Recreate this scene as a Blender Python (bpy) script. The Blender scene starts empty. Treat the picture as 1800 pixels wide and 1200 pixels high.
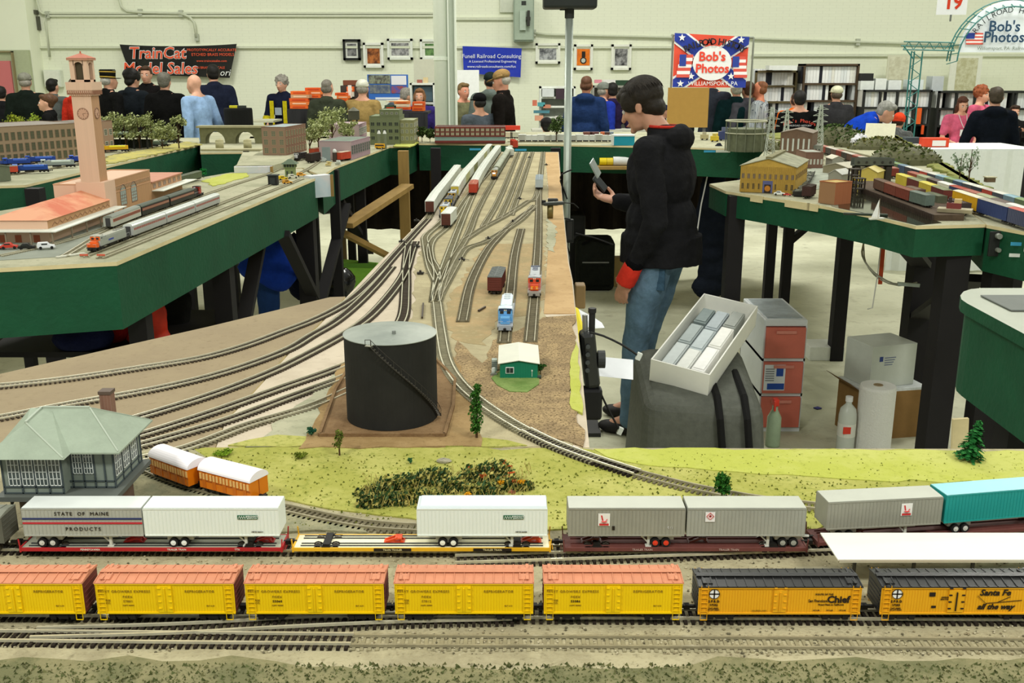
import bpy, math, random
from mathutils import Vector, Matrix, noise
random.seed(7)
R=math.radians; PI=math.pi
SC=bpy.context.scene; COL=SC.collection
# ---------- camera, world, lights, exposure ----------
F=1750.0; PITCH=math.atan(482/F); H=1.80; TZ=1.25
cd=bpy.data.cameras.new('camera'); cd.lens=35; cd.sensor_width=36; cd.clip_start=.02; cd.clip_end=100
cam=bpy.data.objects.new('camera',cd); COL.objects.link(cam)
cam.location=(0,0,H); cam.rotation_euler=(PI/2-PITCH,0,0); SC.camera=cam
SC.view_settings.view_transform='Standard'; SC.view_settings.look='None'
SC.view_settings.gamma=1; SC.view_settings.use_curve_mapping=False; SC.view_settings.exposure=.06
w=bpy.data.worlds.new('world'); SC.world=w; w.use_nodes=True
bg=w.node_tree.nodes['Background']; bg.inputs[0].default_value=(.93,.97,.86,1); bg.inputs[1].default_value=.44
def area(x,y,z,sx,sy,e,col=(1,.985,.90)):
    l=bpy.data.lights.new('hall_and_fill_light','AREA'); l.shape='RECTANGLE'; l.size=sx; l.size_y=sy; l.energy=e; l.color=col
    o=bpy.data.objects.new('hall_and_fill_light',l); COL.objects.link(o); o.location=(x,y,z); return o
LAMPS=[(-4,1.5),(0.6,.6),(5,1.5),(-4,7),(.6,6),(5,7),(-5,11.0),(.6,11.0),(6,11.0)]
LAMPS+=[(-3,-1.8),(3,-1.8)]  # fill row added behind the camera to brighten faces turned toward it
for (x,y) in LAMPS: area(x,y,5.6,1.3,.9,{-1.8:230,.6:34,1.5:34,6:104,7:104}.get(y,190))
# ---------- pixel to place ----------
CT,ST=math.cos(PITCH),math.sin(PITCH)
def ray(px,py):
    r=(px-900)/F; u=(600-py)/F
    return Vector((r, CT+u*ST, -ST+u*CT))
def P(px,py,z=TZ):
    d=ray(px,py); return Vector((0,0,H))+d*((z-H)/d.z)
def PY(px,py,Y):
    d=ray(px,py); return Vector((0,0,H))+d*(Y/d.y)
# ---------- materials ----------
def lin(c):
    if isinstance(c,str): c=[int(c[i:i+2],16)/255 for i in (0,2,4)]
    return tuple((x/12.92 if x<=.04045 else ((x+.055)/1.055)**2.4) for x in c)
MC={}
def mat(c,rough=.6,metal=0,var=.12,scale=20,bump=0,bscale=None,c2=None,kind='noise',emit=0,alpha=1,thr=None,coord='Object',vec=None,trans=0,ior=1.45,spec=.35):
    key=str((c,rough,metal,var,scale,bump,bscale,c2,kind,emit,alpha,thr,coord,vec,trans,spec))
    if key in MC: return MC[key]
    m=bpy.data.materials.new('surface'); m.use_nodes=True; nt=m.node_tree; N=nt.nodes; L=nt.links
    b=N['Principled BSDF']; b.inputs['Roughness'].default_value=rough; b.inputs['Metallic'].default_value=metal
    b.inputs['Specular IOR Level'].default_value=spec; b.inputs['IOR'].default_value=ior
    a=lin(c); d=lin(c2) if c2 else tuple(x*(1-var) for x in a)
    if trans: b.inputs['Transmission Weight'].default_value=trans
    if alpha<1: b.inputs['Alpha'].default_value=alpha
    tc=N.new('ShaderNodeTexCoord'); mp=N.new('ShaderNodeMapping'); L.new(tc.outputs[coord],mp.inputs[0])
    if vec: mp.inputs['Scale'].default_value=vec
    out=None
    if kind=='noise':
        t=N.new('ShaderNodeTexNoise'); t.inputs['Scale'].default_value=scale; t.inputs['Detail'].default_value=5; t.inputs['Roughness'].default_value=.65
        L.new(mp.outputs[0],t.inputs['Vector']); out=t.outputs['Fac']
        cr=N.new('ShaderNodeValToRGB'); e=cr.color_ramp.elements
        lo,hi=thr if thr else (.35,.65)
        e[0].position=lo; e[1].position=hi; e[0].color=(*d,1); e[1].color=(*a,1)
        L.new(out,cr.inputs[0]); L.new(cr.outputs[0],b.inputs['Base Color'])
    elif kind=='brick':
        t=N.new('ShaderNodeTexBrick'); t.inputs['Scale'].default_value=scale
        t.inputs['Color1'].default_value=(*a,1); t.inputs['Color2'].default_value=(*[x*(1-var) for x in a],1); t.inputs['Mortar'].default_value=(*d,1)
        t.inputs['Mortar Size'].default_value=.015
        L.new(mp.outputs[0],t.inputs['Vector']); L.new(t.outputs['Color'],b.inputs['Base Color']); out=t.outputs['Fac']
    elif kind=='wave':
        t=N.new('ShaderNodeTexWave'); t.inputs['Scale'].default_value=scale; t.inputs['Distortion'].default_value=0 if thr is None else thr; t.inputs['Detail'].default_value=2
        L.new(mp.outputs[0],t.inputs['Vector']); out=t.outputs['Fac']
        cr=N.new('ShaderNodeValToRGB'); e=cr.color_ramp.elements; e[0].color=(*d,1); e[1].color=(*a,1)
        L.new(out,cr.inputs[0]); L.new(cr.outputs[0],b.inputs['Base Color'])
    elif kind=='plain':
        b.inputs['Base Color'].default_value=(*a,1)
    if bump:
        if kind in('brick','wave'): src=out
        else:
            t2=N.new('ShaderNodeTexNoise'); t2.inputs['Scale'].default_value=bscale or scale*3; t2.inputs['Detail'].default_value=4
            L.new(mp.outputs[0],t2.inputs['Vector']); src=t2.outputs['Fac']
        bp=N.new('ShaderNodeBump'); bp.inputs['Strength'].default_value=abs(bump); bp.inputs['Distance'].default_value=.02 if not bscale else .4/bscale
        bp.invert = bump<0
        L.new(src,bp.inputs['Height']); L.new(bp.outputs[0],b.inputs['Normal'])
    if emit: b.inputs['Emission Color'].default_value=(*a,1); b.inputs['Emission Strength'].default_value=emit
    MC[key]=m; return m
def two(c1,c2,c3,s1=8,s2=60,thr1=(.42,.58),rough=.9,bump=.5,bs=150,w3=(.55,.75)):
    key=str(('two',c1,c2,c3,s1,s2,thr1,bump,bs,w3))
    if key in MC: return MC[key]
    m=bpy.data.materials.new('ground'); m.use_nodes=True; nt=m.node_tree; N=nt.nodes; L=nt.links; b=N['Principled BSDF']
    b.inputs['Roughness'].default_value=rough; b.inputs['Specular IOR Level'].default_value=.1
    tc=N.new('ShaderNodeTexCoord')
    def nz(s,lo,hi,det=6):
        t=N.new('ShaderNodeTexNoise'); t.inputs['Scale'].default_value=s; t.inputs['Detail'].default_value=det; t.inputs['Roughness'].default_value=.7
        L.new(tc.outputs['Object'],t.inputs['Vector']); r=N.new('ShaderNodeMapRange'); r.inputs[1].default_value=lo; r.inputs[2].default_value=hi
        L.new(t.outputs['Fac'],r.inputs[0]); return r.outputs[0],t
    f1,_=nz(s1,*thr1); f2,t2=nz(s2,*w3)
    def mx(f,a,bb):
        x=N.new('ShaderNodeMix'); x.data_type='RGBA'; L.new(f,x.inputs[0])
        for i,q in ((6,a),(7,bb)):
            if isinstance(q,tuple): x.inputs[i].default_value=(*q,1)
            else: L.new(q,x.inputs[i])
        return x.outputs[2]
    c=mx(f2,mx(f1,lin(c1),lin(c2)),lin(c3)); L.new(c,b.inputs['Base Color'])
    t3=N.new('ShaderNodeTexNoise'); t3.inputs['Scale'].default_value=bs; t3.inputs['Detail'].default_value=3; L.new(tc.outputs['Object'],t3.inputs['Vector'])
    bp=N.new('ShaderNodeBump'); bp.inputs['Strength'].default_value=bump; bp.inputs['Distance'].default_value=.4/bs
    L.new(t3.outputs['Fac'],bp.inputs['Height']); L.new(bp.outputs[0],b.inputs['Normal'])
    MC[key]=m; return m
def paint(c,**k): k.setdefault('var',.08); k.setdefault('rough',.5); return mat(c,**k)
def cloth(c,var=.3,s=14): return mat(c,rough=.95,var=var,scale=s,bump=.6,bscale=25,spec=.1)
# ---------- mesh collector ----------
class MB:
    def __init__(s): s.v=[]; s.f=[]; s.m=[]
    def add(s,vs,fs,mi=0):
        n=len(s.v); s.v+= [tuple(v) for v in vs]
        for f in fs: s.f.append(tuple(i+n for i in f)); s.m.append(mi)
        return s
    def box(s,c,d,rz=0,mi=0,rx=0,ry=0):
        hx,hy,hz=d[0]/2,d[1]/2,d[2]/2
        vs=[Vector((x,y,z)) for x in(-hx,hx) for y in(-hy,hy) for z in(-hz,hz)]
        if rx or ry or rz:
            M=Matrix.Rotation(rz,3,'Z')@Matrix.Rotation(ry,3,'Y')@Matrix.Rotation(rx,3,'X'); vs=[M@v for v in vs]
        c=Vector(c); vs=[v+c for v in vs]
        return s.add(vs,[(0,1,3,2),(4,6,7,5),(0,4,5,1),(2,3,7,6),(0,2,6,4),(1,5,7,3)],mi)
    def bx(s,x0,y0,z0,x1,y1,z1,mi=0): return s.box(((x0+x1)/2,(y0+y1)/2,(z0+z1)/2),(abs(x1-x0),abs(y1-y0),abs(z1-z0)),0,mi)
    def cyl(s,a,b,r0,r1=None,n=12,mi=0,caps=True):
        a=Vector(a); b=Vector(b); r1=r0 if r1 is None else r1; d=(b-a)
        if d.length<1e-6: return s
        q=d.to_track_quat('Z','Y').to_matrix(); vs=[]
        for p,r in((a,r0),(b,r1)):
            for i in range(n): t=2*PI*i/n; vs.append(p+q@Vector((math.cos(t)*r,math.sin(t)*r,0)))
        fs=[(i,(i+1)%n,n+(i+1)%n,n+i) for i in range(n)]
        if caps: fs+=[tuple(range(n-1,-1,-1)),tuple(range(n,2*n))]
        return s.add(vs,fs,mi)
    def beam(s,a,b,w,h=None,mi=0):      # square bar between two points
        a=Vector(a); b=Vector(b); h=h or w; d=b-a; z=Vector((0,0,1))
        if abs(d.normalized().z)>.97: x=Vector((1,0,0))
        else: x=d.cross(z).normalized()
        y=x.cross(d).normalized(); vs=[p+x*sx*w/2+y*sy*h/2 for p in(a,b) for sx,sy in((-1,-1),(1,-1),(1,1),(-1,1))]
        return s.add(vs,[(0,3,2,1),(4,5,6,7),(0,1,5,4),(1,2,6,5),(2,3,7,6),(3,0,4,7)],mi)
    def tube(s,pts,r,n=8,mi=0):
        pts=[Vector(p) for p in pts]; vs=[]; k=len(pts)
        for i,p in enumerate(pts):
            d=(pts[min(i+1,k-1)]-pts[max(i-1,0)]); q=d.to_track_quat('Z','Y').to_matrix()
            rr=r[i] if isinstance(r,(list,tuple)) else r
            for j in range(n): t=2*PI*j/n; vs.append(p+q@Vector((math.cos(t)*rr,math.sin(t)*rr,0)))
        fs=[(i*n+j,i*n+(j+1)%n,(i+1)*n+(j+1)%n,(i+1)*n+j) for i in range(k-1) for j in range(n)]
        fs+=[tuple(range(n-1,-1,-1)),tuple(range((k-1)*n,k*n))]
        return s.add(vs,fs,mi)
    def sph(s,c,r,nu=12,nv=8,mi=0,M=None):
        if not isinstance(r,(tuple,list)): r=(r,r,r)
        c=Vector(c); vs=[]; 
        for i in range(nv+1):
            a=PI*i/nv
            for j in range(nu):
                t=2*PI*j/nu; v=Vector((r[0]*math.sin(a)*math.cos(t),r[1]*math.sin(a)*math.sin(t),r[2]*math.cos(a)))
                vs.append(c+(M@v if M else v))
        fs=[(i*nu+j,(i+1)*nu+j,(i+1)*nu+(j+1)%nu,i*nu+(j+1)%nu) for i in range(nv) for j in range(nu)]
        return s.add(vs,fs,mi)
    def prism(s,pts,z0,z1,mi=0,mt=None):   # pts counter-clockwise
        n=len(pts); vs=[(p[0],p[1],z0) for p in pts]+[(p[0],p[1],z1) for p in pts]
        s.add(vs,[tuple(range(n-1,-1,-1))]+[(i,(i+1)%n,n+(i+1)%n,n+i) for i in range(n)],mi)
        return s.add(vs[n:],[tuple(range(n))],mi if mt is None else mt)
    def ext(s,prof,x0,x1,mi=0):     # profile in (y,z) pushed along x
        n=len(prof); vs=[(x0,p[0],p[1]) for p in prof]+[(x1,p[0],p[1]) for p in prof]
        return s.add(vs,[tuple(range(n-1,-1,-1)),tuple(range(n,2*n))]+[(i,(i+1)%n,n+(i+1)%n,n+i) for i in range(n)],mi)
    def lathe(s,prof,c=(0,0,0),n=24,mi=0):
        vs=[]; 
        for r,z in prof:
            for j in range(n): t=2*PI*j/n; vs.append((c[0]+r*math.cos(t),c[1]+r*math.sin(t),c[2]+z))
        k=len(prof); fs=[(i*n+j,i*n+(j+1)%n,(i+1)*n+(j+1)%n,(i+1)*n+j) for i in range(k-1) for j in range(n)]
        if prof[0][0]>1e-4: fs.append(tuple(range(n-1,-1,-1)))
        if prof[-1][0]>1e-4: fs.append(tuple(range((k-1)*n,k*n)))
        return s.add(vs,fs,mi)
    def mesh(s,mats,smooth=False):
        me=bpy.data.meshes.new('mesh'); me.from_pydata(s.v,[],s.f)
        if not isinstance(mats,(list,tuple)): mats=[mats]
        for m in mats: me.materials.append(m)
        me.polygons.foreach_set('material_index',s.m)
        if smooth: me.polygons.foreach_set('use_smooth',[True]*len(s.f))
        me.update(); return me
    def build(s,name,mats,parent=None,smooth=False,bevel=0,loc=None,rz=0):
        return ob(name,s.mesh(mats,smooth),parent,loc,rz,bevel)
def ob(name,me,parent=None,loc=None,rz=0,bevel=0):
    o=bpy.data.objects.new(name,me); COL.objects.link(o)
    if parent: o.parent=parent
    if loc is not None: o.location=loc
    if rz: o.rotation_euler=(0,0,rz)
    if bevel:
        b=o.modifiers.new('bevel','BEVEL'); b.width=bevel; b.segments=2; b.limit_method='ANGLE'; b.angle_limit=R(40)
    return o
def thing(name,label,cat,loc=(0,0,0),rz=0,group=None):
    o=bpy.data.objects.new(name,None); COL.objects.link(o); o.location=loc; o.rotation_euler=(0,0,rz); o.empty_display_size=.05
    return tag(o,label,cat,group)
def tag(o,label,cat,group=None,kind=None):
    o['label']=label; o['category']=cat
    if group: o['group']=group
    if kind: o['kind']=kind
    return o
def struct(o,label=None,cat=None):
    o['kind']='structure'
    if label: o['label']=label
    if cat: o['category']=cat
    return o
KIDS={}
def kids(o): return [c for c in bpy.data.objects if c.parent==o]
def dup(o,loc=None,rz=None,label=None,group=None,parent=None,src=None):
    c=o.copy(); COL.objects.link(c)
    if parent: c.parent=parent
    if loc is not None: c.location=loc
    if rz is not None: c.rotation_euler[2]=rz
    if label: c['label']=label
    if group: c['group']=group
    for ch in (o.children if src is None else src): dup(ch,parent=c)
    return c
TEXTS=[]
def text(s,size,m,parent,loc,rot=(PI/2,0,0),name='lettering',ext=.0004,ax='CENTER',shear=0,off=0,sx=1,label=None,space=1):
    c=bpy.data.curves.new('t','FONT'); c.body=s; c.size=size; c.extrude=ext; c.align_x=ax; c.align_y='CENTER'; c.shear=shear; c.offset=off; c.resolution_u=2; c.space_character=space
    c.materials.append(m); o=bpy.data.objects.new(name,c); COL.objects.link(o); o.parent=parent; o.location=loc; o.rotation_euler=rot; o.scale=(sx,1,1)
    if label: o['label']=label
    TEXTS.append(o); return o
def bake_text():
    bpy.context.view_layer.update(); dg=bpy.context.evaluated_depsgraph_get()
    for o in TEXTS:
        me=bpy.data.meshes.new_from_object(o.evaluated_get(dg))
        n=o.name; p=o.parent; l,r,s=o.location.copy(),o.rotation_euler.copy(),o.scale.copy(); lab=o.get('label')
        bpy.data.objects.remove(o)
        q=bpy.data.objects.new(n,me); COL.objects.link(q); q.parent=p; q.location=l; q.rotation_euler=r; q.scale=s
        if lab: q['label']=lab
def arc_text(s,size,m,parent,cx,cz,rad,a0,a1,y,name='lettering',ext=.001,off=0):
    n=len(s); 
    for i,ch in enumerate(s):
        if ch==' ': continue
        a=a0+(a1-a0)*i/(n-1)
        text(ch,size,m,parent,(cx+rad*math.sin(a),y,cz+rad*math.cos(a)),(PI/2,a,0),name,ext,off=off)
def spline(pts,step=.02):
    pts=[Vector(p) for p in pts]; out=[]
    ex=[2*pts[0]-pts[1]]+pts+[2*pts[-1]-pts[-2]]
    for i in range(1,len(ex)-2):
        a,b,c,d=ex[i-1:i+3]; n=max(2,int((c-b).length/step))
        for k in range(n):
            t=k/n; out.append(.5*((2*b)+(c-a)*t+(2*a-5*b+4*c-d)*t*t+(3*b-a-3*c+d)*t**3))
    out.append(pts[-1]); return out
def along(pts,s):
    for i in range(len(pts)-1):
        d=(pts[i+1]-pts[i]); l=d.length
        if s<=l or i==len(pts)-2: return pts[i]+d*(s/max(l,1e-9)),math.atan2(d.y,d.x)
        s-=l
def plen(pts): return sum((pts[i+1]-pts[i]).length for i in range(len(pts)-1))
# ---------- the hall ----------
WY=16.0
M_wall=mat((.93,.945,.86),rough=.7,var=.05,scale=.7)
M_wallb=mat((.915,.93,.845),rough=.75,kind='brick',scale=.55,vec=(4.5,11,1),coord='Object',var=.012,c2=(.885,.90,.815),bump=.12)
def plane_wall(name,pts,m,thick=.2):
    b=MB(); b.prism(pts,0,6.0); return struct(b.build(name,m))
struct(MB().bx(-12,-4,-.2,14,WY+.2,0).build('floor',two((.72,.72,.62),(.79,.79,.69),(.64,.63,.54),.9,9,bump=.15,bs=30,rough=.55)),'pale grey concrete hall floor','floor')
# the back wall is built upright in x,z so the brick courses read
def upright(x0,x1,z0,z1,y,t,m,name):
    b=MB().bx(x0,-(z1-z0)/2,-t/2,x1,(z1-z0)/2,t/2); o=b.build(name,m); o.rotation_euler=(PI/2,0,0); o.location=(0,y+t/2,(z0+z1)/2); return o
struct(upright(-12,14,0,6,WY,.2,M_wallb,'wall_back'),'long cream painted brick wall behind the crowd','wall')
struct(MB().bx(-12.2,-4,0,-12,WY+.2,6).build('wall_left',M_wall),'cream painted side wall','wall')
struct(MB().bx(14,-4,0,14.2,WY+.2,6).build('wall_right',M_wall),'cream painted side wall','wall')
def wx(px,Y=WY): return PY(px,150,Y).x
def wz(py,Y=WY): return PY(900,py,Y).z
# pilaster at the far left and ledges on the wall
struct(MB().bx(-12,WY-.35,0,wx(62,WY-.35),WY,6).build('trim_1',M_wall),'wide cream pilaster at the left end of the back wall','pilaster')
for i,(x0,x1,py) in enumerate([(66,1180,83),(100,765,28),(90,765,23)]):
    t=.035 if i==0 else .03
    struct(MB().bx(wx(x0),WY-t*1.5,wz(py)-t/2,wx(x1),WY,wz(py)+t/2).build('trim_%d'%(i+2),paint((.84,.86,.77))))
struct(MB().bx(wx(1318),WY-.05,wz(97)-.02,wx(1800),WY,wz(97)+.02).build('trim_5',paint((.84,.86,.77))))
struct(MB().bx(wx(800),WY-.05,wz(33)-.02,wx(905),WY,wz(33)+.02).build('trim_6',paint((.84,.86,.77))))
def pipe(label,pts,r=.02,c=(.80,.82,.73)):
    t=thing('conduit',label,'conduit',(0,0,0)); v=[Vector((wx(a),WY-r-.035,wz(b))) for a,b in pts]
    MB().tube(v,r,8).build('pipe',paint(c),t,smooth=True)
    for q in v[::3]: MB().bx(q.x-.03,WY-.06,q.z-.05,q.x+.03,WY-.001,q.z+.05).build('bracket',paint((.72,.74,.67)),t)
    return t
pipe('thin conduit bending down beside the left pilaster',[(84,-10),(88,20),(93,24),(100,26),(96,40),(96,100)],.02)
pipe('conduit curving off the upper wall above the black banner',[(225,-10),(229,12),(238,20),(260,22),(330,24)],.02)
pipe('cable dropping from the pipes above the black banner',[(330,24),(345,30),(352,40),(354,66)],.02)
pipe('conduit running from the grey switch box toward the flag banner',[(938,58),(960,61),(1100,64),(1180,66),(1310,66),(1320,68),(1500,74),(1690,80)],.018)
# wall mounted electrical gear
t=thing('junction_box','small white electrical box low on the wall by the left pilaster','electrical box',(wx(99),WY-.12,wz(138)))
MB().bx(-.13,0,-.13,.13,.12,.13).build('housing',paint((.86,.88,.82)),t,bevel=.01); MB().bx(-.115,-.012,-.115,.115,0,.115).build('cover',paint((.90,.91,.86)),t,bevel=.004)
t=thing('wall_switch','small dark weathered bracket on the wall near the left corner','switch',(wx(79),WY-.06,wz(35)))
MB().bx(-.05,0,-.15,.05,.06,.05).bx(-.02,-.05,.08,.04,.06,.14).build('housing',paint((.33,.33,.28)),t)
t=thing('disconnect_switch','grey metal electrical disconnect box on the wall right of the column','electrical box',(wx(920),WY-.22,wz(35)))
MB().bx(-.155,0,-.32,.155,.22,.30).build('housing',paint((.60,.66,.60)),t,bevel=.01)
MB().bx(-.14,-.02,-.30,.14,0,.28).build('door',paint((.65,.71,.64)),t,bevel=.006)
MB().bx(-.06,-.08,-.16,.03,-.02,.12).build('interlock',paint((.70,.76,.70)),t); MB().bx(.03,-.12,-.02,.10,-.03,.03).bx(.05,-.13,-.10,.09,-.04,.12).build('handle',paint((.2,.2,.18)),t)
MB().bx(-.035,-.024,.20,.035,-.02,.26).build('label_plate',paint((.18,.2,.18)),t)
t=thing('wall_panel','light grey square cover high on the wall just right of the round column','panel',(wx(890),WY-.05,wz(8)))
MB().bx(-.1,0,-.12,.12,.05,.14).build('cover',paint((.83,.85,.78)),t,bevel=.01)
# steel column, in front of the crowd
cy=10.0; cx0=PY(776,150,cy).x
t=thing('building_column','white painted round pipe with a steel beam beside it','column',(cx0,cy,0)); mc=mat((.90,.93,.88),rough=.45,var=.04)
MB().cyl((0,0,0),(0,0,6),.068,n=24).build('round_pipe',mc,t,smooth=True)
MB().cyl((0,0,wz(103,cy)-.015),(0,0,wz(103,cy)+.015),.077,n=24).build('pipe_collar',mc,t)
MB().bx(.068,.02,0,.145,.035,6).bx(.068,-.07,0,.085,.12,6).bx(.135,-.07,0,.147,.12,6).build('steel_beam',mc,t)
# pink and wooden boards at the far left
t=thing('wall_board','pink painted board on the wall at the far left','board',(wx(8,WY-.4),WY-.45,0))
MB().bx(-1.2,0,.9,.15,.04,wz(107,WY-.4)).build('panel',mat((.85,.52,.52),kind='brick',scale=3,var=.05,c2=(.8,.45,.46)),t)
MB().bx(-1.2,-.02,wz(92,WY-.4),.21,.03,wz(90,WY-.4)).bx(.19,-.02,.9,.21,.03,wz(90,WY-.4)).build('frame',paint((.55,.5,.36)),t)
t=thing('shutter_box','grey shaded box frame around the pink board','box',(wx(35,WY-.4),WY-.42,0))
MB().bx(-.3,0,.9,.2,.06,wz(88,WY-.4)).build('panel',paint((.70,.73,.60)),t)
# hall lamps and the added front fill row (above the frame)
for i,(x,y) in enumerate(LAMPS):
    t=thing('hall_or_fill_lamp','long unseen lamp overhead','lamp',(x,y,5.62),group='hall lamps')
    MB().bx(-.7,-.5,0,.7,.5,.1).build('housing',paint((.8,.8,.8)),t)
    MB().cyl((0,0,.1),(0,0,.5),.01).build('hanger',paint((.3,.3,.3)),t)
# framed pictures
def frame(px0,py0,px1,py1,fc,pc,label,inner,kind):
    Y=WY-.04; x0,x1=wx(px0,Y),wx(px1,Y); z0,z1=wz(py1,Y),wz(py0,Y); w,h=x1-x0,z1-z0
    t=thing('framed_picture',label,'picture',((x0+x1)/2,Y,(z0+z1)/2)); b=MB(); fw=.035
    for a in((-w/2,-h/2,w/2,-h/2+fw),(-w/2,h/2-fw,w/2,h/2),(-w/2,-h/2,-w/2+fw,h/2),(w/2-fw,-h/2,w/2,h/2)): b.bx(a[0],-.03,a[1],a[2],.04,a[3])
    b.build('frame',paint(fc),t); MB().bx(-w/2+fw,0,-h/2+fw,w/2-fw,.02,h/2-fw).build('mat_board',paint((.95,.96,.92)),t)
    iw,ih=w*inner[0]/2,h*inner[1]/2
    MB().bx(-iw,-.006,-ih,iw,0,ih).build('print',mat(pc[0],c2=pc[1],scale=9,thr=(.4,.6)),t)
    if kind=='loco':
        b=MB(); b.cyl((0,-.012,-ih*.4),(0,-.007,-ih*.4),iw*.5,n=20); b.bx(-iw*.25,-.01,-.0,iw*.3,-.007,ih*.7); b.build('print_subject',paint((.12,.1,.08)),t)
        MB().cyl((0,-.015,-ih*.4),(0,-.012,-ih*.4),iw*.33,n=20).build('print_lamp',paint((.75,.78,.75)),t)
    return t
frame(606,69,636,106,(.10,.11,.10),((.55,.55,.55),(.16,.16,.17)),'black framed dark photograph, leftmost of the wall pictures',(.52,.58),0)
frame(641,75,676,119,(.93,.94,.90),((.75,.45,.22),(.28,.12,.06)),'white framed brown and orange photograph between the black frame and a grey one',(.62,.66),0)
frame(683,68,727,105,(.90,.92,.88),((.70,.70,.70),(.22,.22,.24)),'wide pale framed grey photograph left of the column',(.68,.58),0)
frame(740,69,778,105,(.90,.92,.88),((.45,.60,.36),(.16,.32,.16)),'white framed green photograph half hidden by the column',(.55,.58),0)
frame(941,76,984,112,(.92,.93,.88),((.72,.73,.74),(.25,.26,.28)),'pale framed grey winter photograph left of the thin pole',(.68,.60),0)
frame(1008,78,1041,123,(.92,.93,.88),((.93,.52,.12),(.85,.42,.08)),'white framed orange picture of a dark locomotive front',(.68,.64),'loco')
frame(1073,78,1108,123,(.92,.93,.88),((.65,.65,.65),(.12,.12,.13)),'white framed black and grey photograph, rightmost of the wall pictures',(.62,.64),0)
# banners
def cloth_sheet(pts,Y,m,name,parent,th=.006,sag=.0,nx=16,nz=8,wave=.02):
    # pts: four pixel corners tl,tr,br,bl
    tl,tr,br,bl=[PY(a,b,Y) for a,b in pts]; vs=[]; fs=[]
    for s in(0,1):
        for j in range(nz+1):
            for i in range(nx+1):
                u,v=i/nx,j/nz; p=(tl*(1-u)+tr*u)*(1-v)+(bl*(1-u)+br*u)*v
                p=p+Vector((0,math.sin(u*9+v*2)*wave*.5+math.sin(u*23)*wave*.2+s*th,-sag*4*u*(1-u)*(1-v)))
                vs.append(p)
    n=(nx+1)*(nz+1); idx=lambda s,i,j:s*n+j*(nx+1)+i
    for j in range(nz):
        for i in range(nx):
            fs.append((idx(0,i,j),idx(0,i,j+1),idx(0,i+1,j+1),idx(0,i+1,j))); fs.append((idx(1,i,j),idx(1,i+1,j),idx(1,i+1,j+1),idx(1,i,j+1)))
    for i in range(nx):
        fs.append((idx(0,i,0),idx(0,i+1,0),idx(1,i+1,0),idx(1,i,0))); fs.append((idx(0,i,nz),idx(1,i,nz),idx(1,i+1,nz),idx(0,i+1,nz)))
    for j in range(nz):
        fs.append((idx(0,0,j),idx(1,0,j),idx(1,0,j+1),idx(0,0,j+1))); fs.append((idx(0,nx,j),idx(0,nx,j+1),idx(1,nx,j+1),idx(1,nx,j)))
    return MB().add(vs,fs).build(name,m,parent,smooth=False)
Y=WY-.12
t=thing('hanging_banner','black hanging banner with red script lettering on the back wall at left','banner')
cloth_sheet([(210,78),(416,77),(404,137),(228,130)],Y,mat((.07,.07,.06),rough=.35,var=.5,scale=3,spec=.6),'sheet',t,sag=.03,wave=.02)
def T(s,px,py,sz,c,par,Yy,**k):
    return text(s,sz,mat(c,kind='plain'),par,PY(px,py,Yy-.035),**k)
RC=(.93,.36,.22); WC=(.92,.93,.92)
T('TrainCat',276,94,.24,WC,t,Y+.012,shear=.15,off=.010,name='lettering_outline'); T('TrainCat',276,94,.24,RC,t,Y,shear=.15,off=.002)
T('Model Sales',281,121,.24,WC,t,Y+.012,shear=.15,off=.010,name='lettering_outline'); T('Model Sales',281,121,.24,RC,t,Y,shear=.15,off=.002)
T('PROTOTYPICALLY ACCURATE',372,88,.055,RC,t,Y); T('ETCHED BRASS MODELS',374,96,.06,RC,t,Y); T('www.traincatsales.com',372,107,.05,RC,t,Y)
T('IN BRASS TO SCALE',370,119,.05,RC,t,Y); T('Lori',391,128,.14,WC,t,Y,shear=.3)
t=thing('hanging_banner','blue hanging banner with small white lettering right of the column','banner')
cloth_sheet([(813,81),(917,85),(915,136),(815,128)],Y,mat((.13,.22,.72),rough=.5,var=.1,scale=3),'sheet',t,wave=.02)
T('Funell Railroad Consulting',864,99,.085,WC,t,Y); T('A Licensed Professional Engineering',866,108,.05,WC,t,Y); T('www.railroadconsultants.com/fun',864,117,.055,WC,t,Y)
# flag banner on its stand
Y=12.6
t=thing('banner_stand','thin grey tube stand holding up the flag banner','stand',(0,0,0)); sm=mat((.62,.64,.60),metal=.6,rough=.35)
for n_,a in(('upright',(1183,62,1171,190)),('upright',(1325,66,1322,190))):
    p=PY(a[0],a[1],Y+.05); q=PY(a[2],a[3],Y+.05); q.x=p.x; q.z=0; MB().cyl(q,p,.012,n=8).build(n_,sm,t)
p=PY(1183,62,Y+.05); q=PY(1325,66,Y+.05); MB().cyl(p,q,.012,n=8).build('crossbar',sm,t)
for px in(1183,1325):
    p=PY(px,62,Y); MB().bx(p.x-.25,Y-.2,0,p.x+.25,Y+.3,.03).build('foot',sm,t)
t=thing('hanging_banner','red and blue flag banner of Bob\'s Photos hanging from a tube stand','banner')
C=[(1186,58),(1317,65),(1310,154),(1182,153)]; fr=mat((.90,.33,.24),rough=.5,var=.08,scale=5); fb=mat((.16,.24,.62),rough=.5,var=.1,scale=5); fw=mat((.93,.93,.93),rough=.5,var=.04)
cloth_sheet(C,Y,fr,'sheet',t,wave=.0)
c4=[PY(a,b,Y-.005) for a,b in C]
def uvp(u,v,d): 
    p=(c4[0]*(1-u)+c4[1]*u)*(1-v)+(c4[3]*(1-u)+c4[2]*u)*v; p=p.copy(); p.y=Y-d; return p
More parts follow.
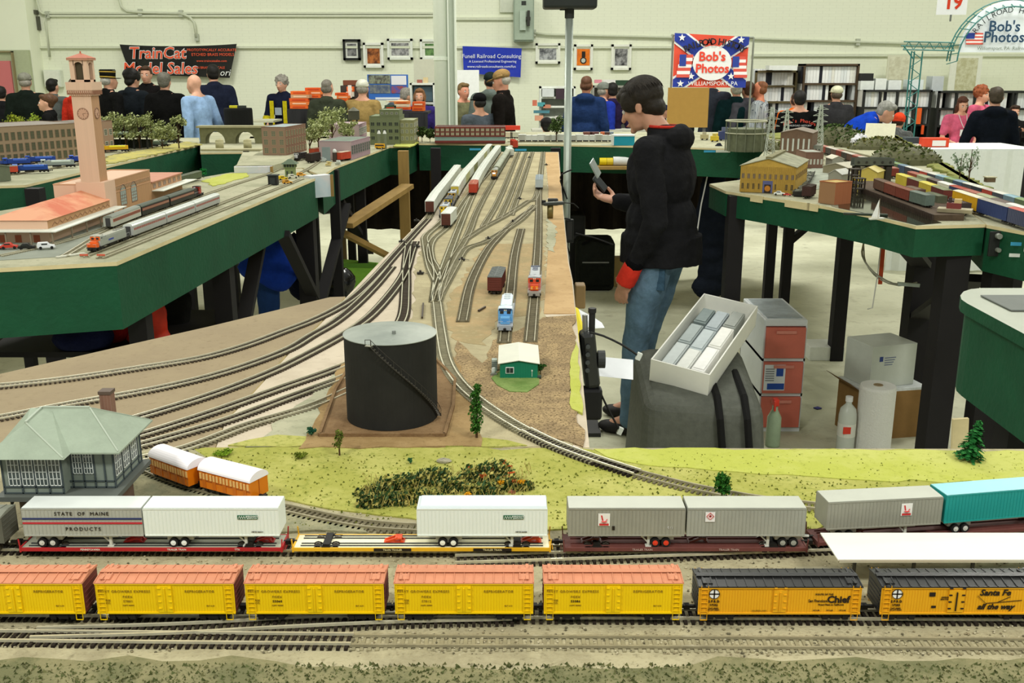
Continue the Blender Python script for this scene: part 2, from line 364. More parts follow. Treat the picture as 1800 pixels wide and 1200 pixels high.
def strip(u0,v0,u1,v1,wd,d,m,name):
    # saltire arm clipped at the sheet edge
    b=MB(); 
    A=(u0,v0);B=(u1,v1)
    sx=wd; 
    if True:
        du=1 if u1>u0 else -1; dv=1 if v1>v0 else -1
        pts=[(u0+du*sx,v0),(u1,v1-dv*sx),(u1,v1),(u1-du*sx,v1),(u0,v0+dv*sx),(u0,v0)]
        f=[uvp(*p,d) for p in pts]; g=[uvp(*p,d-.003) for p in pts]
        n=len(pts); ordr=list(range(n))
        b.add(f+g,[tuple(ordr),tuple(reversed([i+n for i in ordr]))]+[(i,(i+1)%n,n+(i+1)%n,n+i) for i in range(n)])
    return b.build(name,m,t)
strip(0,0,1,1,.19,.010,fw,'flag_cross_edge'); strip(1,0,0,1,.19,.012,fw,'flag_cross_edge')
strip(0,0,1,1,.145,.016,fb,'flag_cross'); strip(1,0,0,1,.145,.018,fb,'flag_cross')
def disc(px,py,rx,rz,Yd,m,name,par,n=40):
    c=PY(px,py,Yd); vs=[(c.x+rx*math.cos(2*PI*i/n),Yd,c.z+rz*math.sin(2*PI*i/n)) for i in range(n)]+[(c.x+rx*math.cos(2*PI*i/n),Yd+.004,c.z+rz*math.sin(2*PI*i/n)) for i in range(n)]
    return MB().add(vs,[tuple(range(n)),tuple(range(2*n-1,n-1,-1))]+[(i,n+i,n+(i+1)%n,(i+1)%n) for i in range(n)]).build(name,m,par)
disc(1252,111,.235,.205,Y-.03,fw,'round_panel',t)
def star(px,py,r,Yd,par,m):
    c=PY(px,py,Yd); pts=[]
    for i in range(10):
        a=PI/2+i*PI/5; q=r if i%2==0 else r*.42; pts.append((c.x+q*math.cos(a),c.z+q*math.sin(a)))
    vs=[(x,Yd,z) for x,z in pts]+[(x,Yd+.003,z) for x,z in pts]
    return MB().add(vs,[tuple(range(10)),tuple(range(19,9,-1))]+[(i,(i+1)%10,10+(i+1)%10,10+i) for i in range(10)]).build('star',m,par)
for a in((1199,66),(1303,70),(1196,147),(1285,134),(1215,134)): star(*a,.045,Y-.03,t,fw)
T("Bob's",1252,100,.15,(.90,.28,.20),t,Y,off=.004); T('Photos',1252,121,.145,(.90,.28,.20),t,Y,off=.004)
T('WILLIAMSPORT, PA',1253,147,.07,WC,t,Y)
p=PY(1252,150,Y-.045); arc_text('RAILROAD HISTORY',.105,mat((.16,.14,.16),kind='plain'),t,p.x,PY(1252,184,Y).z,.74,-.47,.50,p.y,off=.003)
def usflag(px,py,w,h,Yd,par,lean=0):
    c=PY(px,py,Yd); b=MB(); r=MB()
    for i in range(7):
        z=c.z-h/2+h*i/7; (r if i%2==0 else b).box((c.x+lean*(z-c.z),Yd,z+h/14),(w,.004,h/7))
    r.build('flag_red_stripes',mat((.85,.35,.30),kind='plain'),par); b.build('flag_white_stripes',mat((.95,.93,.93),kind='plain'),par)
    MB().box((c.x-w*.25+lean*h*.25,Yd-.004,c.z+h*.25),(w*.5,.004,h*.5)).build('flag_canton',mat((.18,.26,.60),kind='plain'),par)
usflag(1204,116,.16,.27,Y-.03,t,.15); usflag(1300,118,.16,.25,Y-.03,t,-.15)
# arch sign on a teal truss
Y=12.2; teal=mat((.22,.47,.45),rough=.4,var=.1)
t=thing('arch_sign','white half round sign of Bob\'s Photos under a teal truss arch','sign')
p0=PY(1770,92,Y); cx,cz=p0.x,p0.z; r0=abs(PY(1684,92,Y).x-cx)*.98
n=24; vs=[]; 
for k in(0,.03):
    vs+= [(cx+r0*math.cos(PI*i/n),Y+k,cz+r0*1.03*math.sin(PI*i/n)) for i in range(n+1)]
MB().add(vs,[tuple(range(n,-1,-1)),tuple(range(n+1,2*n+2))]+[(i,i+1,n+2+i,n+1+i) for i in range(n)]+[(0,n+1,2*n+1,n)]).build('panel',mat((.90,.93,.95),var=.03),t)
T("Bob's",1766,47,.17,(.15,.27,.38),t,Y,off=.003); T('Photos',1765,66,.17,(.15,.27,.38),t,Y,off=.003)
T('Williamsport, PA  Railroad Photos',1775,85,.055,(.45,.5,.45),t,Y)
arc_text('RAILROAD HISTORY',.09,mat((.15,.2,.22),kind='plain'),t,cx,cz-.02,r0*.87,-1.0,1.0,Y-.03)
usflag(1713,68,.20,.13,Y-.01,t,-.1)
t=thing('truss_arch','teal tube truss arch and post around the half round sign','truss')
b=MB(); 
for rr in(1.06,1.14,1.20): b.tube([(cx+r0*rr*math.cos(PI*i/20),Y-.05+(rr>1.1)*.1,cz-.1+(r0*rr)*1.02*math.sin(PI*i/20)) for i in range(21)],.008,6)
for i in range(21): 
    a=PI*i/20; b.cyl((cx+r0*1.06*math.cos(a),Y-.05,cz-.1+r0*1.06*math.sin(a)),(cx+r0*1.2*math.cos(a+.05),Y+.05,cz-.1+r0*1.2*math.sin(a+.05)),.005,n=5)
b.build('arch',teal,t)
b=MB()
def truss(a,bb,wd,k):
    a=Vector(a); bb=Vector(bb); d=bb-a; s=Vector((wd,0,0)) if abs(d.z)>abs(d.x) else Vector((0,0,wd))
    for q,yo in((-1,0),(0,.08),(1,0)): b.cyl(a+s*q*.5+Vector((0,yo,0)),bb+s*q*.5+Vector((0,yo,0)),.009,n=6)
    for i in range(k):
        u=a+d*(i/k); v=a+d*((i+1)/k); sg=1 if i%2 else -1
        b.cyl(u+s*sg*.5,v-s*sg*.5,.005,n=5)
xa=PY(1612,92,Y).x; truss((xa,Y,0),(xa,Y,PY(1612,90,Y).z),.13,22)
truss((PY(1588,83,Y).x,Y,PY(1588,80,Y).z),(cx-r0*1.1,Y,PY(1588,82,Y).z),.09,10)
b.cyl(PY(1588,80,Y),PY(1606,104,Y),.008); b.build('post_and_beam',teal,t)
# number sign
t=thing('hanging_sign','white card with the red number 19 hanging high at right','sign')
pp=PY(1674,4,11.5); MB().box(pp,(.33,.006,.26)).build('card',mat((.90,.91,.92),var=.03),t)
T('19',1676,5,.2,(.80,.22,.10),t,11.53,off=.006); MB().cyl(pp+Vector((0,0,-.13)),pp+Vector((0,0,-.20)),.01).build('hanger',paint((.4,.42,.4)),t); MB().cyl(pp+Vector((0,0,.13)),pp+Vector((0,0,1.6)),.004).build('cord',paint((.5,.5,.5)),t)
# ---------- layout modules ----------
GREEN=mat((.05,.30,.19),rough=.65,var=.22,scale=6,bump=.3,bscale=60)
BLACK=mat((.075,.065,.075),rough=.7,var=.3,scale=8)
PINE=mat((.62,.50,.28),rough=.7,var=.25,scale=12,vec=(1,1,.2))
PLY=mat((.86,.80,.62),rough=.7,var=.15,scale=12)
DIRT=two((.60,.57,.46),(.68,.65,.53),(.45,.42,.32),14,130,bump=.9,bs=260)
DIRT2=two((.63,.59,.47),(.70,.66,.53),(.50,.46,.36),10,160,bump=.8,bs=300)
GRAVEL=two((.56,.48,.36),(.66,.57,.42),(.34,.28,.20),20,230,bump=1,bs=300,w3=(.5,.6))
BROWN=two((.55,.45,.30),(.62,.52,.36),(.45,.36,.24),10,90,bump=.7,bs=260)
GRASS=two((.61,.61,.30),(.68,.67,.38),(.45,.49,.19),7,110,bump=1,bs=350,w3=(.52,.72))
GRASS2=two((.68,.70,.32),(.72,.73,.40),(.58,.60,.26),5,90,bump=1,bs=350)
MASON=two((.60,.54,.43),(.57,.51,.41),(.50,.44,.34),3,60,bump=.2,bs=200,rough=.75)
CREAM=two((.73,.68,.60),(.78,.73,.65),(.67,.62,.54),4,50,bump=.2,bs=150,rough=.75)
TANPLY=two((.69,.57,.40),(.74,.62,.45),(.60,.48,.33),6,40,bump=.2,bs=120,rough=.75)
GREY=two((.60,.60,.50),(.68,.67,.57),(.50,.50,.42),5,60,bump=.4,bs=150)
def pxs(l,z=TZ): return [(P(*a,z).x,P(*a,z).y) if len(a)==2 else (a[1],a[2]) for a in l]
def ccw(p):
    s=sum(p[i][0]*p[(i+1)%len(p)][1]-p[(i+1)%len(p)][0]*p[i][1] for i in range(len(p))); return p if s>0 else p[::-1]
def inset(p,d):
    p=ccw(p); n=len(p); out=[]
    for i in range(n):
        a,b,c=Vector(p[i-1]),Vector(p[i]),Vector(p[(i+1)%n]); u=(b-a).normalized(); v=(c-b).normalized()
        nn=Vector((-u.y,u.x))+Vector((-v.y,v.x)); nn=nn/max(.3,nn.length_squared/2)
        out.append(tuple(b+nn*d))
    return out
def module(name,label,poly,fh,top,loc=None,fascia=GREEN,th=.012,z=TZ,lip=0,cat='layout table',legs=(),braces=()):
    poly=ccw(poly); cx=sum(p[0] for p in poly)/len(poly); cy=sum(p[1] for p in poly)/len(poly)
    t=thing(name,label,cat,(cx,cy,0)); q=[(p[0]-cx,p[1]-cy) for p in poly]
    MB().prism(q,z-th,z,mi=1,mt=0).build('table_surface',[top,PLY if not lip else fascia],t)
    r=inset(q,.002+lip); n=len(r); s=inset(r,.018); vs=[(a,b,z-th) for a,b in r]+[(a,b,z-fh) for a,b in r]+[(a,b,z-fh) for a,b in s]+[(a,b,z-th) for a,b in s]
    fs=[]
    for i in range(n):
        j=(i+1)%n
        fs+= [(i,n+i,n+j,j),(n+i,2*n+i,2*n+j,n+j),(2*n+i,3*n+i,3*n+j,2*n+j)]
    MB().add(vs,fs).build('fascia_board',fascia,t)
    for lg in legs:
        x,y,w=lg[:3]; m=lg[3] if len(lg)>3 else BLACK
        MB().bx(x-cx-w/2,y-cy-w/2,0,x-cx+w/2,y-cy+w/2,z-th-.003).build('leg',m,t)
    for br in braces:
        a,b_,w=br[:3]; m=br[3] if len(br)>3 else BLACK
        MB().beam(Vector(a)-Vector((cx,cy,0)),Vector(b_)-Vector((cx,cy,0)),w,.03).build('brace',m,t)
    return t
def patch(par,pts,m,name='scenery_patch',h=.0012,jit=0,z=TZ,seed=1,lift=0,world=False,label=None):
    rnd=random.Random(seed); pts=ccw(pts if world else pxs(pts,z)); p2=[]
    n=len(pts)
    for i in range(n):      # irregular outline
        a,b=Vector(pts[i]),Vector(pts[(i+1)%n]); k=max(1,int((b-a).length/.03)) if jit else 1
        for j in range(k):
            p=a+(b-a)*(j/k); q=(p.x+rnd.uniform(-jit,jit),p.y+rnd.uniform(-jit,jit)); p2.append(q)
    L=par.location; p2=[(a-L.x,b-L.y) for a,b in p2]; 
    o=MB().prism(p2,z+lift-.0002,z+lift+h).build(name,m,par)
    if label: o['label']=label
    return o
def lx(px,X): Zc=X*F/(px-900); return Zc   # forward distance for a leg seen at px standing at X
front=module('foreground_module','scenic foreground table with ballast, grass and main line tracks','w',.1,DIRT) if False else None
def rows(l): return l
fr=P(1037,787); fl=P(-100,787); frr=P(1900,793)
front=module('layout_table','scenic foreground table with dirt, grass and the main line tracks',
   [(-1.9,.50),(2.3,.50),(2.3,frr.y),(fr.x,fr.y),(fl.x-.3,fl.y)],.12,DIRT,fascia=BLACK,
   legs=[(-1.7,1.4,.07),(1.9,1.35,.07),(-1.7,.65,.07),(1.9,.65,.07)])
yard=module('layout_table','long pale yard table with fanning model tracks in the middle aisle',
   pxs([(380,786),(1036,786),(1007,494),(1000,461),(990,366),(982,267),(842,267),(815,300),(748,378),(728,400),(660,468),(612,519),(560,573),(508,622),(437,700),(397,740)]),.07,CREAM,fascia=BLACK,
   legs=[(P(990,600).x-.05,P(990,600).y,.06),(P(985,400).x-.07,P(985,400).y,.06),(P(700,520).x,P(700,520).y,.06),(P(860,300).x,P(860,300).y,.06)])
mason=module('layout_table','bare brown hardboard curve table with five sweeping model tracks at left',
   pxs([(-150,786),(378,786),(394,740),(434,700),(504,622),(556,573),(607,521),(580,522),(370,573),(237,603),(0,657),(-150,690)]),.02,MASON,fascia=MASON,
   legs=[(P(250,640).x,P(250,640).y,.06),(P(0,700).x,P(0,700).y,.06)])
# station table at the left
sa,sb=P(205,460),P(557,312)
def ledge(px,off=-.05):
    # a point under the station table edge as seen at image column px
    t_=0
    best=None
    for k in range(401):
        u=-.2+1.6*k/400; p=sa+(sb-sa)*u+Vector((off,0,0)); q=(p.x)/(p.y*CT-(0)*1) 
        qq=900+F*p.x/(p.y*CT+(1.25-H)*-ST)
        if best is None or abs(qq-px)<best[0]: best=(abs(qq-px),p)
    return best[1]
l1=ledge(384); l2=ledge(540); l0=ledge(212); l00=ledge(78,-.35)
station=module('layout_table','green fronted station table on black trestle legs at left',
   pxs([(-260,485),(205,460),(557,312),(530,296),(406,303)])+[(-2.05,3.9),(-2.3,3.2)],.205,GREY,
   legs=[(l1.x,l1.y,.07),(l2.x-.02,l2.y,.09),(l0.x,l0.y+.1,.06),(-1.9,3.3,.07),(-1.62,l1.y,.07),(-1.6,l2.y,.07),(-1.78,5.4,.05)],
   braces=[((l1.x,l1.y,.55),(l1.x,l1.y+.62,1.06),.06),((l2.x,l2.y,.62),(l2.x,l2.y-.62,1.06),.06),((-1.9,3.3,.8),(-1.6,3.3,1.05),.05)])
midl=module('layout_table','green fronted table of small factories behind the station table',
   pxs([(566,309),(588,294),(685,257),(718,257),(733,251),(733,240),(440,240),(412,298),(532,295)]),.205,GREY,
   legs=[(-1.02,5.75,.055),(-1.18,5.9,.055),(-1.0,6.6,.06),(-1.12,6.9,.05),(P(714,257).x,P(714,262).y+.05,.07,PINE)],
   braces=[((-1.05,5.3,.55),(-1.0,6.0,1.0),.06),((-1.0,6.9,.55),(-1.05,6.05,1.02),.06),((P(716,262).x,P(716,262).y-.04,1.0),(-1.02,6.1,.86),.09,PINE),((-.78,6.6,.55),(-1.1,6.2,.82),.08,PINE)])
lback=module('layout_table','green fronted table with a long brick mill at the far left',
   pxs([(-260,335),(45,325),(352,254),(350,242),(-400,242)]),.2,GREY,
   legs=[(P(60,325).x,P(60,325).y,.07),(P(180,290).x,P(180,290).y+.1,.07),(-4.3,4.9,.07)])
far=module('layout_table','long green fronted table running across behind the yard',
   pxs([(352,268),(438,267),(438,243),(736,243),(736,252),(985,254),(1185,258),(1296,262),(1342,263),(1330,232),(352,232)]),.2,GREY,
   legs=[(P(x,262).x,P(x,262).y+.3,.07) for x in(760,980,1180)]+[(P(380,262).x,P(380,262).y+.2,.07)])
rmod=module('layout_table','green fronted waterfront table on tall black legs at right',
   pxs([(1247,323),(1276,336),(1448,362),(1530,378),(1610,397),(1733,394),(1690,362),(1480,300),(1344,264),(1300,316)]),.115,GREY,
   legs=[(P(1300,340).x,P(1300,340).y+.06,.075),(1.576,6.0,.055),(1.68,6.0,.055),(2.06,6.1,.08),(2.17,5.2,.11),(P(1733,394).x-.08,P(1733,394).y+.05,.09)],
   braces=[((1.70,6.02,.78),(2.04,6.05,1.08),.06),((2.17,5.15,.52),(1.78,3.75,1.02),.09),((1.72,4.5,1.10),(2.15,5.15,.80),.10)])
rback=module('layout_table','outer table of the right loop carrying long strings of colourful cars',
   pxs([(1735,395),(1800,407),(2100,467),(2100,440),(1800,374),(1650,283),(1560,232),(1352,235),(1347,262),(1482,298),(1693,361)]),.17,GREY,
   legs=[(P(1760,400).x+.06,P(1760,400).y+.1,.08),(P(1700,340).x,P(1700,340).y,.06),(3.2,6.2,.06)])
rc=[P(1725,506),P(1706,508),P(1694,512),P(1688,519),P(1690,526),P(1700,533)]
rfront=module('layout_table','rounded corner of a grey topped green table at the right edge','x' and [(p.x,p.y) for p in rc]+pxs([(1900,640),(2000,640),(2000,506)]),.235,mat((.66,.68,.62),rough=.5,var=.1,scale=6),lip=.012,th=.03,
   legs=[(P(1740,530).x+.1,P(1740,530).y-.02,.08)])
# fascia notch with pale blue backdrop boxes
def backdrop(a,b,zt,zb,label,post=True):
    a=P(*a); b=P(*b); t=thing('backdrop_box',label,'backdrop',((a.x+b.x)/2,(a.y+b.y)/2,TZ)); c=t.location.copy(); 
    a=a-c; b=b-c; a.z=b.z=0; n=(b-a).normalized(); o=Vector((-n.y,n.x,0))*.06
    MB().add([a+Vector((0,0,zb)),b+Vector((0,0,zb)),b+Vector((0,0,zt)),a+Vector((0,0,zt)),a+o+Vector((0,0,zb)),b+o+Vector((0,0,zb)),b+o+Vector((0,0,zt)),a+o+Vector((0,0,zt))],[(0,1,2,3),(5,4,7,6),(3,2,6,7),(0,3,7,4),(1,5,6,2),(0,4,5,1)]).build('painted_panel',mat((.72,.80,.84),var=.12,scale=5,c2=(.86,.84,.84)),t)
    if post: MB().beam(b+Vector((0,0,zb)),b+Vector((0,0,zt)),.014).build('end_post',PINE,t)
    return t
# scenery patches
patch(yard,[(866,268),(850,292),(775,392),(745,425),(730,470),(727,530),(722,560),(640,640),(560,730),(470,770),(440,785),(1010,785),(1002,700),(985,600),(958,552),(964,430),(964,330),(958,268)],DIRT2,'ballast_area',jit=.006,seed=3)
patch(yard,[(958,268),(964,330),(964,430),(956,552),(1011,552),(1005,494),(998,461),(989,366),(981,268)],TANPLY,'bare_board',h=.002)
patch(yard,[(852,430),(770,560),(800,600),(850,610),(880,560),(950,552),(960,470),(955,430)],TANPLY if False else two((.66,.57,.42),(.60,.54,.40),(.72,.66,.52),12,60,bump=.5,bs=200),'sandy_area',jit=.01,h=.0018,seed=5)
patch(yard,[(800,600),(850,640),(870,600),(955,560),(1008,556),(1012,600),(1006,640),(1005,700),(1030,785),(960,770),(880,730),(826,690),(800,650)],GRAVEL,'gravel_area',jit=.006,h=.0026,seed=6)
patch(yard,[(1013,600),(1004,640),(1000,700),(1006,722),(1026,730),(1021,690),(1017,640)],GRASS2,'grass_strip',jit=.003,h=.004,seed=7)
patch(yard,[(884,655),(868,668),(890,690),(925,692),(948,678),(955,655)],two((.40,.50,.26),(.48,.56,.32),(.28,.36,.18),20,200,bump=1,bs=400),'grass_clump',jit=.006,h=.004,seed=8)
patch(yard,[(962,385),(962,440),(975,445),(978,400)],GREY,'ballast_spill',jit=.006,h=.003,seed=9)
patch(yard,[(605,640),(520,715),(440,786),(520,786),(560,770),(612,700)],GREY,'ballast_shoulder',jit=.008,h=.002,seed=10)
patch(front,[(360,789),(250,800),(260,830),(440,860),(630,905),(900,930),(1440,930),(1500,900),(1880,870),(1880,796),(1040,790),(700,790)],GRASS,'grass_area',jit=.008,h=.002,seed=11)
patch(front,[(1040,791),(1880,796),(1880,862),(1700,850),(1480,845),(1250,830),(1100,815)],GRASS2,'bright_grass',jit=.006,h=.003,seed=12)
patch(yard,[(400,786),(480,768),(560,772),(700,780),(850,770),(930,786)],GRASS,'grass_edge',jit=.006,h=.0028,seed=13)
patch(front,[(-90,1170),(300,1160),(700,1185),(1100,1175),(1500,1160),(1880,1168),(1880,1230),(-90,1230)],two((.42,.42,.30),(.52,.50,.37),(.30,.34,.20),18,160,bump=1.2,bs=260),'weedy_edge',jit=.010,h=.004,seed=14)
patch(front,[(-90,1146),(800,1152),(1880,1160),(1880,1190),(-90,1190)],DIRT,'shoulder',jit=.006,h=.003,seed=15)
patch(front,[(225,800),(340,790),(420,840),(460,900),(640,925),(640,940),(225,930)],two((.50,.50,.40),(.60,.58,.46),(.38,.38,.28),16,200,bump=1,bs=300),'gravel_area',jit=.006,h=.003,seed=16)
def loop(pts): return [P(*a) for a in pts]
# ---------- tracks ----------
RAILN=mat((.80,.78,.68),rough=.35,metal=.25,var=.2,scale=40); RAILD=mat((.62,.59,.48),rough=.5,metal=.1,var=.3,scale=40)
TIEH=mat((.27,.23,.18),rough=.85,var=.4,scale=60); TIED=mat((.17,.135,.10),rough=.85,var=.5,scale=60); TIEL=mat((.60,.57,.45),rough=.9,var=.25,scale=60); TIEM=mat((.45,.42,.33),rough=.9,var=.3,scale=60); TIEG=mat((.55,.53,.43),rough=.9,var=.3,scale=50)
TRK={}
G=.0172
def track(key,px,label,ties=TIED,rail=RAILN,step=.0078,tw=.0035,th=.002,lift=.001,g=G,tl=None,z=TZ,tz=None,world=False):
    pts=spline(px if world else [P(a,b,z) for a,b in px],.02); TRK[key]=pts
    c=pts[len(pts)//2]; t=thing('model_track',label,'model railway track',(c.x,c.y,z))
    tl=tl or g*1.75
    b=MB(); L=plen(pts); s=0; i=0; acc=0
    # walk along for ties
    seg=[(pts[k+1]-pts[k]).length for k in range(len(pts)-1)]; k=0; s0=0
    d=step/2
    while d<L:
        while k<len(seg)-1 and s0+seg[k]<d: s0+=seg[k]; k+=1
        q=(pts[k+1]-pts[k]).normalized(); p=pts[k]+q*(d-s0); n=Vector((-q.y,q.x,0)); a=p+n*tl/2-c; e=p-n*tl/2-c
        h=q*tw/2; zt=lift+th-(z*0); z0=lift*0-.0005
        vs=[a-h,a+h,e+h,e-h]; vs=[Vector((v.x,v.y,z0)) for v in vs]+[Vector((v.x,v.y,zt)) for v in vs]
        b.add(vs,[(4,7,6,5),(0,4,5,1),(1,5,6,2),(2,6,7,3),(3,7,4,0)]); d+=step
    o=b.build('tie_strip',ties,t)
    for sg in(-1,1):
        b=MB(); vs=[]; fs=[]; w=.0012
        for k in range(len(pts)):
            q=(pts[min(k+1,len(pts)-1)]-pts[max(k-1,0)]).normalized(); n=Vector((-q.y,q.x,0)); p=pts[k]-c+n*sg*g/2
            for u,zz in((-w,lift+th),(-w,lift+th+.0028),(w,lift+th+.0028),(w,lift+th)): vs.append((p.x+n.x*u,p.y+n.y*u,zz))
        for k in range(len(pts)-1):
            for j in range(3): fs.append((k*4+j,k*4+j+1,(k+1)*4+j+1,(k+1)*4+j))
        fs+=[(0,3,2,1),tuple((len(pts)-1)*4+j for j in range(4))]
        b.add(vs,fs).build('rail',rail,t)
    return t
RT=.006   # rail top above the board
track('T0',[(-120,1122),(300,1126),(620,1129)],'nearest track with dark bare ties at the lower left')
track('T0b',[(618,1129),(1200,1132),(1920,1136)],'nearest track half buried in pale ballast at the lower right',ties=TIEL,rail=RAILD,lift=.0003,th=.0008)
track('Td',[(60,1119),(300,1112),(500,1101),(700,1092),(900,1087.5)],'diverging track sliding under the yellow refrigerator cars',lift=.0018)
track('T1',[(-160,1079),(900,1083.5),(1960,1088)],'main track carrying the yellow refrigerator cars')
track('T2',[(-160,965),(500,967.5),(1200,971),(1440,966),(1650,955),(1960,934)],'second main track carrying the trailer flatcars')
track('T2b',[(800,989),(900,986),(1050,981),(1250,974),(1400,969)],'crossover track of dark ties between the two trains',lift=.0018)
track('T3',[(170,782),(240,818),(318,852),(413,876),(500,897),(640,925),(780,934),(900,940)],'curved track under the orange coaches',rail=RAILD,ties=TIEM)
track('LP',[(768,535),(775,590),(785,640),(808,678),(845,712),(905,752),(960,780),(1000,797),(1050,815)],'light railed loop track curling past the black tank',ties=TIEG,lift=.0035,rail=RAILN)
track('LP2',[(925,762),(960,780),(1000,797),(1050,815),(1120,838)],'short bridge piece of dark ties where two tables join',lift=.0045)
track('LP3',[(1118,836.5),(1210,860),(1320,881),(1440,896),(1560,908),(1640,914)],'single track crossing the grass at right',ties=TIEM,rail=RAILD,lift=.002)
track('A',[(-120,690),(0,681),(120,668),(240,650),(350,632),(430,610),(500,584),(547,566),(590,545),(625,522),(660,488),(700,443),(735,404),(752,386)],'outermost track sweeping across the hardboard curve',ties=TIEH)
track('B',[(-140,760),(0,737),(117,714),(283,684),(400,655),(500,619),(547,592),(588,568),(625,538),(660,503),(688,470)],'second track from the edge of the hardboard curve',ties=TIEH)
track('C',[(-140,815),(0,794),(120,768),(227,741),(367,698),(467,660),(530,630),(600,592),(650,558),(690,514),(712,480),(722,448),(730,425)],'third track from the edge of the hardboard curve',ties=TIEH)
track('D',[(120,796),(220,775),(310,748),(400,718),(500,682),(580,654),(640,628),(680,596),(708,560),(713,510),(714,470),(718,430)],'fourth track from the edge, passing behind the black tank',ties=TIEH)
track('E',[(120,812),(220,792),(310,768),(400,741),(500,704),(600,667),(660,640)],'fifth track from the edge of the hardboard curve',ties=TIEH)
track('Fk',[(225,815),(330,790),(430,752),(500,731),(560,712),(640,676)],'pale spur track beside the grass bank near the tank',ties=TIEM,rail=RAILN)
track('S0',[(752,386),(766,362),(786,335),(813,297)],'yard track under the white boxcar string',ties=TIEG,rail=RAILD,step=.012,lift=.002)
track('S2',[(764,533),(768,500),(756,470),(748,430),(750,415),(777,390),(797,355),(815,325),(835,300),(862,267)],'yard ladder track under the dark blue locomotives',ties=TIEG,rail=RAILN,step=.012,lift=.002)
track('S3',[(764,533),(768,480),(757,455),(760,425),(793,393),(828,340),(890,268)],'yard ladder track under the lone white boxcar',ties=TIEG,rail=RAILN,step=.012,lift=.002)
track('S4',[(766,533),(772,500),(800,420),(830,347),(850,308),(878,267)],'yard ladder track under the red boxcar',ties=TIEG,rail=RAILN,step=.012,lift=.002)
track('S5',[(768,533),(790,470),(822,415),(840,370),(868,318),(898,268)],'yard track under the grey passenger locomotive',ties=TIEG,rail=RAILD,step=.012,lift=.002)
for i,(a,b,c,n) in enumerate([((850,400),(880,345),(912,268),'first empty yard track right of the trains'),((878,385),(900,335),(925,268),'second empty yard track right of the trains'),((898,380),(915,330),(936,268),'third empty yard track right of the trains')]):
    track('Y%d'%i,[a,b,c],n,ties=TIEG,rail=RAILD,step=.012)
track('S6',[(816,424),(850,402),(890,380),(925,357),(945,340),(955,268)],'diagonal ladder track crossing the yard',ties=TIEG,rail=RAILD,step=.01,lift=.0024)
track('S7',[(772,520),(800,470),(818,440),(850,428),(880,411),(915,388),(940,362)],'lower diagonal ladder track of the yard',ties=TIEG,rail=RAILD,step=.01,lift=.0028)
track('K1',[(813,568),(828,500),(855,445),(880,415),(912,385),(940,366)],'curving spur ending beside the sandy area',ties=TIEM,rail=RAILD,lift=.0032)
track('K2',[(886,606),(890,570),(897,520),(905,450),(916,404)],'spur holding the light blue locomotive',ties=TIEM,rail=RAILD,lift=.0032)
track('K3',[(932,604),(936,560),(941,500),(945,440),(947,380),(948,330),(955,268)],'spur holding the red and silver locomotive',ties=TIEM,rail=RAILD,lift=.002)
# ---------- rolling stock ----------
MS={}
def shared(key,fn):
    if key not in MS: MS[key]=fn()
    return MS[key]
DK=mat((.11,.10,.09),rough=.6,var=.3,scale=40); WHEEL=mat((.35,.33,.30),rough=.35,metal=.7,var=.2)
def truck_me(ax=2,wb=.0205,w=.030,r=.0055):
    def f():
        m=MB(); n=ax
        xs=[(-wb/2+wb*i/(n-1)) for i in range(n)]
        for s in(-1,1):
            m.bx(-wb/2-.004,s*w/2-.0012,.005,wb/2+.004,s*w/2+.0012,.0085); m.bx(-.005,s*w/2-.0016,.003,.005,s*w/2+.0016,.010)
            for x in xs: m.bx(x-.0028,s*w/2-.0018,.0025,x+.0028,s*w/2+.0018,.0085)
            for x in xs: m.cyl((x,s*.0096,r),(x,s*.0070,r),r,n=12,mi=1); m.cyl((x,s*.0070,r),(x,s*.0062,r),r*1.15,n=12,mi=1)
        for x in xs: m.cyl((x,-w/2+.001,r),(x,w/2-.001,r),.0012,n=6,mi=1)
        m.bx(-.004,-w/2,.006,.004,w/2,.012)
        return m.mesh([DK,WHEEL])
    return shared(('truck',ax,wb,w,r),f)
def coupler_me():
    return shared('coup',lambda:MB().bx(0,-.0015,.0065,.010,.0015,.0095).bx(.007,-.003,.0055,.012,.003,.0105).mesh(DK))
def gear(t,L,inset_=.024,ax=2,wb=.0205,w=.030,cz=0,coup=True):
    for s in(-1,1):
        ob('truck',truck_me(ax,wb,w),t,(s*(L/2-inset_),0,0))
        if coup: ob('coupler',coupler_me(),t,(s*(L/2-.001),0,cz),0 if s>0 else PI)
def at_rail(x,y,z=TZ): return (x,y,z+RT)
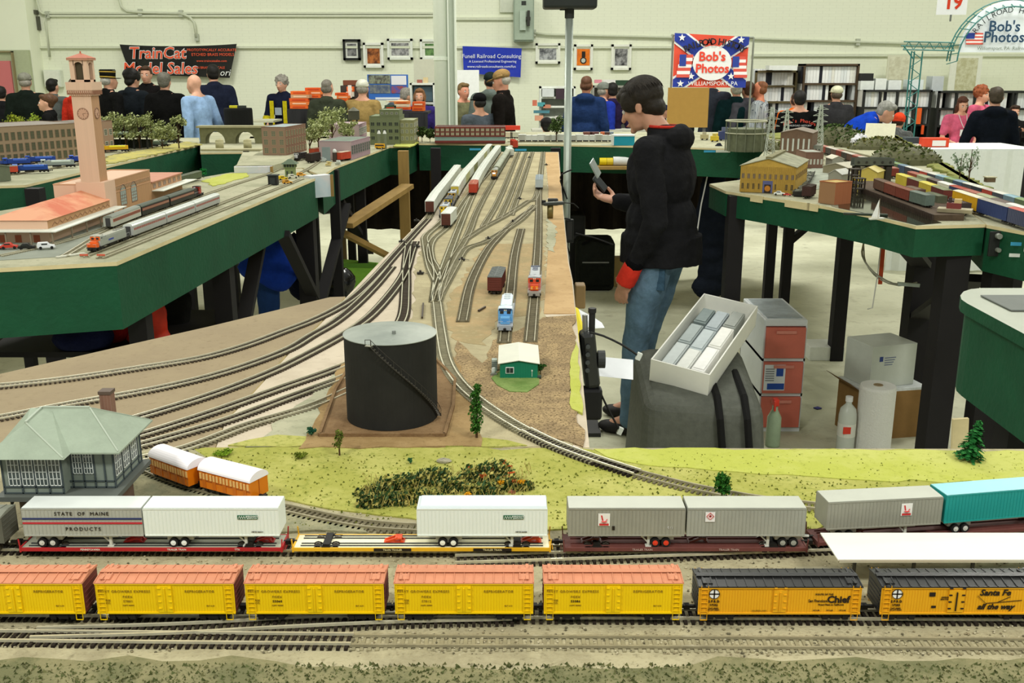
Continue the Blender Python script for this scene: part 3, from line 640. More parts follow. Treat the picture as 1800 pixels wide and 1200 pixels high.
def boxcar(label,cat,loc,rz,L,W,z0,z1,side,roof,group=None,ends=None,style='plain',rib=None,door=None,fine=False,name='boxcar'):
    t=thing(name,label,cat,loc,rz,group); ends=ends or side; h=W/2
    key=(L,W,z0,z1,side.name,roof.name,ends.name,style)
    def body():
        m=MB(); m.ext([(-h,z0),(h,z0),(h,z1),(-h,z1)],-L/2,L/2)
        m.m=[1,1,0,0,0,0][:len(m.m)]
        if style=='rack':
            n=int(L/.012)
            for i in range(n+1):
                x=-L/2+L*i/n
                for s in(-1,1): m.bx(x-.0012,s*h-.0008,z0,x+.0012,s*h+.0008,z1)
        elif style=='plank':
            n=int(L/.0028)
            for s in(-1,1):
                m.bx(-L/2,s*(h+.0006)-.0005,z0,L/2,s*(h+.0006)+.0005,z0+.0018); m.bx(-L/2,s*(h+.0006)-.0005,z1-.0015,L/2,s*(h+.0006)+.0005,z1)
                for i in range(1,n): 
                    x=-L/2+L*i/n; m.bx(x-.00020,s*h-.00025,z0+.002,x+.00020,s*h+.00025,z1-.0015)
        elif style=='rib':
            n=int(L/.0085)
            for i in range(n+1):
                x=-L/2+L*i/n
                for s in(-1,1): m.bx(x-.0006,s*h-.0006,z0,x+.0006,s*h+.0006,z1)
        for s in(-1,1):
            for k in range(5):
                zz=z0+.004+(z1-z0-.006)*k/5; m.bx(s*L/2-.0006,-h+.003,zz,s*L/2+.0006,h-.003,zz+.0012,1)
        return m.mesh([side,ends])
    ob('car_body',shared(('b',)+key,body),t)
    def rf():
        m=MB(); e=.0012; m.ext([(-h-e,z1-.0003),(h+e,z1-.0003),(h+e,z1+.0006),(0,z1+.0032),(-h-e,z1+.0006)],-L/2-.0008,L/2+.0008)
        n=max(6,int(L/.0095))
        for i in range(n+1):
            x=-L/2+L*i/n
            for s in(-1,1): m.beam((x,s*.001,z1+.0034),(x,s*(h+.0008),z1+.0010),.0009,.0009)
        return m.mesh([roof])
    ob('roof',shared(('r',)+key,rf),t)
    if fine or style=='plank':
        def rw():
            m=MB(); m.bx(-L/2,-.0035,z1+.0040,L/2,-.0013,z1+.0048); m.bx(-L/2,-.0011,z1+.0040,L/2,.0011,z1+.0048); m.bx(-L/2,.0013,z1+.0040,L/2,.0035,z1+.0048)
            for s in(-1,1): m.bx(s*(L/2-.006)-.0015,-h+.002,z1+.0030,s*(L/2-.006)+.0015,h-.002,z1+.0036)
            return m.mesh([roof])
        ob('running_board',shared(('rw',)+key,rw),t)
        def hatch():
            m=MB(); m.box((0,0,0),(.010,.009,.0016)); m.bx(-.0045,-.0052,-.0005,-.0035,.0052,.0014); m.bx(.0035,-.0052,-.0005,.0045,.0052,.0014); return m.mesh([roof])
        if style=='plank':
            for sx in(-1,1):
                for sy in(-1,1): o=ob('ice_hatch',shared(('ht',roof.name),hatch),t,(sx*(L/2-.0095),sy*(h-.0085),z1+.0022)); o.rotation_euler=(-sy*.16,0,0)
    if fine:
        for sx in(-1,1):
            for sy in(-1,1):
                def lad():
                    m=MB(); 
                    for k in range(6): m.bx(-.0035,-.0004,.003+k*.005,.0035,.0004,.0036+k*.005)
                    m.bx(-.0037,-.0003,.001,-.0032,.0003,.032); m.bx(.0032,-.0003,.001,.0037,.0003,.032); m.bx(-.0035,-.0005,-.006,-.0031,.0005,.002); m.bx(.0031,-.0005,-.006,.0035,.0005,.002); m.bx(-.0035,-.0005,-.0065,.0035,.0005,-.006); return m.mesh([side])
                ob('ladder',shared(('lad',side.name),lad),t,(sx*(L/2-.006),sy*(h+.0012),z0))
        def uf():
            m=MB(); m.bx(-L/2+.01,-.004,z0-.0035,L/2-.01,.004,z0); m.bx(-.012,-h+.004,z0-.003,.012,h-.004,z0); m.bx(-L/2+.03,-h+.002,z0-.0016,L/2-.03,-h+.004,z0); m.cyl((.02,-.008,z0-.003),(.032,-.008,z0-.003),.0025,n=8); m.cyl((-.015,-.008,z0-.003),(-.008,-.008,z0-.003),.0022,n=8); return m.mesh([DK])
        ob('underframe',shared(('uf',)+key,uf),t)
    gear(t,L)
    return t
def door_on(t,x,w,W,z0,z1,m,hm=DK,hinged=True):
    h=W/2
    d=MB().bx(x-w/2,-h-.0014,z0+.001,x+w/2,-h,z1-.001); 
    d=d.build('car_door',m,t); hb=MB()
    for s in(-1,1):
        for k in range(4): hb.bx(x+s*w/2-.003 if s>0 else x-w/2,-h-.0022,z0+.005+k*.0075,x+s*w/2 if s>0 else x-w/2+.003,-h-.0013,z0+.0062+k*.0075)
    hb.build('door_hinge',hm,t); MB().bx(x-.0006,-h-.0026,z0+.003,x+.0004,-h-.0013,z1-.003).build('door_bar',hm,t)
# -- yellow refrigerator cars
YEL=mat((.93,.78,.01),rough=.5,var=.05,scale=30); RED_R=mat((.80,.53,.40),rough=.7,var=.12,scale=60); END_R=mat((.44,.22,.17),rough=.7,var=.2,scale=60)
ORG=mat((.90,.66,.10),rough=.5,var=.06,scale=30); BLKR=mat((.14,.14,.14),rough=.35,var=.3,scale=60,spec=.6)
INK=mat((.62,.50,.08),kind='plain'); INKD=mat((.14,.11,.08),kind='plain')
Yn=.900; Zn=PY(900,1078,Yn).z
def nx(px,y=1050,Y=Yn): return PY(px,y,Y).x
tagn=['leftmost yellow refrigerator car, cut off by the left edge','second yellow refrigerator car from the left, on the front track','middle yellow refrigerator car with a brick red roof','fourth yellow refrigerator car, just left of the one beside the black roofed cars','rightmost yellow refrigerator car with red roof, next to the black roofed cars']
nums=['55823','57881','55060','57812','55086']
h0=.0163-RT; h1=.0516-RT
for i,(a,b) in enumerate([(-93,152),(172,415),(434,676),(696,936),(958,1196)]):
    x0,x1=nx(a,1077),nx(b,1077); L=x1-x0; yo=.0185+(-.0008*(2-i))*0
    Yc=Yn+.018+ (P(900,1083.5).y-P((a+b)/2,1079+(a+b)/2*.005).y)*-.0
    t=boxcar(tagn[i],'refrigerator car',((x0+x1)/2,Yn+.018,TZ+RT),0,.1398,.036,h0,h1-.0012,YEL,RED_R,'yellow refrigerator cars',ends=END_R,style='plank',fine=True,name='refrigerator_car')
    y_=-.0184
    text('FRUIT GROWERS EXPRESS',.0040,INK,t,(-.041,y_,h1-.0105),ext=.0002,space=1.15)
    text('REFRIGERATOR',.0040,INK,t,(.035,y_,h1-.0105),ext=.0002,space=1.1)
    text('FGEX',.0036,INK,t,(-.038,y_,h1-.0165),ext=.0002,space=1.2); text(nums[i],.0036,INKD if i in(2,4) else INK,t,(-.038,y_,h1-.0215),ext=.0002,space=1.1)
    text('CAPY 80000',.0022,INK,t,(-.038,y_,h1-.026),ext=.0002); text('FGE\nCO.',.0030,INK,t,(-.058,y_,h1-.022),ext=.0002); text('BLT 6-31',.0022,INK,t,(.045,y_,h1-.0265),ext=.0002)
    door_on(t,0,.014,.0362,h0+.001,h1-.003,YEL,YEL)
for i,(a,b) in enumerate([(1226,1511),(1545,1831)]):
    x0,x1=nx(a,1080),nx(b,1080); L=x1-x0; H1=h1+.0005
    t=boxcar(['orange refrigerator car with black roof lettered Chief','orange refrigerator car with black roof cut off at the right edge, lettered all the way'][i],'refrigerator car',((x0+x1)/2,Yn+.018,TZ+RT),0,L,.036,h0-.0005,H1-.0062,ORG,BLKR,'orange refrigerator cars',ends=BLKR,style='plank',fine=True,name='refrigerator_car')
    MB().bx(-L/2,-.0188,H1-.0066,L/2,-.0176,H1-.0052).bx(-L/2,.0176,H1-.0066,L/2,.0188,H1-.0052).build('roof_edge',BLKR,t)
    MB().bx(-L/2,-.0187,h0-.0012,L/2,-.0178,h0+.0006).build('side_sill',BLKR,t)
    y_=-.0187; zc=h1
    m=MB(); m.cyl((-.0665+.0,y_,h1-.013),(-.0665,y_+.0004,h1-.013),.0052,n=24); m.build('emblem_disc',mat((.93,.93,.92),kind='plain'),t)
    MB().box((-.0665,y_-.0002,h1-.013),(.0106,.0004,.0012)).box((-.0665,y_-.0002,h1-.013),(.0012,.0004,.0104)).build('emblem_cross',INKD,t)
    m=MB(); 
    for k in range(24):
        a0,a1=2*PI*k/24,2*PI*(k+1)/24; m.beam((-.0665+.0052*math.cos(a0),y_-.0002,h1-.013+.0052*math.sin(a0)),(-.0665+.0052*math.cos(a1),y_-.0002,h1-.013+.0052*math.sin(a1)),.0007,.0004)
    m.build('emblem_ring',INKD,t)
    text('S F R D',.0036,INKD,t,(-.0665,y_,h1-.0215),ext=.0002,off=.0001); text(['37582','37285'][i],.0034,INKD,t,(-.0665,y_,h1-.0255),ext=.0002); text('CAPY 80000\nLD LMT 85200',.0019,INKD,t,(-.0665,y_,h1-.030),ext=.0002)
    if i==0:
        text('Chief',.0105,INKD,t,(.059,y_,h1-.0195),ext=.0002,off=.0003); text('San Francisco',.0044,INKD,t,(.0385,y_,h1-.0208),ext=.0002,sx=.8)
        text('ROUTE OF THE',.0026,INKD,t,(.0445,y_,h1-.0135),ext=.0002); text('Finest Fleet to California',.0026,INKD,t,(.052,y_,h1-.0250),ext=.0002)
        text('EQUIPPED WITH',.0020,INK,t,(-.02,y_,h1-.0318),ext=.0002)
        for x in(.0375,.051,.064): text('WT 3-48',.0018,INKD,t,(x,y_,h1-.0315),ext=.0002)
        door_on(t,0,.013,.0362,h0+.001,h1-.0075,ORG,ORG)
    else:
        text('Santa Fe',.0092,INKD,t,(.032,y_,h1-.0118),ext=.0002,shear=.25,off=.0002); text('all the way',.0085,INKD,t,(.034,y_,h1-.0275),ext=.0002,shear=.35,off=.0002)
        MB().beam((.015,y_,h1-.015),(.024,y_,h1-.0235),.0007,.0003).beam((.024,y_,h1-.0235),(.06,y_,h1-.020),.0007,.0003).beam((.036,y_,h1-.022),(.048,y_,h1-.016),.0006,.0003).build('map_line',INKD,t)
        door_on(t,-.0065,.016,.0362,h0+.001,h1-.0075,ORG,INKD)
        MB().box((-.031,y_,h1-.0135),(.006,.0003,.0045)).box((-.0285,y_,h1-.0275),(.0045,.0003,.0025)).build('placard',INKD,t)
        for s,x in(('REFRIG\nERATOR',-.018),): text(s,.0022,INKD,t,(x,y_,h1-.018),ext=.0002)
# -- trailers and flat cars
def trailer(label,loc,rz,L,sidem,roofm,hub=(.8,.8,.78),ribs=True,W=.034,zb=.0142,zt=.048,group='truck trailers riding on flatcars',axx=None,nose=True):
    t=thing('truck_trailer',label,'trailer',loc,rz,group); h=W/2; n=int(L/.0042)
    m=MB(); m.bx(-L/2,-h,zb,L/2,h,zt)
    if ribs:
        for i in range(n+1):
            x=-L/2+L*i/n
            for s in(-1,1): m.bx(x-.0003,s*h-.00035,zb+.001,x+.0003,s*h+.00035,zt-.001)
    for s in(-1,1): m.bx(-L/2,s*h-.0006,zb-.0008,L/2,s*h+.0006,zb+.0008); m.bx(-L/2,s*h-.0006,zt-.0012,L/2,s*h+.0006,zt)
    m.build('trailer_body',sidem,t)
    MB().bx(-L/2+.0003,-h+.0004,zt,L/2-.0003,h-.0004,zt+.0008).build('trailer_roof',roofm,t)
    ax=axx if axx is not None else -L/2+.018
    for k in range(2):
        x=ax+k*.0125; w=thing_part('wheel_axle',t,(x,0,.0053)); 
    MB().bx(ax-.008,-h+.006,.007,ax+.022,h-.006,zb).build('axle_frame',mat((.75,.76,.74)),t)
    MB().bx(-L/2+.045 if axx is None else ax+.03,-h+.002,zb-.003,L/2-.03,-h+.004,zb-.001).bx(-L/2+.045 if axx is None else ax+.03,h-.004,zb-.003,L/2-.03,h-.002,zb-.001).build('side_rail',mat((.75,.76,.74)),t)
    for s in(-1,1):
        MB().bx(L/2-.042,s*(h-.005)-.0015,.0005,L/2-.039,s*(h-.005)+.0015,zb).bx(L/2-.044,s*(h-.005)-.003,-.0005,L/2-.037,s*(h-.005)+.003,.0012).beam((L/2-.040,s*(h-.005),.004),(L/2-.052,s*(h-.005),zb),.0015).build('landing_leg',mat((.78,.79,.76)),t)
    for c in list(t.children):
        pass
    for k in range(2):
        x=ax+k*.0125
        for s in(-1,1):
            for off in(.0,.0058):
                yy=s*(h-.0012-off)
                w=MB().cyl((x,yy-s*.0044,.0054),(x,yy,.0054),.0054,n=20).build('tire',mat((.10,.10,.10),rough=.8),t)
            yy=s*(h-.0012); MB().cyl((x,yy-.0002*s,.0054),(x,yy+.0004*s,.0054),.0031,n=16).cyl((x,yy+.0003*s,.0054),(x,yy+.0011*s,.0054),.0012,n=8).build('wheel_hub',mat(hub,kind='plain',rough=.4),t)
    return t
def thing_part(*a): return None
def flatcar(label,loc,rz,L,deck,sill,W=.034,hitch=(.8,.25,.15),hx=(),ends=True,group='trailer flatcars',rails=True):
    t=thing('flatcar',label,'flatcar',loc,rz,group); h=W/2; z=.0062
    MB().bx(-L/2,-h,z,L/2,h,z+.0022).build('deck',deck,t)
    MB().bx(-L/2,-h-.0008,z-.0018,L/2,-h+.0008,z+.0024).bx(-L/2,h-.0008,z-.0018,L/2,h+.0008,z+.0024).bx(-L/2+.03,-.004,z-.004,L/2-.03,.004,z).build('side_sill',sill,t)
    if rails:
        for s in(-1,1):
            for o in(.0045,.0105): MB().bx(-L/2+.008,s*(h-o)-.0005,z+.0022,L/2-.008,s*(h-o)+.0005,z+.0034).build('guide_rail',mat((.18,.19,.22)) if deck is not DKR else sill,t)
    for x in hx:
        m=MB(); 
        m.bx(x-.010,-.006,z+.0022,x+.014,.006,z+.0032); m.beam((x-.008,-.004,z+.003),(x+.006,-.004,z+.0082),.0022); m.beam((x-.008,.004,z+.003),(x+.006,.004,z+.0082),.0022); m.bx(x+.003,-.006,z+.0072,x+.011,.006,z+.0086); m.beam((x+.012,-.004,z+.003),(x+.007,-.004,z+.0082),.0018); m.beam((x+.012,.004,z+.003),(x+.007,.004,z+.0082),.0018)
        m.build('trailer_hitch',mat(hitch,rough=.5),t)
    if ends:
        for s in(-1,1):
            m=MB(); m.bx(s*L/2-.001,-h-.001,z-.003,s*L/2+.001,h+.001,z+.003); 
            for y in(-h,h): m.beam((s*L/2,y,z),(s*(L/2+.001),y,z+.013),.0013)
            m.cyl((s*(L/2+.003),-h+.004,z-.002),(s*(L/2+.003),h-.004,z-.002),.0006,n=5)
            m.build('end_frame',sill,t)
    gear(t,L,.038); return t
DKR=mat((.42,.24,.22),rough=.7,var=.2,scale=50)
YT=1.046; ZB=PY(900,967,YT).z
def tx(px,Y=YT,py=967): return PY(px,py,Y).x
WHT=mat((.90,.93,.91),rough=.4,var=.02); SILV=mat((.70,.71,.68),rough=.45,metal=.15,var=.08,scale=20); REDS=mat((.68,.14,.16),rough=.5,var=.1)
yc=YT+.0175
def fcar(a,b,label,deck,sill,**k):
    x0,x1=tx(a),tx(b); return flatcar(label,((x0+x1)/2,yc,TZ+RT),0,x1-x0,deck,sill,**k),(x0+x1)/2
BOXG=mat((.66,.67,.60),rough=.6,var=.1)
t,c=fcar(36,495,'red edged flatcar carrying the grey and white trailers',BOXG,REDS,hitch=(.72,.16,.15),hx=(tx(225)-tx(265.5),.105+.02))
for x,s_ in((-.07,'PENNSYLVANIA'),(.03,'TRAILER TRAIN'),(.10,'TTX')): text(s_,.0032,mat((.9,.85,.8),kind='plain'),t,(x,-.0182,.0066),ext=.0002)
t,c=fcar(515,967,'yellow edged flatcar, left half empty, with one white trailer',mat((.93,.91,.78),rough=.5,var=.05),mat((.88,.68,.15),rough=.5,var=.08),hitch=(.85,.30,.12),hx=(-.035,.125))
for x0_,x1_,s_ in((-.055,-.012,'TRAIN TRAILER'),(.06,.104,'TRAILER TRAIN')):
    MB().bx(x0_,-.0187,.0048,x1_,-.0178,.0082).build('name_panel',INKD,t); text(s_,.0032,mat((.85,.8,.6),kind='plain'),t,((x0_+x1_)/2,-.0189,.0065),ext=.0002)
t,c=fcar(992,1418,'dark red flatcar carrying two grey trailers',DKR,DKR,hitch=(.40,.20,.18),hx=(-.11,.015))
for x in(-.05,.05): text('TRAILER TRAIN',.0034,mat((.75,.65,.62),kind='plain'),t,(x,-.0182,.0064),ext=.0002)
def trl(a,b,label,sm_,rm,**k):
    Y=YT+.001; x0,x1=PY(a,915,Y).x,PY(b,915,Y).x; L=x1-x0
    return trailer(label,((x0+x1)/2,yc,TZ+RT+.0086),0,L,sm_,rm,W=.0335,zb=.0155,zt=.0490,**k),L
t,L=trl(40,250,'grey trailer lettered State of Maine Products with blue and red stripes',SILV,mat((.80,.82,.81),rough=.4,var=.05),axx=-.0505)
y_=-.0174
text('STATE  OF  MAINE',.0062,INKD,t,(0,y_,.0425),ext=.0002,space=1.25); text('PRODUCTS',.0062,INKD,t,(-.0,y_,.0235),ext=.0002,space=1.4)
MB().bx(-L/2,y_-.0002,.0355,L/2,y_+.0003,.0375).build('blue_stripe',mat((.16,.20,.38),kind='plain'),t); MB().bx(-L/2,y_-.0002,.0300,L/2,y_+.0003,.0322).build('red_stripe',mat((.72,.18,.22),kind='plain'),t)
GRN=mat((.15,.38,.26),kind='plain')
def mmlogo(t,x,z):
    MB().bx(x-.0115,y_-.0003,z-.0025,x+.0115,y_+.0002,z+.0025).build('logo_panel',GRN,t)
    m=MB()
    for k in range(4): m.beam((x-.0105+k*.0026,y_-.0006,z-.0018),(x-.0092+k*.0026,y_-.0006,z+.0018),.0007,.0003); m.beam((x-.0079+k*.0026,y_-.0006,z-.0018),(x-.0092+k*.0026,y_-.0006,z+.0018),.0007,.0003)
    m.build('logo_zigzag',mat((.92,.95,.92),kind='plain'),t); text('MERCHANTS\nDESPATCH',.0022,mat((.92,.95,.92),kind='plain'),t,(x+.0055,y_-.0005,z),ext=.0002)
t,L=trl(253,490,'white trailer with green logo on the red edged flatcar',WHT,WHT,hub=(.90,.92,.92),axx=-.0465); mmlogo(t,.042,.0385); text('MDTZ 206414',.0022,INKD,t,(.052,y_,.020),ext=.0002)
t,L=trl(733,962,'white trailer with green logo alone on the yellow edged flatcar',WHT,mat((.80,.84,.86),rough=.4,var=.03),hub=(.92,.93,.90),axx=-.046); mmlogo(t,.036,.0385); text('MDTZ 206425',.0022,INKD,t,(.045,y_,.020),ext=.0002)
MB().add([(-L/2,-.0168,.049),(L/2,-.0168,.049),(L/2,.0168,.049),(-L/2,.0168,.049),(-L/2+.004,-.0145,.0515),(L/2-.001,-.0145,.0515),(L/2-.001,.0145,.0515),(-L/2+.004,.0145,.0515)],[(4,5,6,7),(0,1,5,4),(1,2,6,5),(2,3,7,6),(3,0,4,7)]).build('roof_cap',mat((.80,.84,.86),rough=.4,var=.03),t)
GTR=mat((.60,.60,.55),rough=.55,var=.12,scale=30); GTR2=mat((.72,.73,.68),rough=.5,var=.08)
def redlogo(t,x,z,w=.0135,h=.0155):
    MB().bx(x-w/2,y_-.0004,z-h/2,x+w/2,y_,z+h/2).build('logo_card',mat((.90,.90,.88),kind='plain'),t)
    RR=mat((.78,.20,.20),kind='plain'); m=MB(); m.bx(x-w*.40,y_-.0007,z-h*.46,x+w*.40,y_-.0003,z-h*.30)
    m.beam((x-.003,y_-.0005,z-.002),(x+.003,y_-.0005,z-.002),.004,.0004); m.beam((x-.0015,y_-.0005,z-.001),(x-.003,y_-.0005,z+.0055),.0016,.0004); m.beam((x+.002,y_-.0005,z-.001),(x+.0035,y_-.0005,z+.001),.0018,.0004)
    m.build('logo_mark',RR,t)
t,L=trl(999,1204,'grey trailer with red logo card and red wheel hubs',GTR,GTR2,hub=(.85,.25,.15),axx=.034,ribs=True); redlogo(t,-.026,.0355); text('C 1 J',.003,mat((.85,.85,.85),kind='plain'),t,(.050,y_,.0255),ext=.0002); MB().bx(-.0165,y_-.0003,.0225,-.0135,y_,.0275).build('placard',INKD,t)
t,L=trl(1208,1416,'grey trailer with white diamond card, right half of the dark red flatcar',mat((.63,.64,.60),rough=.5,var=.1,scale=30),GTR2,hub=(.62,.63,.60),axx=.044)
MB().bx(-.0475,y_-.0004,.0330,-.0365,y_,.0450).build('logo_card',mat((.90,.90,.90),kind='plain'),t)
RR=mat((.75,.2,.2),kind='plain'); m=MB()
for a in range(4):
    a0,a1=PI/2*a,PI/2*(a+1); m.beam((-.042+.0042*math.cos(a0),y_-.0006,.040+.0042*math.sin(a0)),(-.042+.0042*math.cos(a1),y_-.0006,.040+.0042*math.sin(a1)),.0012,.0004)
m.box((-.042,y_-.0006,.040),(.0028,.0004,.0012)).box((-.042,y_-.0006,.040),(.0012,.0004,.0028)); m.build('logo_diamond',RR,t)
# the last trailers, on the curve behind the platform roof
def endon(a,b,key,rzadd=0):
    pass
pa=PY(1449,930,1.062); pb=PY(1655,925,1.078); rz=math.atan2(pb.y-pa.y,pb.x-pa.x)
L=(Vector((pb.x,pb.y))-Vector((pa.x,pa.y))).length; ctr=Vector(((pa.x+pb.x)/2,(pa.y+pb.y)/2,0))+Vector((-math.sin(rz),math.cos(rz),0))*.0168
t=trailer('shaded grey trailer with red logo card, behind the white platform roof',(ctr.x,ctr.y,TZ+RT+.0086),rz,L*.97,GTR,GTR2,W=.0335,zb=.0155,zt=.049); redlogo(t,.026,.036)
pc=PY(1658,925,1.0795); pd=PY(1870,915,1.108); rz2=math.atan2(pd.y-pc.y,pd.x-pc.x); L2=(Vector((pd.x,pd.y))-Vector((pc.x,pc.y))).length
c2=Vector(((pc.x+pd.x)/2,(pc.y+pd.y)/2,0))+Vector((-math.sin(rz2),math.cos(rz2),0))*.0168
TEAL=mat((.12,.58,.56),rough=.45,var=.06)
trailer('teal trailer at the right edge behind the white platform roof',(c2.x,c2.y,TZ+RT+.0086),rz2,L2,TEAL,mat((.55,.80,.82),rough=.4,var=.05),W=.0335,zb=.0155,zt=.050)
rm=(rz+rz2)/2; fm=(Vector((pa.x,pa.y))+Vector((pd.x,pd.y)))/2; fm=fm+Vector((-math.sin(rm),math.cos(rm)))*.0168
flatcar('dark red flatcar under the grey and teal trailers at right',(fm.x+.0,fm.y-.002,TZ+RT),rm,(Vector((pd.x,pd.y))-Vector((pa.x,pa.y))).length+.012,DKR,DKR,hitch=(.4,.2,.18),hx=(-.11,.02))
# dark hopper at far left on the trailer track
t=boxcar('dark grey covered hopper at the left edge behind the yellow cars','hopper car',(tx(20)-.085,yc,TZ+RT),0,.155,.034,.014,.046,mat((.38,.38,.34),rough=.7,var=.2,scale=30),mat((.52,.53,.48),rough=.6,var=.1),style='rib',name='hopper_car')
# -- platform roof
t=thing('station_platform_canopy','long white platform roof on thin posts between the trains at right','canopy',(.62,1.004,TZ))
xl=PY(1473,983,.972).x-.62; zc=PY(1473,983,.972).z-TZ
MB().bx(xl,-.032,zc-.0015,.35,.032,zc).build('canopy_roof',mat((.88,.88,.83),rough=.5,var=.03),t)
MB().bx(xl+.002,-.0315,zc-.004,.35,-.029,zc-.0015).bx(xl+.002,.029,zc-.004,.35,.0315,zc-.0015).build('canopy_beam',mat((.8,.8,.72)),t)
for px in(1511,1617,1722,1828):
    x=PY(px,990,.985).x-.62; MB().bx(x-.0016,-.006,0,x+.0016,-.003,zc-.0015).build('post',mat((.3,.32,.33)),t)
MB().bx(xl-.03,-.022,0,.35,.018,.0035).build('platform',mat((.62,.60,.50),var=.2),t)
# -- orange coaches
OC=mat((.86,.47,.07),rough=.22,var=.05,spec=.7); WR=mat((.97,.95,.97),rough=.35,var=.01)
def coach(label,ax_,bx_,L=.084):
    a=P(*ax_,TZ+.0115); b=P(*bx_,TZ+.0115); rz=math.atan2(b.y-a.y,b.x-a.x); n=Vector((-math.sin(rz),math.cos(rz),0)); c=(a+b)/2+n*.0165
    L=(b-a).length; t=thing('passenger_coach',label,'toy coach',(c.x,c.y,TZ+RT),rz,'orange toy coaches'); h=.0165; z0,z1=.007,.031
    m=MB(); m.bx(-L/2,-h,z0,L/2,h,z1)
    for s in(-1,1):
        pr=[(h*math.cos(PI*i/12),z1+.0105*math.sin(PI*i/12)) for i in range(13)]; m.ext(pr,s*L/2-.0015 if s>0 else -L/2,s*L/2 if s>0 else -L/2+.0015)
    m.build('coach_body',OC,t)
    pr=[((h+.0012)*math.cos(PI*i/14),z1+.0112*math.sin(PI*i/14)) for i in range(15)]; MB().ext(pr,-L/2-.0012,L/2+.0012).build('arched_roof',WR,t,smooth=False)
    nd=5; ww=L/nd
    for s in(-1,1):
        MB().bx(-L/2,s*h-.0005,z0+.0105,L/2,s*h+.0005,z0+.0112).bx(-L/2,s*h-.0006,z1-.001,L/2,s*h+.0006,z1).build('side_moulding',mat((.62,.30,.12),rough=.3),t)
        for k in range(nd):
            x=-L/2+ww*(k+.5)
            d=MB().bx(x-.0028,s*h-.0007,z0+.001,x+.0028,s*h+.0007,z1-.0015).build('compartment_door',mat((.80,.42,.07),rough=.25,spec=.7),t)
            for dx in(-.0056,0,.0056): MB().bx(x+dx-.0017,s*(h+.0003)-.0008,z0+.0128,x+dx+.0017,s*(h+.0003)+.0008,z1-.003).build('window',mat((.93,.74,.45),rough=.2,var=.05,spec=.8),t)
    for s in(-1,1): MB().bx(s*L/2-.0005,-.0006,z0,s*L/2+.0005,.0006,z1+.009).build('end_seam',mat((.70,.36,.07)),t)
    MB().bx(-L/2+.002,-h+.002,z0-.003,L/2-.002,h-.002,z0).build('chassis',DK,t)
    gear(t,L,.02,w=.028); return t
coach('orange coach with white arched roof at the rear, left of the other coach',(265,832),(332,857))
coach('orange coach with white arched roof in front, half behind the white trailer',(352,857),(441,881))
# ---------- scenery ----------
def leaves(m,c,r,n,sz,rnd,mi=0,shell=.35,nm=1,squash=1):
    c=Vector(c)
    for i in range(n):
        v=Vector((rnd.gauss(0,1),rnd.gauss(0,1),rnd.gauss(0,1))).normalized()*(shell+(1-shell)*rnd.random())
        p=c+Vector((v.x*r[0],v.y*r[1],v.z*r[2])); s=sz*rnd.uniform(.6,1.4)
        a=Vector((rnd.gauss(0,1),rnd.gauss(0,1),rnd.gauss(0,1))).normalized(); b=a.orthogonal().normalized(); d=a.cross(b)
        m.add([p+b*s,p+d*s*.6,p-b*s,p-d*s*.6],[(0,1,2,3)],mi+rnd.randrange(nm))
def folmats(*cs): return [mat(c,rough=.95,var=.3,scale=60,spec=.05) for c in cs]
def tree(label,loc,h,r,cols,kind='round',seed=1,n=700,leaf=.0022,trunk=(.30,.22,.13),cat='model tree',group=None,name='model_tree',lean=0):
    rnd=random.Random(seed); t=thing(name,label,cat,loc,0,group); m=MB()
    th=h*.25 if kind!='conifer' else h*.1
    if lean: t.rotation_euler[1]=lean
    b=MB(); b.cyl((0,0,-.001),(0,0,h*.85),h*.018+.0006,h*.006+.0003,n=7)
    if kind=='conifer':
        k=14
        for i in range(k):
            z=th+(h-th)*i/k; rr=r*(1-i/k)**.9+r*.05; na=max(5,int(11*(1-i/k)))
            for j in range(na):
                a=2*PI*j/na+rnd.uniform(-.4,.4); e=Vector((math.cos(a)*rr,math.sin(a)*rr,z-rr*.15+rnd.uniform(-.002,.002))); o=Vector((0,0,z+rr*.12))
                for q in range(7):
                    u=(q+1)/7; p=o+(e-o)*u; s=leaf*(1.6-u*.8)
                    w=Vector((-math.sin(a),math.cos(a),0))*s*1.6+Vector((0,0,rnd.uniform(-.5,.2)*s)); d=(e-o).normalized()*s
                    m.add([p-w,p+d,p+w,p-d*.6+Vector((0,0,s*.5))],[(0,1,2,3)],rnd.randrange(len(cols)))
    elif kind=='poplar':
        for i in range(9):
            z=th*.7+(h-th*.7)*i/8.5; rr=r*(1-abs(i/8-.35)*.8); leaves(m,(rnd.uniform(-.2,.2)*r,rnd.uniform(-.2,.2)*r,z),(rr,rr,h*.08),n//9,leaf,rnd,nm=len(cols))
    elif kind=='loose':
        for i in range(12):
            a=rnd.random()*2*PI; rr=r*rnd.uniform(.3,.75); z=h*rnd.uniform(.35,.9); e=Vector((math.cos(a)*rr,math.sin(a)*rr,z)); b.cyl((0,0,h*rnd.uniform(.15,.4)),e,h*.008+.0002,h*.003+.0001,n=5)
            leaves(m,e,(r*.36,r*.36,h*.14),n//12,leaf,rnd,nm=len(cols),shell=.1)
    else:
        for i in range(9):
            a=rnd.random()*2*PI; rr=r*rnd.uniform(.1,.6); z=h*rnd.uniform(.4,.85); e=Vector((math.cos(a)*rr,math.sin(a)*rr,z)); b.cyl((0,0,h*.25),e,h*.008,h*.004,n=5)
            leaves(m,e,(r*.5,r*.5,h*.17),n//9,leaf,rnd,nm=len(cols),shell=.2)
    b.build('trunk',mat(trunk,rough=.9,var=.3,scale=80),t); m.build('foliage',folmats(*cols),t); return t
GT=TZ+.002
def pl(px,py,z=GT): return tuple(P(px,py,z))
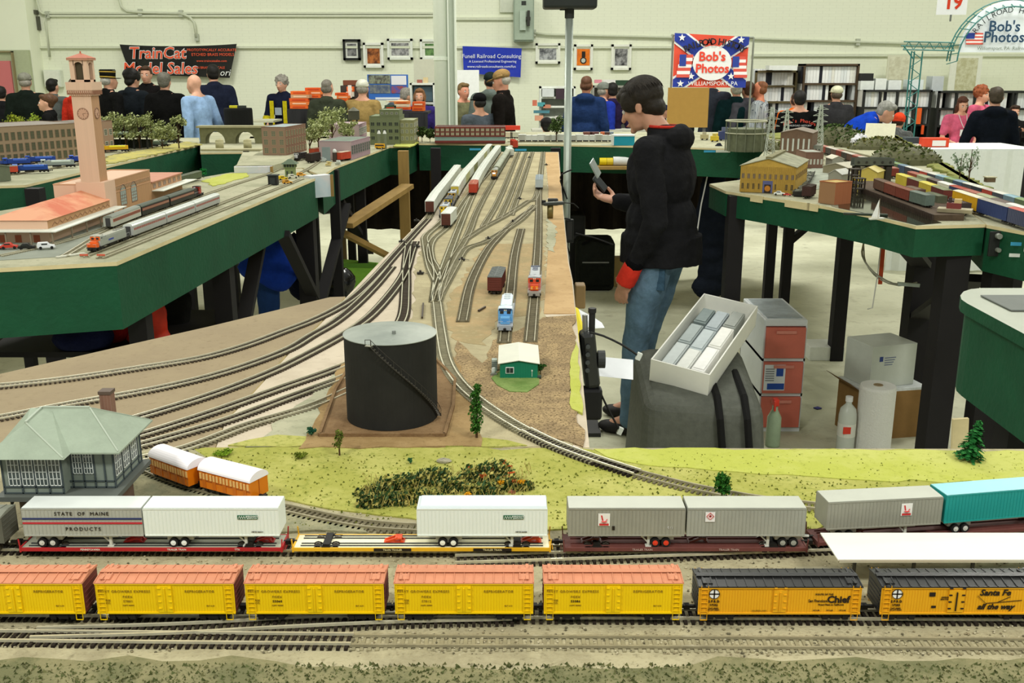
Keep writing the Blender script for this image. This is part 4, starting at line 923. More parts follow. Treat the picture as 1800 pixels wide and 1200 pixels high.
tree('tall narrow dark green tree beside the loop track, right of the tank',pl(838,770),.086,.0125,[(.22,.40,.16),(.30,.50,.20),(.16,.32,.12)],'poplar',3,1500,.0020)
tree('round dark green tree behind the dark red flatcar',pl(1268,884),.046,.0165,[(.16,.36,.14),(.24,.46,.18)],'round',5,900,.0022)
tree('green conifer at the back edge of the grass at right',pl(1703,808),.062,.021,[(.16,.42,.20),(.24,.52,.27),(.12,.34,.16)],'conifer',6,0,.0026,lean=.15)
tree('thin yellow green sapling in front of the tank berm',pl(597,800),.048,.010,[(.45,.50,.22),(.36,.42,.18)],'loose',8,260,.0018)
tree('small dark blue green shrub left of the tank berm',pl(547,766),.014,.010,[(.16,.36,.28),(.22,.42,.30)],'round',9,300,.0018,name='model_shrub',cat='model shrub')
tree('flat bright green weed clump behind the orange coaches',pl(392,800),.006,.018,[(.50,.62,.18),(.42,.55,.16)],'round',10,350,.0018,name='model_shrub',cat='model shrub')
tree('olive weed clump in the grass above the blue water line',pl(530,803),.006,.015,[(.45,.50,.18),(.38,.44,.15)],'round',11,260,.0018,name='model_shrub',cat='model shrub')['label']='olive weed clump on the grass left of the sapling'
tree('tiny dark green shrub on the grass below the tank',pl(722,815),.009,.005,[(.20,.42,.28),(.28,.48,.30)],'round',12,160,.0014,name='model_shrub',cat='model shrub')
tree('dark green shrub against the right wall of the green shed',pl(950,660,TZ),.024,.012,[(.16,.32,.14),(.24,.40,.18)],'round',13,420,.0022,name='model_shrub',cat='model shrub')
# flower bed
def bed():
    rnd=random.Random(31); m=MB(); t=thing('flower_bed','mass of wild foliage with orange and yellow flowers in the grass','plants',pl(780,868)); c0=Vector(t.location)
    cols=[(.20,.28,.16),(.24,.34,.18),(.70,.66,.38),(.60,.58,.30),(.24,.34,.22)]
    for px,py,rx,ry,rz in [(660,870,.03,.016,.010),(700,858,.035,.016,.014),(745,850,.032,.016,.014),(690,885,.03,.012,.012),(740,880,.035,.013,.012),(795,862,.026,.014,.013),(835,845,.028,.016,.016),(870,838,.028,.018,.018),(895,858,.028,.014,.013),(850,868,.03,.013,.012),(770,838,.02,.012,.009),(925,858,.012,.010,.007),(650,890,.02,.010,.010)]:
        c=P(px,py,GT)-c0; leaves(m,(c.x,c.y,rz*.4),(rx,ry,rz*1.15),520,.0030,rnd,nm=5,shell=.3)
    m.v=[(a,b,max(c,.0002)) for a,b,c in m.v]; m.build('foliage',folmats(*cols),t)['kind']='stuff'
    m=MB()
    for i in range(420):
        px=rnd.uniform(640,935); py=rnd.uniform(845,895) if px<790 else rnd.uniform(830,885); c=P(px,py,GT)-c0; a=rnd.random()*6.3; l=rnd.uniform(.004,.010)
        m.beam((c.x,c.y,.003),(c.x+math.cos(a)*l*.8,c.y+math.sin(a)*l*.6,rnd.uniform(.006,.019)),.0005)
    m.build('stems',folmats((.74,.68,.40)),t)['kind']='stuff'
    for nm,col,pts in (('orange_flowers',(.85,.42,.22),[(885,812),(900,832),(890,838),(848,835),(865,826),(905,845),(825,822),(895,820)]),('yellow_flowers',(.90,.65,.15),[(833,825),(822,868),(917,846),(880,848),(838,826)]),('pink_flowers',(.72,.45,.36),[(900,865),(855,822)])):
        m=MB()
        for px,py in pts:
            c=P(px,py,GT+.012)-c0; leaves(m,(c.x,c.y,c.z),(.0055,.004,.003),70,.0014,rnd)
        m.build(nm,folmats(col),t)['kind']='stuff'
bed()
def rocks(label,loc,r,c=(.62,.60,.52),seed=1,name='rock'):
    rnd=random.Random(seed); m=MB().sph((0,0,0),r,10,6); m.v=[(a*(1+rnd.uniform(-.12,.12)),b*(1+rnd.uniform(-.12,.12)),d*(1+rnd.uniform(-.15,.1))) for a,b,d in m.v]
    return tag(m.build(name,mat(c,rough=.9,var=.25,scale=90),loc=loc),label,'rock')
rocks('flat grey stone lying on the grass below the tank',(*P(780,812,GT).xy,GT+.002),(.011,.007,.004))
# grass tufts (uncountable)
def tufts():
    rnd=random.Random(5); m=MB()
    for i in range(2000):
        px=rnd.uniform(280,1800); py=rnd.uniform(796,930)
        if px<460 and py>796+ (px-280)*.2: continue
        if px>1450 and py>860: continue
        p=P(px,py,GT); s=rnd.uniform(.0008,.0022)
        for k in range(3):
            a=rnd.random()*6.3; m.add([p+Vector((math.cos(a)*s,math.sin(a)*s,0)),p-Vector((math.cos(a)*s,math.sin(a)*s,0)),p+Vector((0,0,s*1.3))],[(0,1,2)],rnd.randrange(3))
    o=m.build('grass_tufts',folmats((.54,.57,.25),(.66,.66,.32),(.44,.49,.20))); tag(o,'scattered tufts of olive grass on the green scenery','grass',kind='stuff')
    m=MB()
    for i in range(3500):
        px=rnd.uniform(-50,1850); py=rnd.choice([rnd.uniform(1145,1200),rnd.uniform(1100,1150),rnd.uniform(985,1070),rnd.uniform(900,990)])
        p=P(px,py,TZ+.001); s=rnd.uniform(.0006,.0017); m.sph(p,(s,s,s*.7),5,3,rnd.randrange(3))
    o=m.build('loose_stones',[mat((.72,.69,.58),rough=.95),mat((.55,.51,.40),rough=.95),mat((.40,.38,.30),rough=.95)]); tag(o,'loose stones and crumbs scattered over the foreground dirt','stones',kind='stuff')
    m=MB()
    for i in range(4500):
        px=rnd.uniform(-50,1850); py=rnd.uniform(1168,1235); p=P(px,py,TZ+.003); s=rnd.uniform(.001,.003)
        a=rnd.random()*6.3; m.add([p+Vector((math.cos(a)*s,math.sin(a)*s,0)),p-Vector((math.cos(a)*s,math.sin(a)*s,0)),p+Vector((rnd.uniform(-s,s),0,s*1.5))],[(0,1,2)],rnd.randrange(3))
    o=m.build('weed_tufts',folmats((.42,.45,.29),(.50,.50,.34),(.35,.38,.23))); tag(o,'dark green weeds along the near edge of the table','weeds',kind='stuff')
tufts()
# ---------- oil tank ----------
tc=Vector((-.194,1.529,TZ+.0045)); TR=.073; TH=.138
t=thing('oil_storage_tank','large black cylindrical oil tank with pale grey lid','tank',tuple(tc))
MB().lathe([(TR,0),(TR,TH)],n=64).build('tank_shell',mat((.165,.165,.155),rough=.75,var=.25,scale=14,spec=.2),t,smooth=False)
MB().lathe([(TR+.0012,TH),(TR+.0012,TH+.001),(TR*.6,TH+.006),(.0001,TH+.010)],n=64).build('tank_lid',mat((.66,.68,.64),rough=.5,c2=(.50,.53,.50),scale=9,thr=(.3,.7)),t)
MB().cyl((.01,-.03,TH+.004),(.01,-.03,TH+.012),.003).build('vent',mat((.5,.52,.5)),t)
a0,a1=R(-14),R(82); st=MB(); rl=MB(); n=34
for i in range(n):
    u=i/(n-1); a=a0+(a1-a0)*u; z=TH-.002-u*(TH-.006); rr=TR+.004; d=Vector((math.sin(a),-math.cos(a),0)); tg=Vector((math.cos(a),math.sin(a),0))
    st.box(d*(TR+.0042)+Vector((0,0,z)),(.0036,.0062,.0008),a)
pt=lambda u,rr,dz:(Vector((math.sin(a0+(a1-a0)*u),-math.cos(a0+(a1-a0)*u),0))*rr+Vector((0,0,TH-.002-u*(TH-.006)+dz)))
st.build('stair_treads',mat((.30,.29,.26)),t)
SL=mat((.22,.21,.19),rough=.6)
for rr in(TR+.0012,TR+.0072): MB().tube([pt(i/24,rr,-.0008) for i in range(25)],.0008,5).build('stringer',SL,t)
rl.tube([pt(i/24,TR+.0072,.011) for i in range(25)],.0005,5)
for i in range(13): rl.cyl(pt(i/12,TR+.0072,0),pt(i/12,TR+.0072,.011),.0004,n=5)
rl.build('hand_rail',SL,t)
a=a0-.06; d=Vector((math.sin(a),-math.cos(a),0)); MB().box(d*(TR+.004)+Vector((0,0,TH)),(.010,.009,.0012),a).build('landing',mat((.62,.62,.56)),t)
m=MB(); 
for dx in(-.0045,.0045):
    q=d*(TR+.0078)+Vector((math.cos(a)*dx,math.sin(a)*dx,TH)); m.cyl(q,q+Vector((0,0,.010)),.0005,n=5)
q=d*(TR+.0078)+Vector((0,0,TH+.010)); m.beam(q-Vector((.0045,0,0)),q+Vector((.0045,0,0)),.0008); m.build('landing_rail',SL,t)
# berm
t=thing('tank_berm','brown foam berm with raised edges under the black tank','berm',(tc.x,tc.y,TZ)); bo=[P(*q)-Vector((tc.x,tc.y,TZ)) for q in [(562,770),(782,770),(797,718),(800,672),(770,640),(620,640),(590,690)]]
BR=two((.46,.36,.25),(.52,.42,.30),(.36,.28,.19),20,120,bump=.8,bs=300)
MB().prism([(p.x,p.y) for p in bo[::1]] if True else 0,-.0003,.004).build('berm_floor',BR,t)
m=MB()
for i in range(len(bo)): m.beam(bo[i]+Vector((0,0,.004)),bo[(i+1)%len(bo)]+Vector((0,0,.004)),.005,.009)
m.build('berm_wall',BR,t); patch(yard,[(530,790),(560,730),(600,640),(800,630),(830,700),(850,788)],BROWN,'brown_earth',jit=.005,h=.0032,seed=21)
# ---------- signal tower (grey house) ----------
t=thing('signal_tower','grey model signal tower with hipped roof and rows of white windows','model building',(-.555,1.18,TZ))
GW=mat((.52,.56,.52),rough=.7,var=.15,scale=40); GD=mat((.28,.32,.33),rough=.7,var=.1); GRF=mat((.60,.65,.58),rough=.7,var=.14,scale=30,bump=.3,bscale=200); WHW=mat((.90,.92,.90),rough=.5)
x0,x1,yb,yf=-.062,.066,.045,-.042
m=MB(); m.bx(x0,yf,.049,x1,yb,.104); m.bx(x0,-.060,.049,.010,yf,.104); m.build('upper_storey',GW,t)
m=MB(); m.bx(x0+.01,yf+.014,.0,x1-.010,yb-.01,.047); m.bx(x0+.01,-.050,0,.002,yf+.014,.047); m.build('lower_storey',mat((.42,.33,.28),rough=.8,kind='brick',scale=60,c2=(.55,.5,.45)),t)
MB().bx(x0-.008,-.070,.043,x1+.010,yb+.006,.049).build('balcony_floor',mat((.36,.38,.36)),t)
m=MB()
for x in(x0+.004,-.03,.006,.03,x1-.004):
    y=-.056 if x<.01 else -.045; m.bx(x-.0012,y-.0012,0,x+.0012,y+.0012,.043); m.beam((x,y,.032),(x,y+.014,.043),.0015)
m.build('balcony_post',mat((.35,.37,.36)),t)
def hip(m,X0,X1,Y0,Y1,z,zr,rx0,rx1,ry):
    v=[(X0,Y0,z),(X1,Y0,z),(X1,Y1,z),(X0,Y1,z),(rx0,ry,zr),(rx1,ry,zr)]; w_=[(a,b,c-.002) for a,b,c in v[:4]]
    m.add(v+w_,[(0,1,5,4),(1,2,5),(2,3,4,5),(3,0,4),(6,9,8,7),(0,6,7,1),(1,7,8,2),(2,8,9,3),(3,9,6,0)])
m=MB(); hip(m,x0-.016,x1+.014,yf-.014,yb+.016,.101,.139,x0+.03,x1-.040,.000)
v=[(x0-.016,-.076,.100),(.022,-.076,.100),(.022,-.03,.1005),(x0-.016,-.03,.1005),((x0+.006)/2-.010,-.036,.132),((x0+.006)/2+.006,.0,.1385),((x0+.006)/2-.02,.0,.1385)]
m.add(v,[(0,1,4),(1,2,5,4),(3,0,4,6),(4,5,6),(0,3,2,1)]); m.build('hipped_roof',GRF,t)
m=MB(); m.beam((x0+.03,0,.1395),(x1-.04,0,.1395),.003); m.beam((-.038,-.036,.1325),(-.034,0,.1393),.003); m.beam((x1-.04,0,.139),(x1+.012,-.054,.102),.002); m.beam((x1-.04,0,.139),(x1+.012,.058,.102),.002); m.beam((-.038,-.036,.132),(.020,-.074,.101),.002); m.build('ridge_cap',mat((.66,.70,.64)),t)
MB().bx(x1-.036,.022,.105,x1-.022,.036,.150).build('chimney',mat((.50,.36,.30),kind='brick',scale=120,c2=(.6,.5,.45)),t); MB().bx(x1-.037,.021,.149,x1-.021,.037,.153).build('chimney_cap',mat((.36,.30,.26)),t)
def tower_win(x,y,z,w,h,rz,nx_,nz_):
    f=MB(); fw=.0009
    f.bx(-w/2,-.0008,-h/2,w/2,.0004,-h/2+fw); f.bx(-w/2,-.0008,h/2-fw,w/2,.0004,h/2)
    for i in range(nx_+1): q=-w/2+(w-fw)*i/nx_; f.bx(q,-.0008,-h/2,q+fw*.9,.0004,h/2)
    for i in range(1,nz_): q=-h/2+h*i/nz_; f.bx(-w/2,-.0008,q-.0003,w/2,.0004,q+.0003)
    o=f.build('window_frame',WHW,t,loc=(x,y,z),rz=rz); MB().bx(-w/2,-.0002,-h/2,w/2,.0001,h/2).build('glass',mat((.30,.34,.34),rough=.25,spec=.7),o); return o
for k in range(4): tower_win(-.048+k*.0165,-.0604,.078,.0145,.036,0,3,4)
for k in range(2): tower_win(.0215+k*.0135,-.0424,.083,.0115,.030,0,3,4)
for k in range(3): tower_win(x1+.0004,-.030+k*.026,.080,.020,.034,PI/2,3,4)
m=MB()
for x in(x0,-.0396,-.0231,-.0066,.010): m.bx(x-.001,-.0612,.049,x+.001,-.0598,.104)
for x in(.0145,.0285,.042,.0545,x1): m.bx(x-.0009,-.0432,.049,x+.0009,-.0418,.104)
for y in(yf,-.017,.009,.035,yb): m.bx(x1-.0002,y-.001,.049,x1+.0012,y+.001,.104)
for z in(.0505,.0585,.099): m.bx(x0,-.0612,z-.0008,.0105,-.0598,z+.0008); m.bx(.010,-.0432,z-.0008,x1,-.0418,z+.0008); m.bx(x1-.0002,yf,z-.0008,x1+.0012,yb,z+.0008)
m.build('timber_trim',GD,t)
# ---------- green shed ----------
b=P(912,665,TZ+.0027); t=thing('model_shed','small green metal shed with pale roof at the end of the yard','model building',(b.x,b.y,TZ+.0025),.0)
GS=mat((.10,.50,.38),rough=.6,var=.08,kind='noise',scale=50); w=.034; D=.118
pr=[(-w,0),(w,0),(w,.028),(0,.0335),(-w,.028)]
vs=[(p[0],0,p[1]) for p in pr]+[(p[0],D,p[1]) for p in pr]; MB().add(vs,[(0,1,2,3,4),(9,8,7,6,5)]+[(i,5+i,5+(i+1)%5,(i+1)%5) for i in range(5)]).build('shed_wall',GS,t)
m=MB(); n=22
for i in range(n+1): x=-w+2*w*i/n; zt=.028+.0055*(1-abs(x)/w); m.bx(x-.0003,-.0006,0,x+.0003,0,zt-.0005)
m.build('wall_ribs',mat((.08,.44,.33),rough=.6),t)
m=MB()
for s in(-1,1):
    m.add([(0,-.003,.0345),(s*(w+.004),-.003,.0282),(s*(w+.004),D+.003,.0282),(0,D+.003,.0345),(0,-.003,.0357),(s*(w+.004),-.003,.0294),(s*(w+.004),D+.003,.0294),(0,D+.003,.0357)],[(0,3,2,1),(4,5,6,7),(0,1,5,4),(1,2,6,5),(2,3,7,6),(3,0,4,7)])
m.build('gable_roof',mat((.82,.82,.76),rough=.5,var=.06,kind='noise',scale=30),t)
o=MB().bx(-.024,-.0012,.010,-.009,0,.022).build('window_frame',WHW,t); MB().bx(-.0228,-.0016,.0112,-.0168,-.0004,.0208).bx(-.0162,-.0016,.0112,-.0102,-.0004,.0208).build('glass',mat((.16,.20,.20),rough=.2),o)
MB().bx(.0235,-.001,.004,.0245,0,.017).bx(.0225,-.0012,.014,.0255,0,.0165).build('sign_post',mat((.75,.8,.75)),t)
b=P(868,660); t=thing('condenser_unit','grey air unit and tank at the left wall of the green shed','machine',(b.x,b.y,TZ+.002))
MB().bx(-.004,.02,0,.006,.034,.022).build('cabinet',mat((.62,.66,.62)),t); m=MB()
for k in range(5): m.bx(-.0045,.0195,.003+k*.0035,.0065,.0205,.0045+k*.0035)
m.build('grille',mat((.40,.43,.42)),t)
MB().cyl((0,0,.000),(0,0,.011),.0042).sph((0,0,.011),(.0042,.0042,.003),10,6).build('pressure_tank',mat((.76,.78,.75)),t,smooth=True); MB().bx(-.006,-.008,.0,.006,-.002,.004).build('meter',mat((.5,.5,.46)),t)
b=P(948,667); m=MB(); m.cyl((-.0035,0,.0018),(.0035,0,.0018),.0035,n=12); tag(m.build('model_barrel',mat((.2,.25,.22)),loc=(b.x,b.y,TZ+.0035)),'tiny dark barrel lying at the corner of the green shed','barrel')
# ---------- yard trains ----------
def locomotive(label,loc,rz,L,hood,nose,cabc,frame=(.15,.14,.13),fans=(.7,.7,.7),W=.033,group=None,fine=True,num=None,ax=3,rf=None,tall=0):
    t=thing('locomotive',label,'model locomotive',loc,rz,group); f=L/2; H_=paint(hood,rough=.4); N_=paint(nose,rough=.4); C_=paint(cabc,rough=.4); K=paint(frame); RF=paint(rf,rough=.4) if rf else H_; T_=tall
    MB().bx(-f,-W/2,.0105,f,W/2,.0135).bx(-f+.0,-W/2+.004,.004,-f+.003,W/2-.004,.0105).bx(f-.003,-W/2+.004,.004,f,W/2-.004,.0105).build('frame',K,t)
    MB().bx(-f+.012,-.010,.0135,f-.050,.010,.0395+T_).build('long_hood',H_,t,bevel=.0015)
    MB().bx(-f+.030,-.0125,.030,f-.08,.0125,.0405+T_).build('radiator_section',RF,t,bevel=.001)
    c=MB().bx(f-.050,-.0155,.0135,f-.028,.0155,.0435+T_); c.build('cab',C_,t,bevel=.001)
    MB().ext([(-.0160,.0432+T_),(.0160,.0432+T_),(.0145,.0455+T_),(0,.0468+T_),(-.0145,.0455+T_)],f-.051,f-.027).build('cab_roof',RF,t)
    MB().bx(f-.028,-.0105,.0135,f-.012,.0105,.0300).build('nose',N_,t,bevel=.002)
    MB().bx(f-.0282,-.0152,.0305,f-.0272,.0152,.0425+T_).build('cab_front',N_,t)
    wd=mat((.12,.13,.14),rough=.15,spec=.8)
    for s in(-1,1):
        MB().bx(f-.0275,s*.0075-.0038,.0335,f-.0265,s*.0075+.0038,.0395+T_).build('windshield',wd,t)
        MB().bx(f-.044,s*.0155-.0005,.032,f-.034,s*.0155+.0005,.039+T_).build('side_window',wd,t)
    MB().cyl((f-.027,-.0018,.0415+T_),(f-.0258,-.0018,.0415+T_),.0013,n=8).cyl((f-.027,.0018,.0415+T_),(f-.0258,.0018,.0415+T_),.0013,n=8).build('headlight',mat((.95,.93,.8)),t)
    for k in range(3): MB().cyl((-f+.030+k*.020,0,.0405+T_),(-f+.030+k*.020,0,.0420+T_),.0072,n=16).build('roof_fan',paint(fans),t)
    MB().bx(f-.075,-.003,.0395+T_,f-.062,.003,.0435+T_).build('exhaust_stack',paint(fans),t)
    MB().bx(-.025,-.012,.004,.022,.012,.0105).build('fuel_tank',K,t,bevel=.002)
    if fine:
        for s in(-1,1):
            m=MB(); m.tube([(-f+.002,s*(W/2-.0005),.024),(f-.052,s*(W/2-.0005),.024)],.0004,5)
            for k in range(9): x=-f+.002+k*(L-.054)/8; m.cyl((x,s*(W/2-.0005),.0135),(x,s*(W/2-.0005),.024),.00035,n=5)
            m.build('handrail',paint((.7,.7,.7)),t)
        m=MB(); 
        for s in(-1,1): m.tube([(f-.001,s*.014,.0135),(f-.001,s*.014,.023),(f-.001,s*.004,.023)],.0004,5)
        m.build('end_rail',paint((.75,.75,.75)),t)
        MB().bx(f-.001,-.014,.004,f+.001,.014,.0095).build('plow',K,t)
    gear(t,L,.032,ax,.040 if ax==3 else .026,.029); return t
def coach_car(label,loc,rz,L,body,roof,stripe=None,group=None,win=(.16,.17,.18),W=.034,zt=.046,fluted=False,cat='model passenger car',skirt=False):
    t=thing('passenger_car',label,cat,loc,rz,group); h=W/2; m=MB(); m.bx(-L/2,-h,.0085,L/2,h,.0385); m.build('car_body',body,t)
    pr=[(h*math.cos(PI*i/10),.0385+.0085*math.sin(PI*i/10)) for i in range(11)]; MB().ext(pr,-L/2,L/2).build('roof',roof,t)
    n=int(L/.0115)
    for s in(-1,1):
        if stripe: MB().bx(-L/2+.004,s*h-.0004,.0235,L/2-.004,s*h+.0004,.0335).build('window_band',stripe,t)
        def wn():
            q=MB()
            for i in range(n): x=-L/2+.012+(L-.024)*i/(n-1); q.bx(x-.0030,s*h-.0009,.0250,x+.0030,s*h+.0009,.0320)
            return q.mesh([mat(win,rough=.15,spec=.8)])
        ob('window_row',wn(),t)
        if fluted:
            q=MB()
            for k in range(5): q.bx(-L/2,s*h-.0005,.010+k*.0026,L/2,s*h+.0005,.0112+k*.0026)
            q.build('fluting',body,t)
    for s in(-1,1): MB().bx(s*(L/2)-.002,-.008,.010,s*(L/2)+.002,.008,.038).build('vestibule',paint((.25,.25,.25)),t)
    gear(t,L,.030,coup=False); return t
def on_track(key,y):
    pts=TRK[key]; Y=P(900,y).y
    best=min(range(len(pts)),key=lambda i:abs(pts[i].y-Y)); return plen(pts[:best+1])
def put(key,s):
    p,a=along(TRK[key],s); return (p.x,p.y,TZ+RT),a
WB=mat((.86,.87,.82),rough=.55,var=.08,scale=30); WBR=mat((.90,.91,.88),rough=.5,var=.05); BRE=mat((.36,.20,.15),rough=.7,var=.2); YB=mat((.80,.72,.30),rough=.6,var=.1); RB=mat((.74,.27,.18),rough=.6,var=.12)
names={'S0':'white boxcars on the outer yard track','S2':'white boxcars behind the dark locomotives','S4':'white boxcars behind the red boxcar'}
def string(key,y0,n,L,side,roof,ends,lab,g,H1=.047,style='rib',first=None,s=None,mats=None,gap=.008):
    s=on_track(key,y0) if s is None else s
    for i in range(n):
        if s+L>plen(TRK[key])+.06: break
        loc,a=put(key,s+L/2); sd,rf_,en=(mats[i%len(mats)] if mats else (side,roof,ends))
        boxcar(first if (i==0 and first) else lab,'boxcar',loc,a,L,.034,.010,H1,sd,rf_,g,ends=en,style=style); s+=L+gap
    return s
string('S0',379,6,.235,WB,WBR,BRE,'white long boxcar in the outermost yard string',names['S0'],.050,first='leading white boxcar with brown end, outermost of the yard trains')
s=on_track('S2',388)
for i,(lb,hd,ns) in enumerate([('dark blue and grey locomotive with yellow nose leading its string',(.30,.34,.42),(.88,.74,.15)),('second dark blue locomotive behind the yellow nosed one',(.22,.26,.34),(.80,.68,.2)),('third locomotive, cream and black, ahead of the white boxcars',(.60,.60,.52),(.75,.6,.25))]):
    loc,a=put('S2',s+.1); locomotive(lb,loc,a+PI,.195,hd,ns,hd,rf=(.72,.75,.78) if i!=1 else (.2,.24,.3),fans=(.35,.36,.38)); s+=.205
string('S2',0,11,.235,WB,WBR,YB,'white long boxcar in the string behind the dark locomotives',names['S2'],.050,s=s,mats=[(WB,WBR,YB),(WB,WBR,WB),(mat((.80,.80,.62),var=.1),WBR,YB),(WB,WBR,WB),(mat((.62,.63,.45),var=.1),WBR,WB)])
loc,a=put('S3',on_track('S3',403)+.085); boxcar('lone white boxcar with dark brown end, nearest of the yard trains','boxcar',loc,a,.165,.034,.010,.050,WB,WBR,ends=BRE,style='rib')
s=string('S4',345,1,.16,RB,mat((.78,.50,.42),var=.1),RB,'x',names['S4'],.047,first='red boxcar leading the second white string')
string('S4',0,13,.20,WB,WBR,YB,'white boxcar in the string behind the red boxcar',names['S4'],.047,s=s,mats=[(WB,WBR,YB),(WB,WBR,YB),(WB,WBR,WB),(WB,WBR,WB)])
s=on_track('S5',318); loc,a=put('S5',s+.12); locomotive('grey locomotive with lit headlight and orange nose',loc,a+PI,.21,(.50,.52,.46),(.80,.55,.22),(.5,.5,.45),rf=(.58,.60,.54)); s+=.22
o=MB().cyl((.1055,-.0035,.031),(.1065,-.0035,.031),.003,n=12).cyl((.1055,.0035,.031),(.1065,.0035,.031),.003,n=12).build('lit_headlight',mat((1,.97,.85),kind='plain',emit=5),[q for q in bpy.data.objects if q.get('label','').startswith('grey locomotive with lit')][0])
for i in range(7):
    if s+.24>plen(TRK['S5'])+.06: break
    loc,a=put('S5',s+.12); coach_car('grey green coach behind the lit grey locomotive',loc,a,.235,mat((.50,.52,.45),var=.1),mat((.60,.62,.54),var=.1),group='grey coaches on the yard track'); s+=.243
Vv=P(963,258); boxcar('white boxcar at the far end of the yard','boxcar',(P(896,275).x,P(896,275).y,TZ+RT),TRK and PI/2+.1,.2,.034,.010,.046,WB,WBR,style='rib')
boxcar('red and white boxcar at the far end of the yard','boxcar',(P(896,262).x+.03,P(896,262).y+.05,TZ+RT),PI/2+.1,.2,.034,.010,.050,RB,RB,style='rib')
s=on_track('K3',335)
for i in range(1): loc,a=put('K3',s+.11); boxcar('pale grey boxcar alone on the right hand yard track','boxcar',loc,a,.22,.034,.010,.044,mat((.72,.76,.76),var=.06),mat((.70,.74,.76),var=.06),style='rib')
# near locomotives
loc,a=put('K2',on_track('K2',587)+.11); t=locomotive('light blue and grey locomotive facing the shed',loc,a+PI,.215,(.74,.79,.82),(.42,.66,.86),(.42,.66,.86),frame=(.62,.64,.66),fans=(.74,.78,.80),rf=(.80,.86,.90)); 
o=text('BLUE LINE',.0062,mat((.10,.16,.28),kind='plain'),t,(.0818,0,.0415),(PI/2,0,PI/2),ext=.0003,off=.0002); 
bpy.data.objects.remove(o); TEXTS.pop()
MB().bx(.0935,-.0080,.019,.0960,.0080,.026).build('nose_stripe',paint((.30,.56,.82)),t); MB().bx(.080,-.0135,.0405,.0815,.0135,.0450).build('number_board',mat((.14,.20,.32)),t)
loc,a=put('K3',on_track('K3',527)+.11); t=locomotive('red and silver locomotive with orange nose emblem on the right hand spur',loc,a+PI,.215,(.66,.68,.68),(.82,.32,.20),(.80,.45,.42),frame=(.6,.58,.55),fans=(.40,.42,.48),rf=(.62,.64,.66))
MB().bx(.0955,-.0085,.0175,.0970,.0085,.0255).build('nose_emblem',mat((.92,.60,.15),kind='plain'),t); MB().cyl((.0968,0,.0215),(.0976,0,.0215),.0045,n=12).build('nose_disc',mat((.85,.35,.12),kind='plain'),t)
for k in range(3): MB().bx(-.085+k*.004,-.012,.041,-.083+k*.004,.012,.0425).build('roof_fin',paint((.35,.38,.45)),t)
b=P(867,521); boxcar('short brown hopper car with grey load standing on the sand','hopper car',(b.x+.008,b.y+.066,TZ+.002),PI/2-.08,.125,.034,.012,.046,mat((.40,.19,.15),rough=.7,var=.2),mat((.46,.48,.47),rough=.9,var=.25,scale=120),style='rib',name='hopper_car')
# turnout machines
for i,(x,y,lab) in enumerate([(733,436,'left of the throat, upper'),(739,483,'left of the throat, lower'),(858,422,'beside the diagonal track, middle'),(812,459,'beside the diagonal track, lower'),(901,392,'between the two diagonal tracks'),(913,351,'under the pale grey boxcar, left'),(961,362,'beside the right hand track'),(732,390,'on the pale edge board, upper'),(706,427,'on the pale edge board, lower'),(930,278,'at the far end of the yard'),(960,291,'on the bare board far away')]):
    p=P(x,y); t=thing('switch_machine','small black turnout lever '+lab,'switch lever',(p.x,p.y,TZ+.003)); MB().bx(-.009,-.006,0,.009,.006,.005).build('machine_base',paint((.16,.15,.13)),t); MB().cyl((0,0,.005),(0,0,.010),.003,n=8).build('lever_knob',paint((.2,.18,.16)),t); MB().beam((.008,0,.003),(.022,-.003,.001),.0015).build('throw_rod',paint((.45,.42,.36)),t)
for x,y,x2,y2,l in ((744,533,742,558,'dark stick lying left of the ladder tracks'),(841,546,853,539,'short dark rod lying on the sandy area')):
    a=P(x,y,TZ+.005); b=P(x2,y2,TZ+.005); tag(MB().beam(a,b,.004).build('loose_rod',paint((.25,.2,.15))),l,'rod')
# ---------- people ----------
TEX=bpy.data.textures.new('folds','CLOUDS'); TEX.noise_scale=.11; TEX.noise_depth=2
def solid(m,a,b,ra,rb=None,n=14):
    rb=ra if rb is None else rb; m.cyl(a,b,ra,rb,n=n); m.sph(a,ra,n,8); m.sph(b,rb,n,8)
def remesh(o,vox,smooth=2,fold=0):
    r=o.modifiers.new('remesh','REMESH'); r.mode='VOXEL'; r.voxel_size=vox; r.use_smooth_shade=True
    if fold: d=o.modifiers.new('folds','DISPLACE'); d.texture=TEX; d.strength=fold; d.mid_level=.5
    s=o.modifiers.new('smooth','SMOOTH'); s.iterations=smooth; s.factor=.5
SKIN=(.80,.60,.50)
def head_mesh(m,c,M,k=1):
    def S(p,r): m.sph(c+M@(Vector(p)*k),tuple(x*k for x in r),14,10,M=M)
    S((0,.012,.030),(.074,.092,.088)); S((0,-.030,-.015),(.060,.060,.085)); S((0,-.035,-.070),(.043,.045,.034)); S((0,-.080,.022),(.042,.012,.009))
    S((0,-.077,-.092),(.018,.016,.015)); S((0,-.091,-.062),(.021,.009,.008)); S((-.03,-.068,-.02),(.02,.02,.02)); S((.03,-.068,-.02),(.02,.02,.02))
    for s in(-1,1): S((s*.076,.012,-.008),(.008,.019,.030)); S((s*.080,.018,.004),(.007,.014,.018))
    a=c+M@Vector((0,-.086,.012))*k; b=c+M@Vector((0,-.109,-.030))*k; solid(m,a,b,.009*k,.013*k,8)
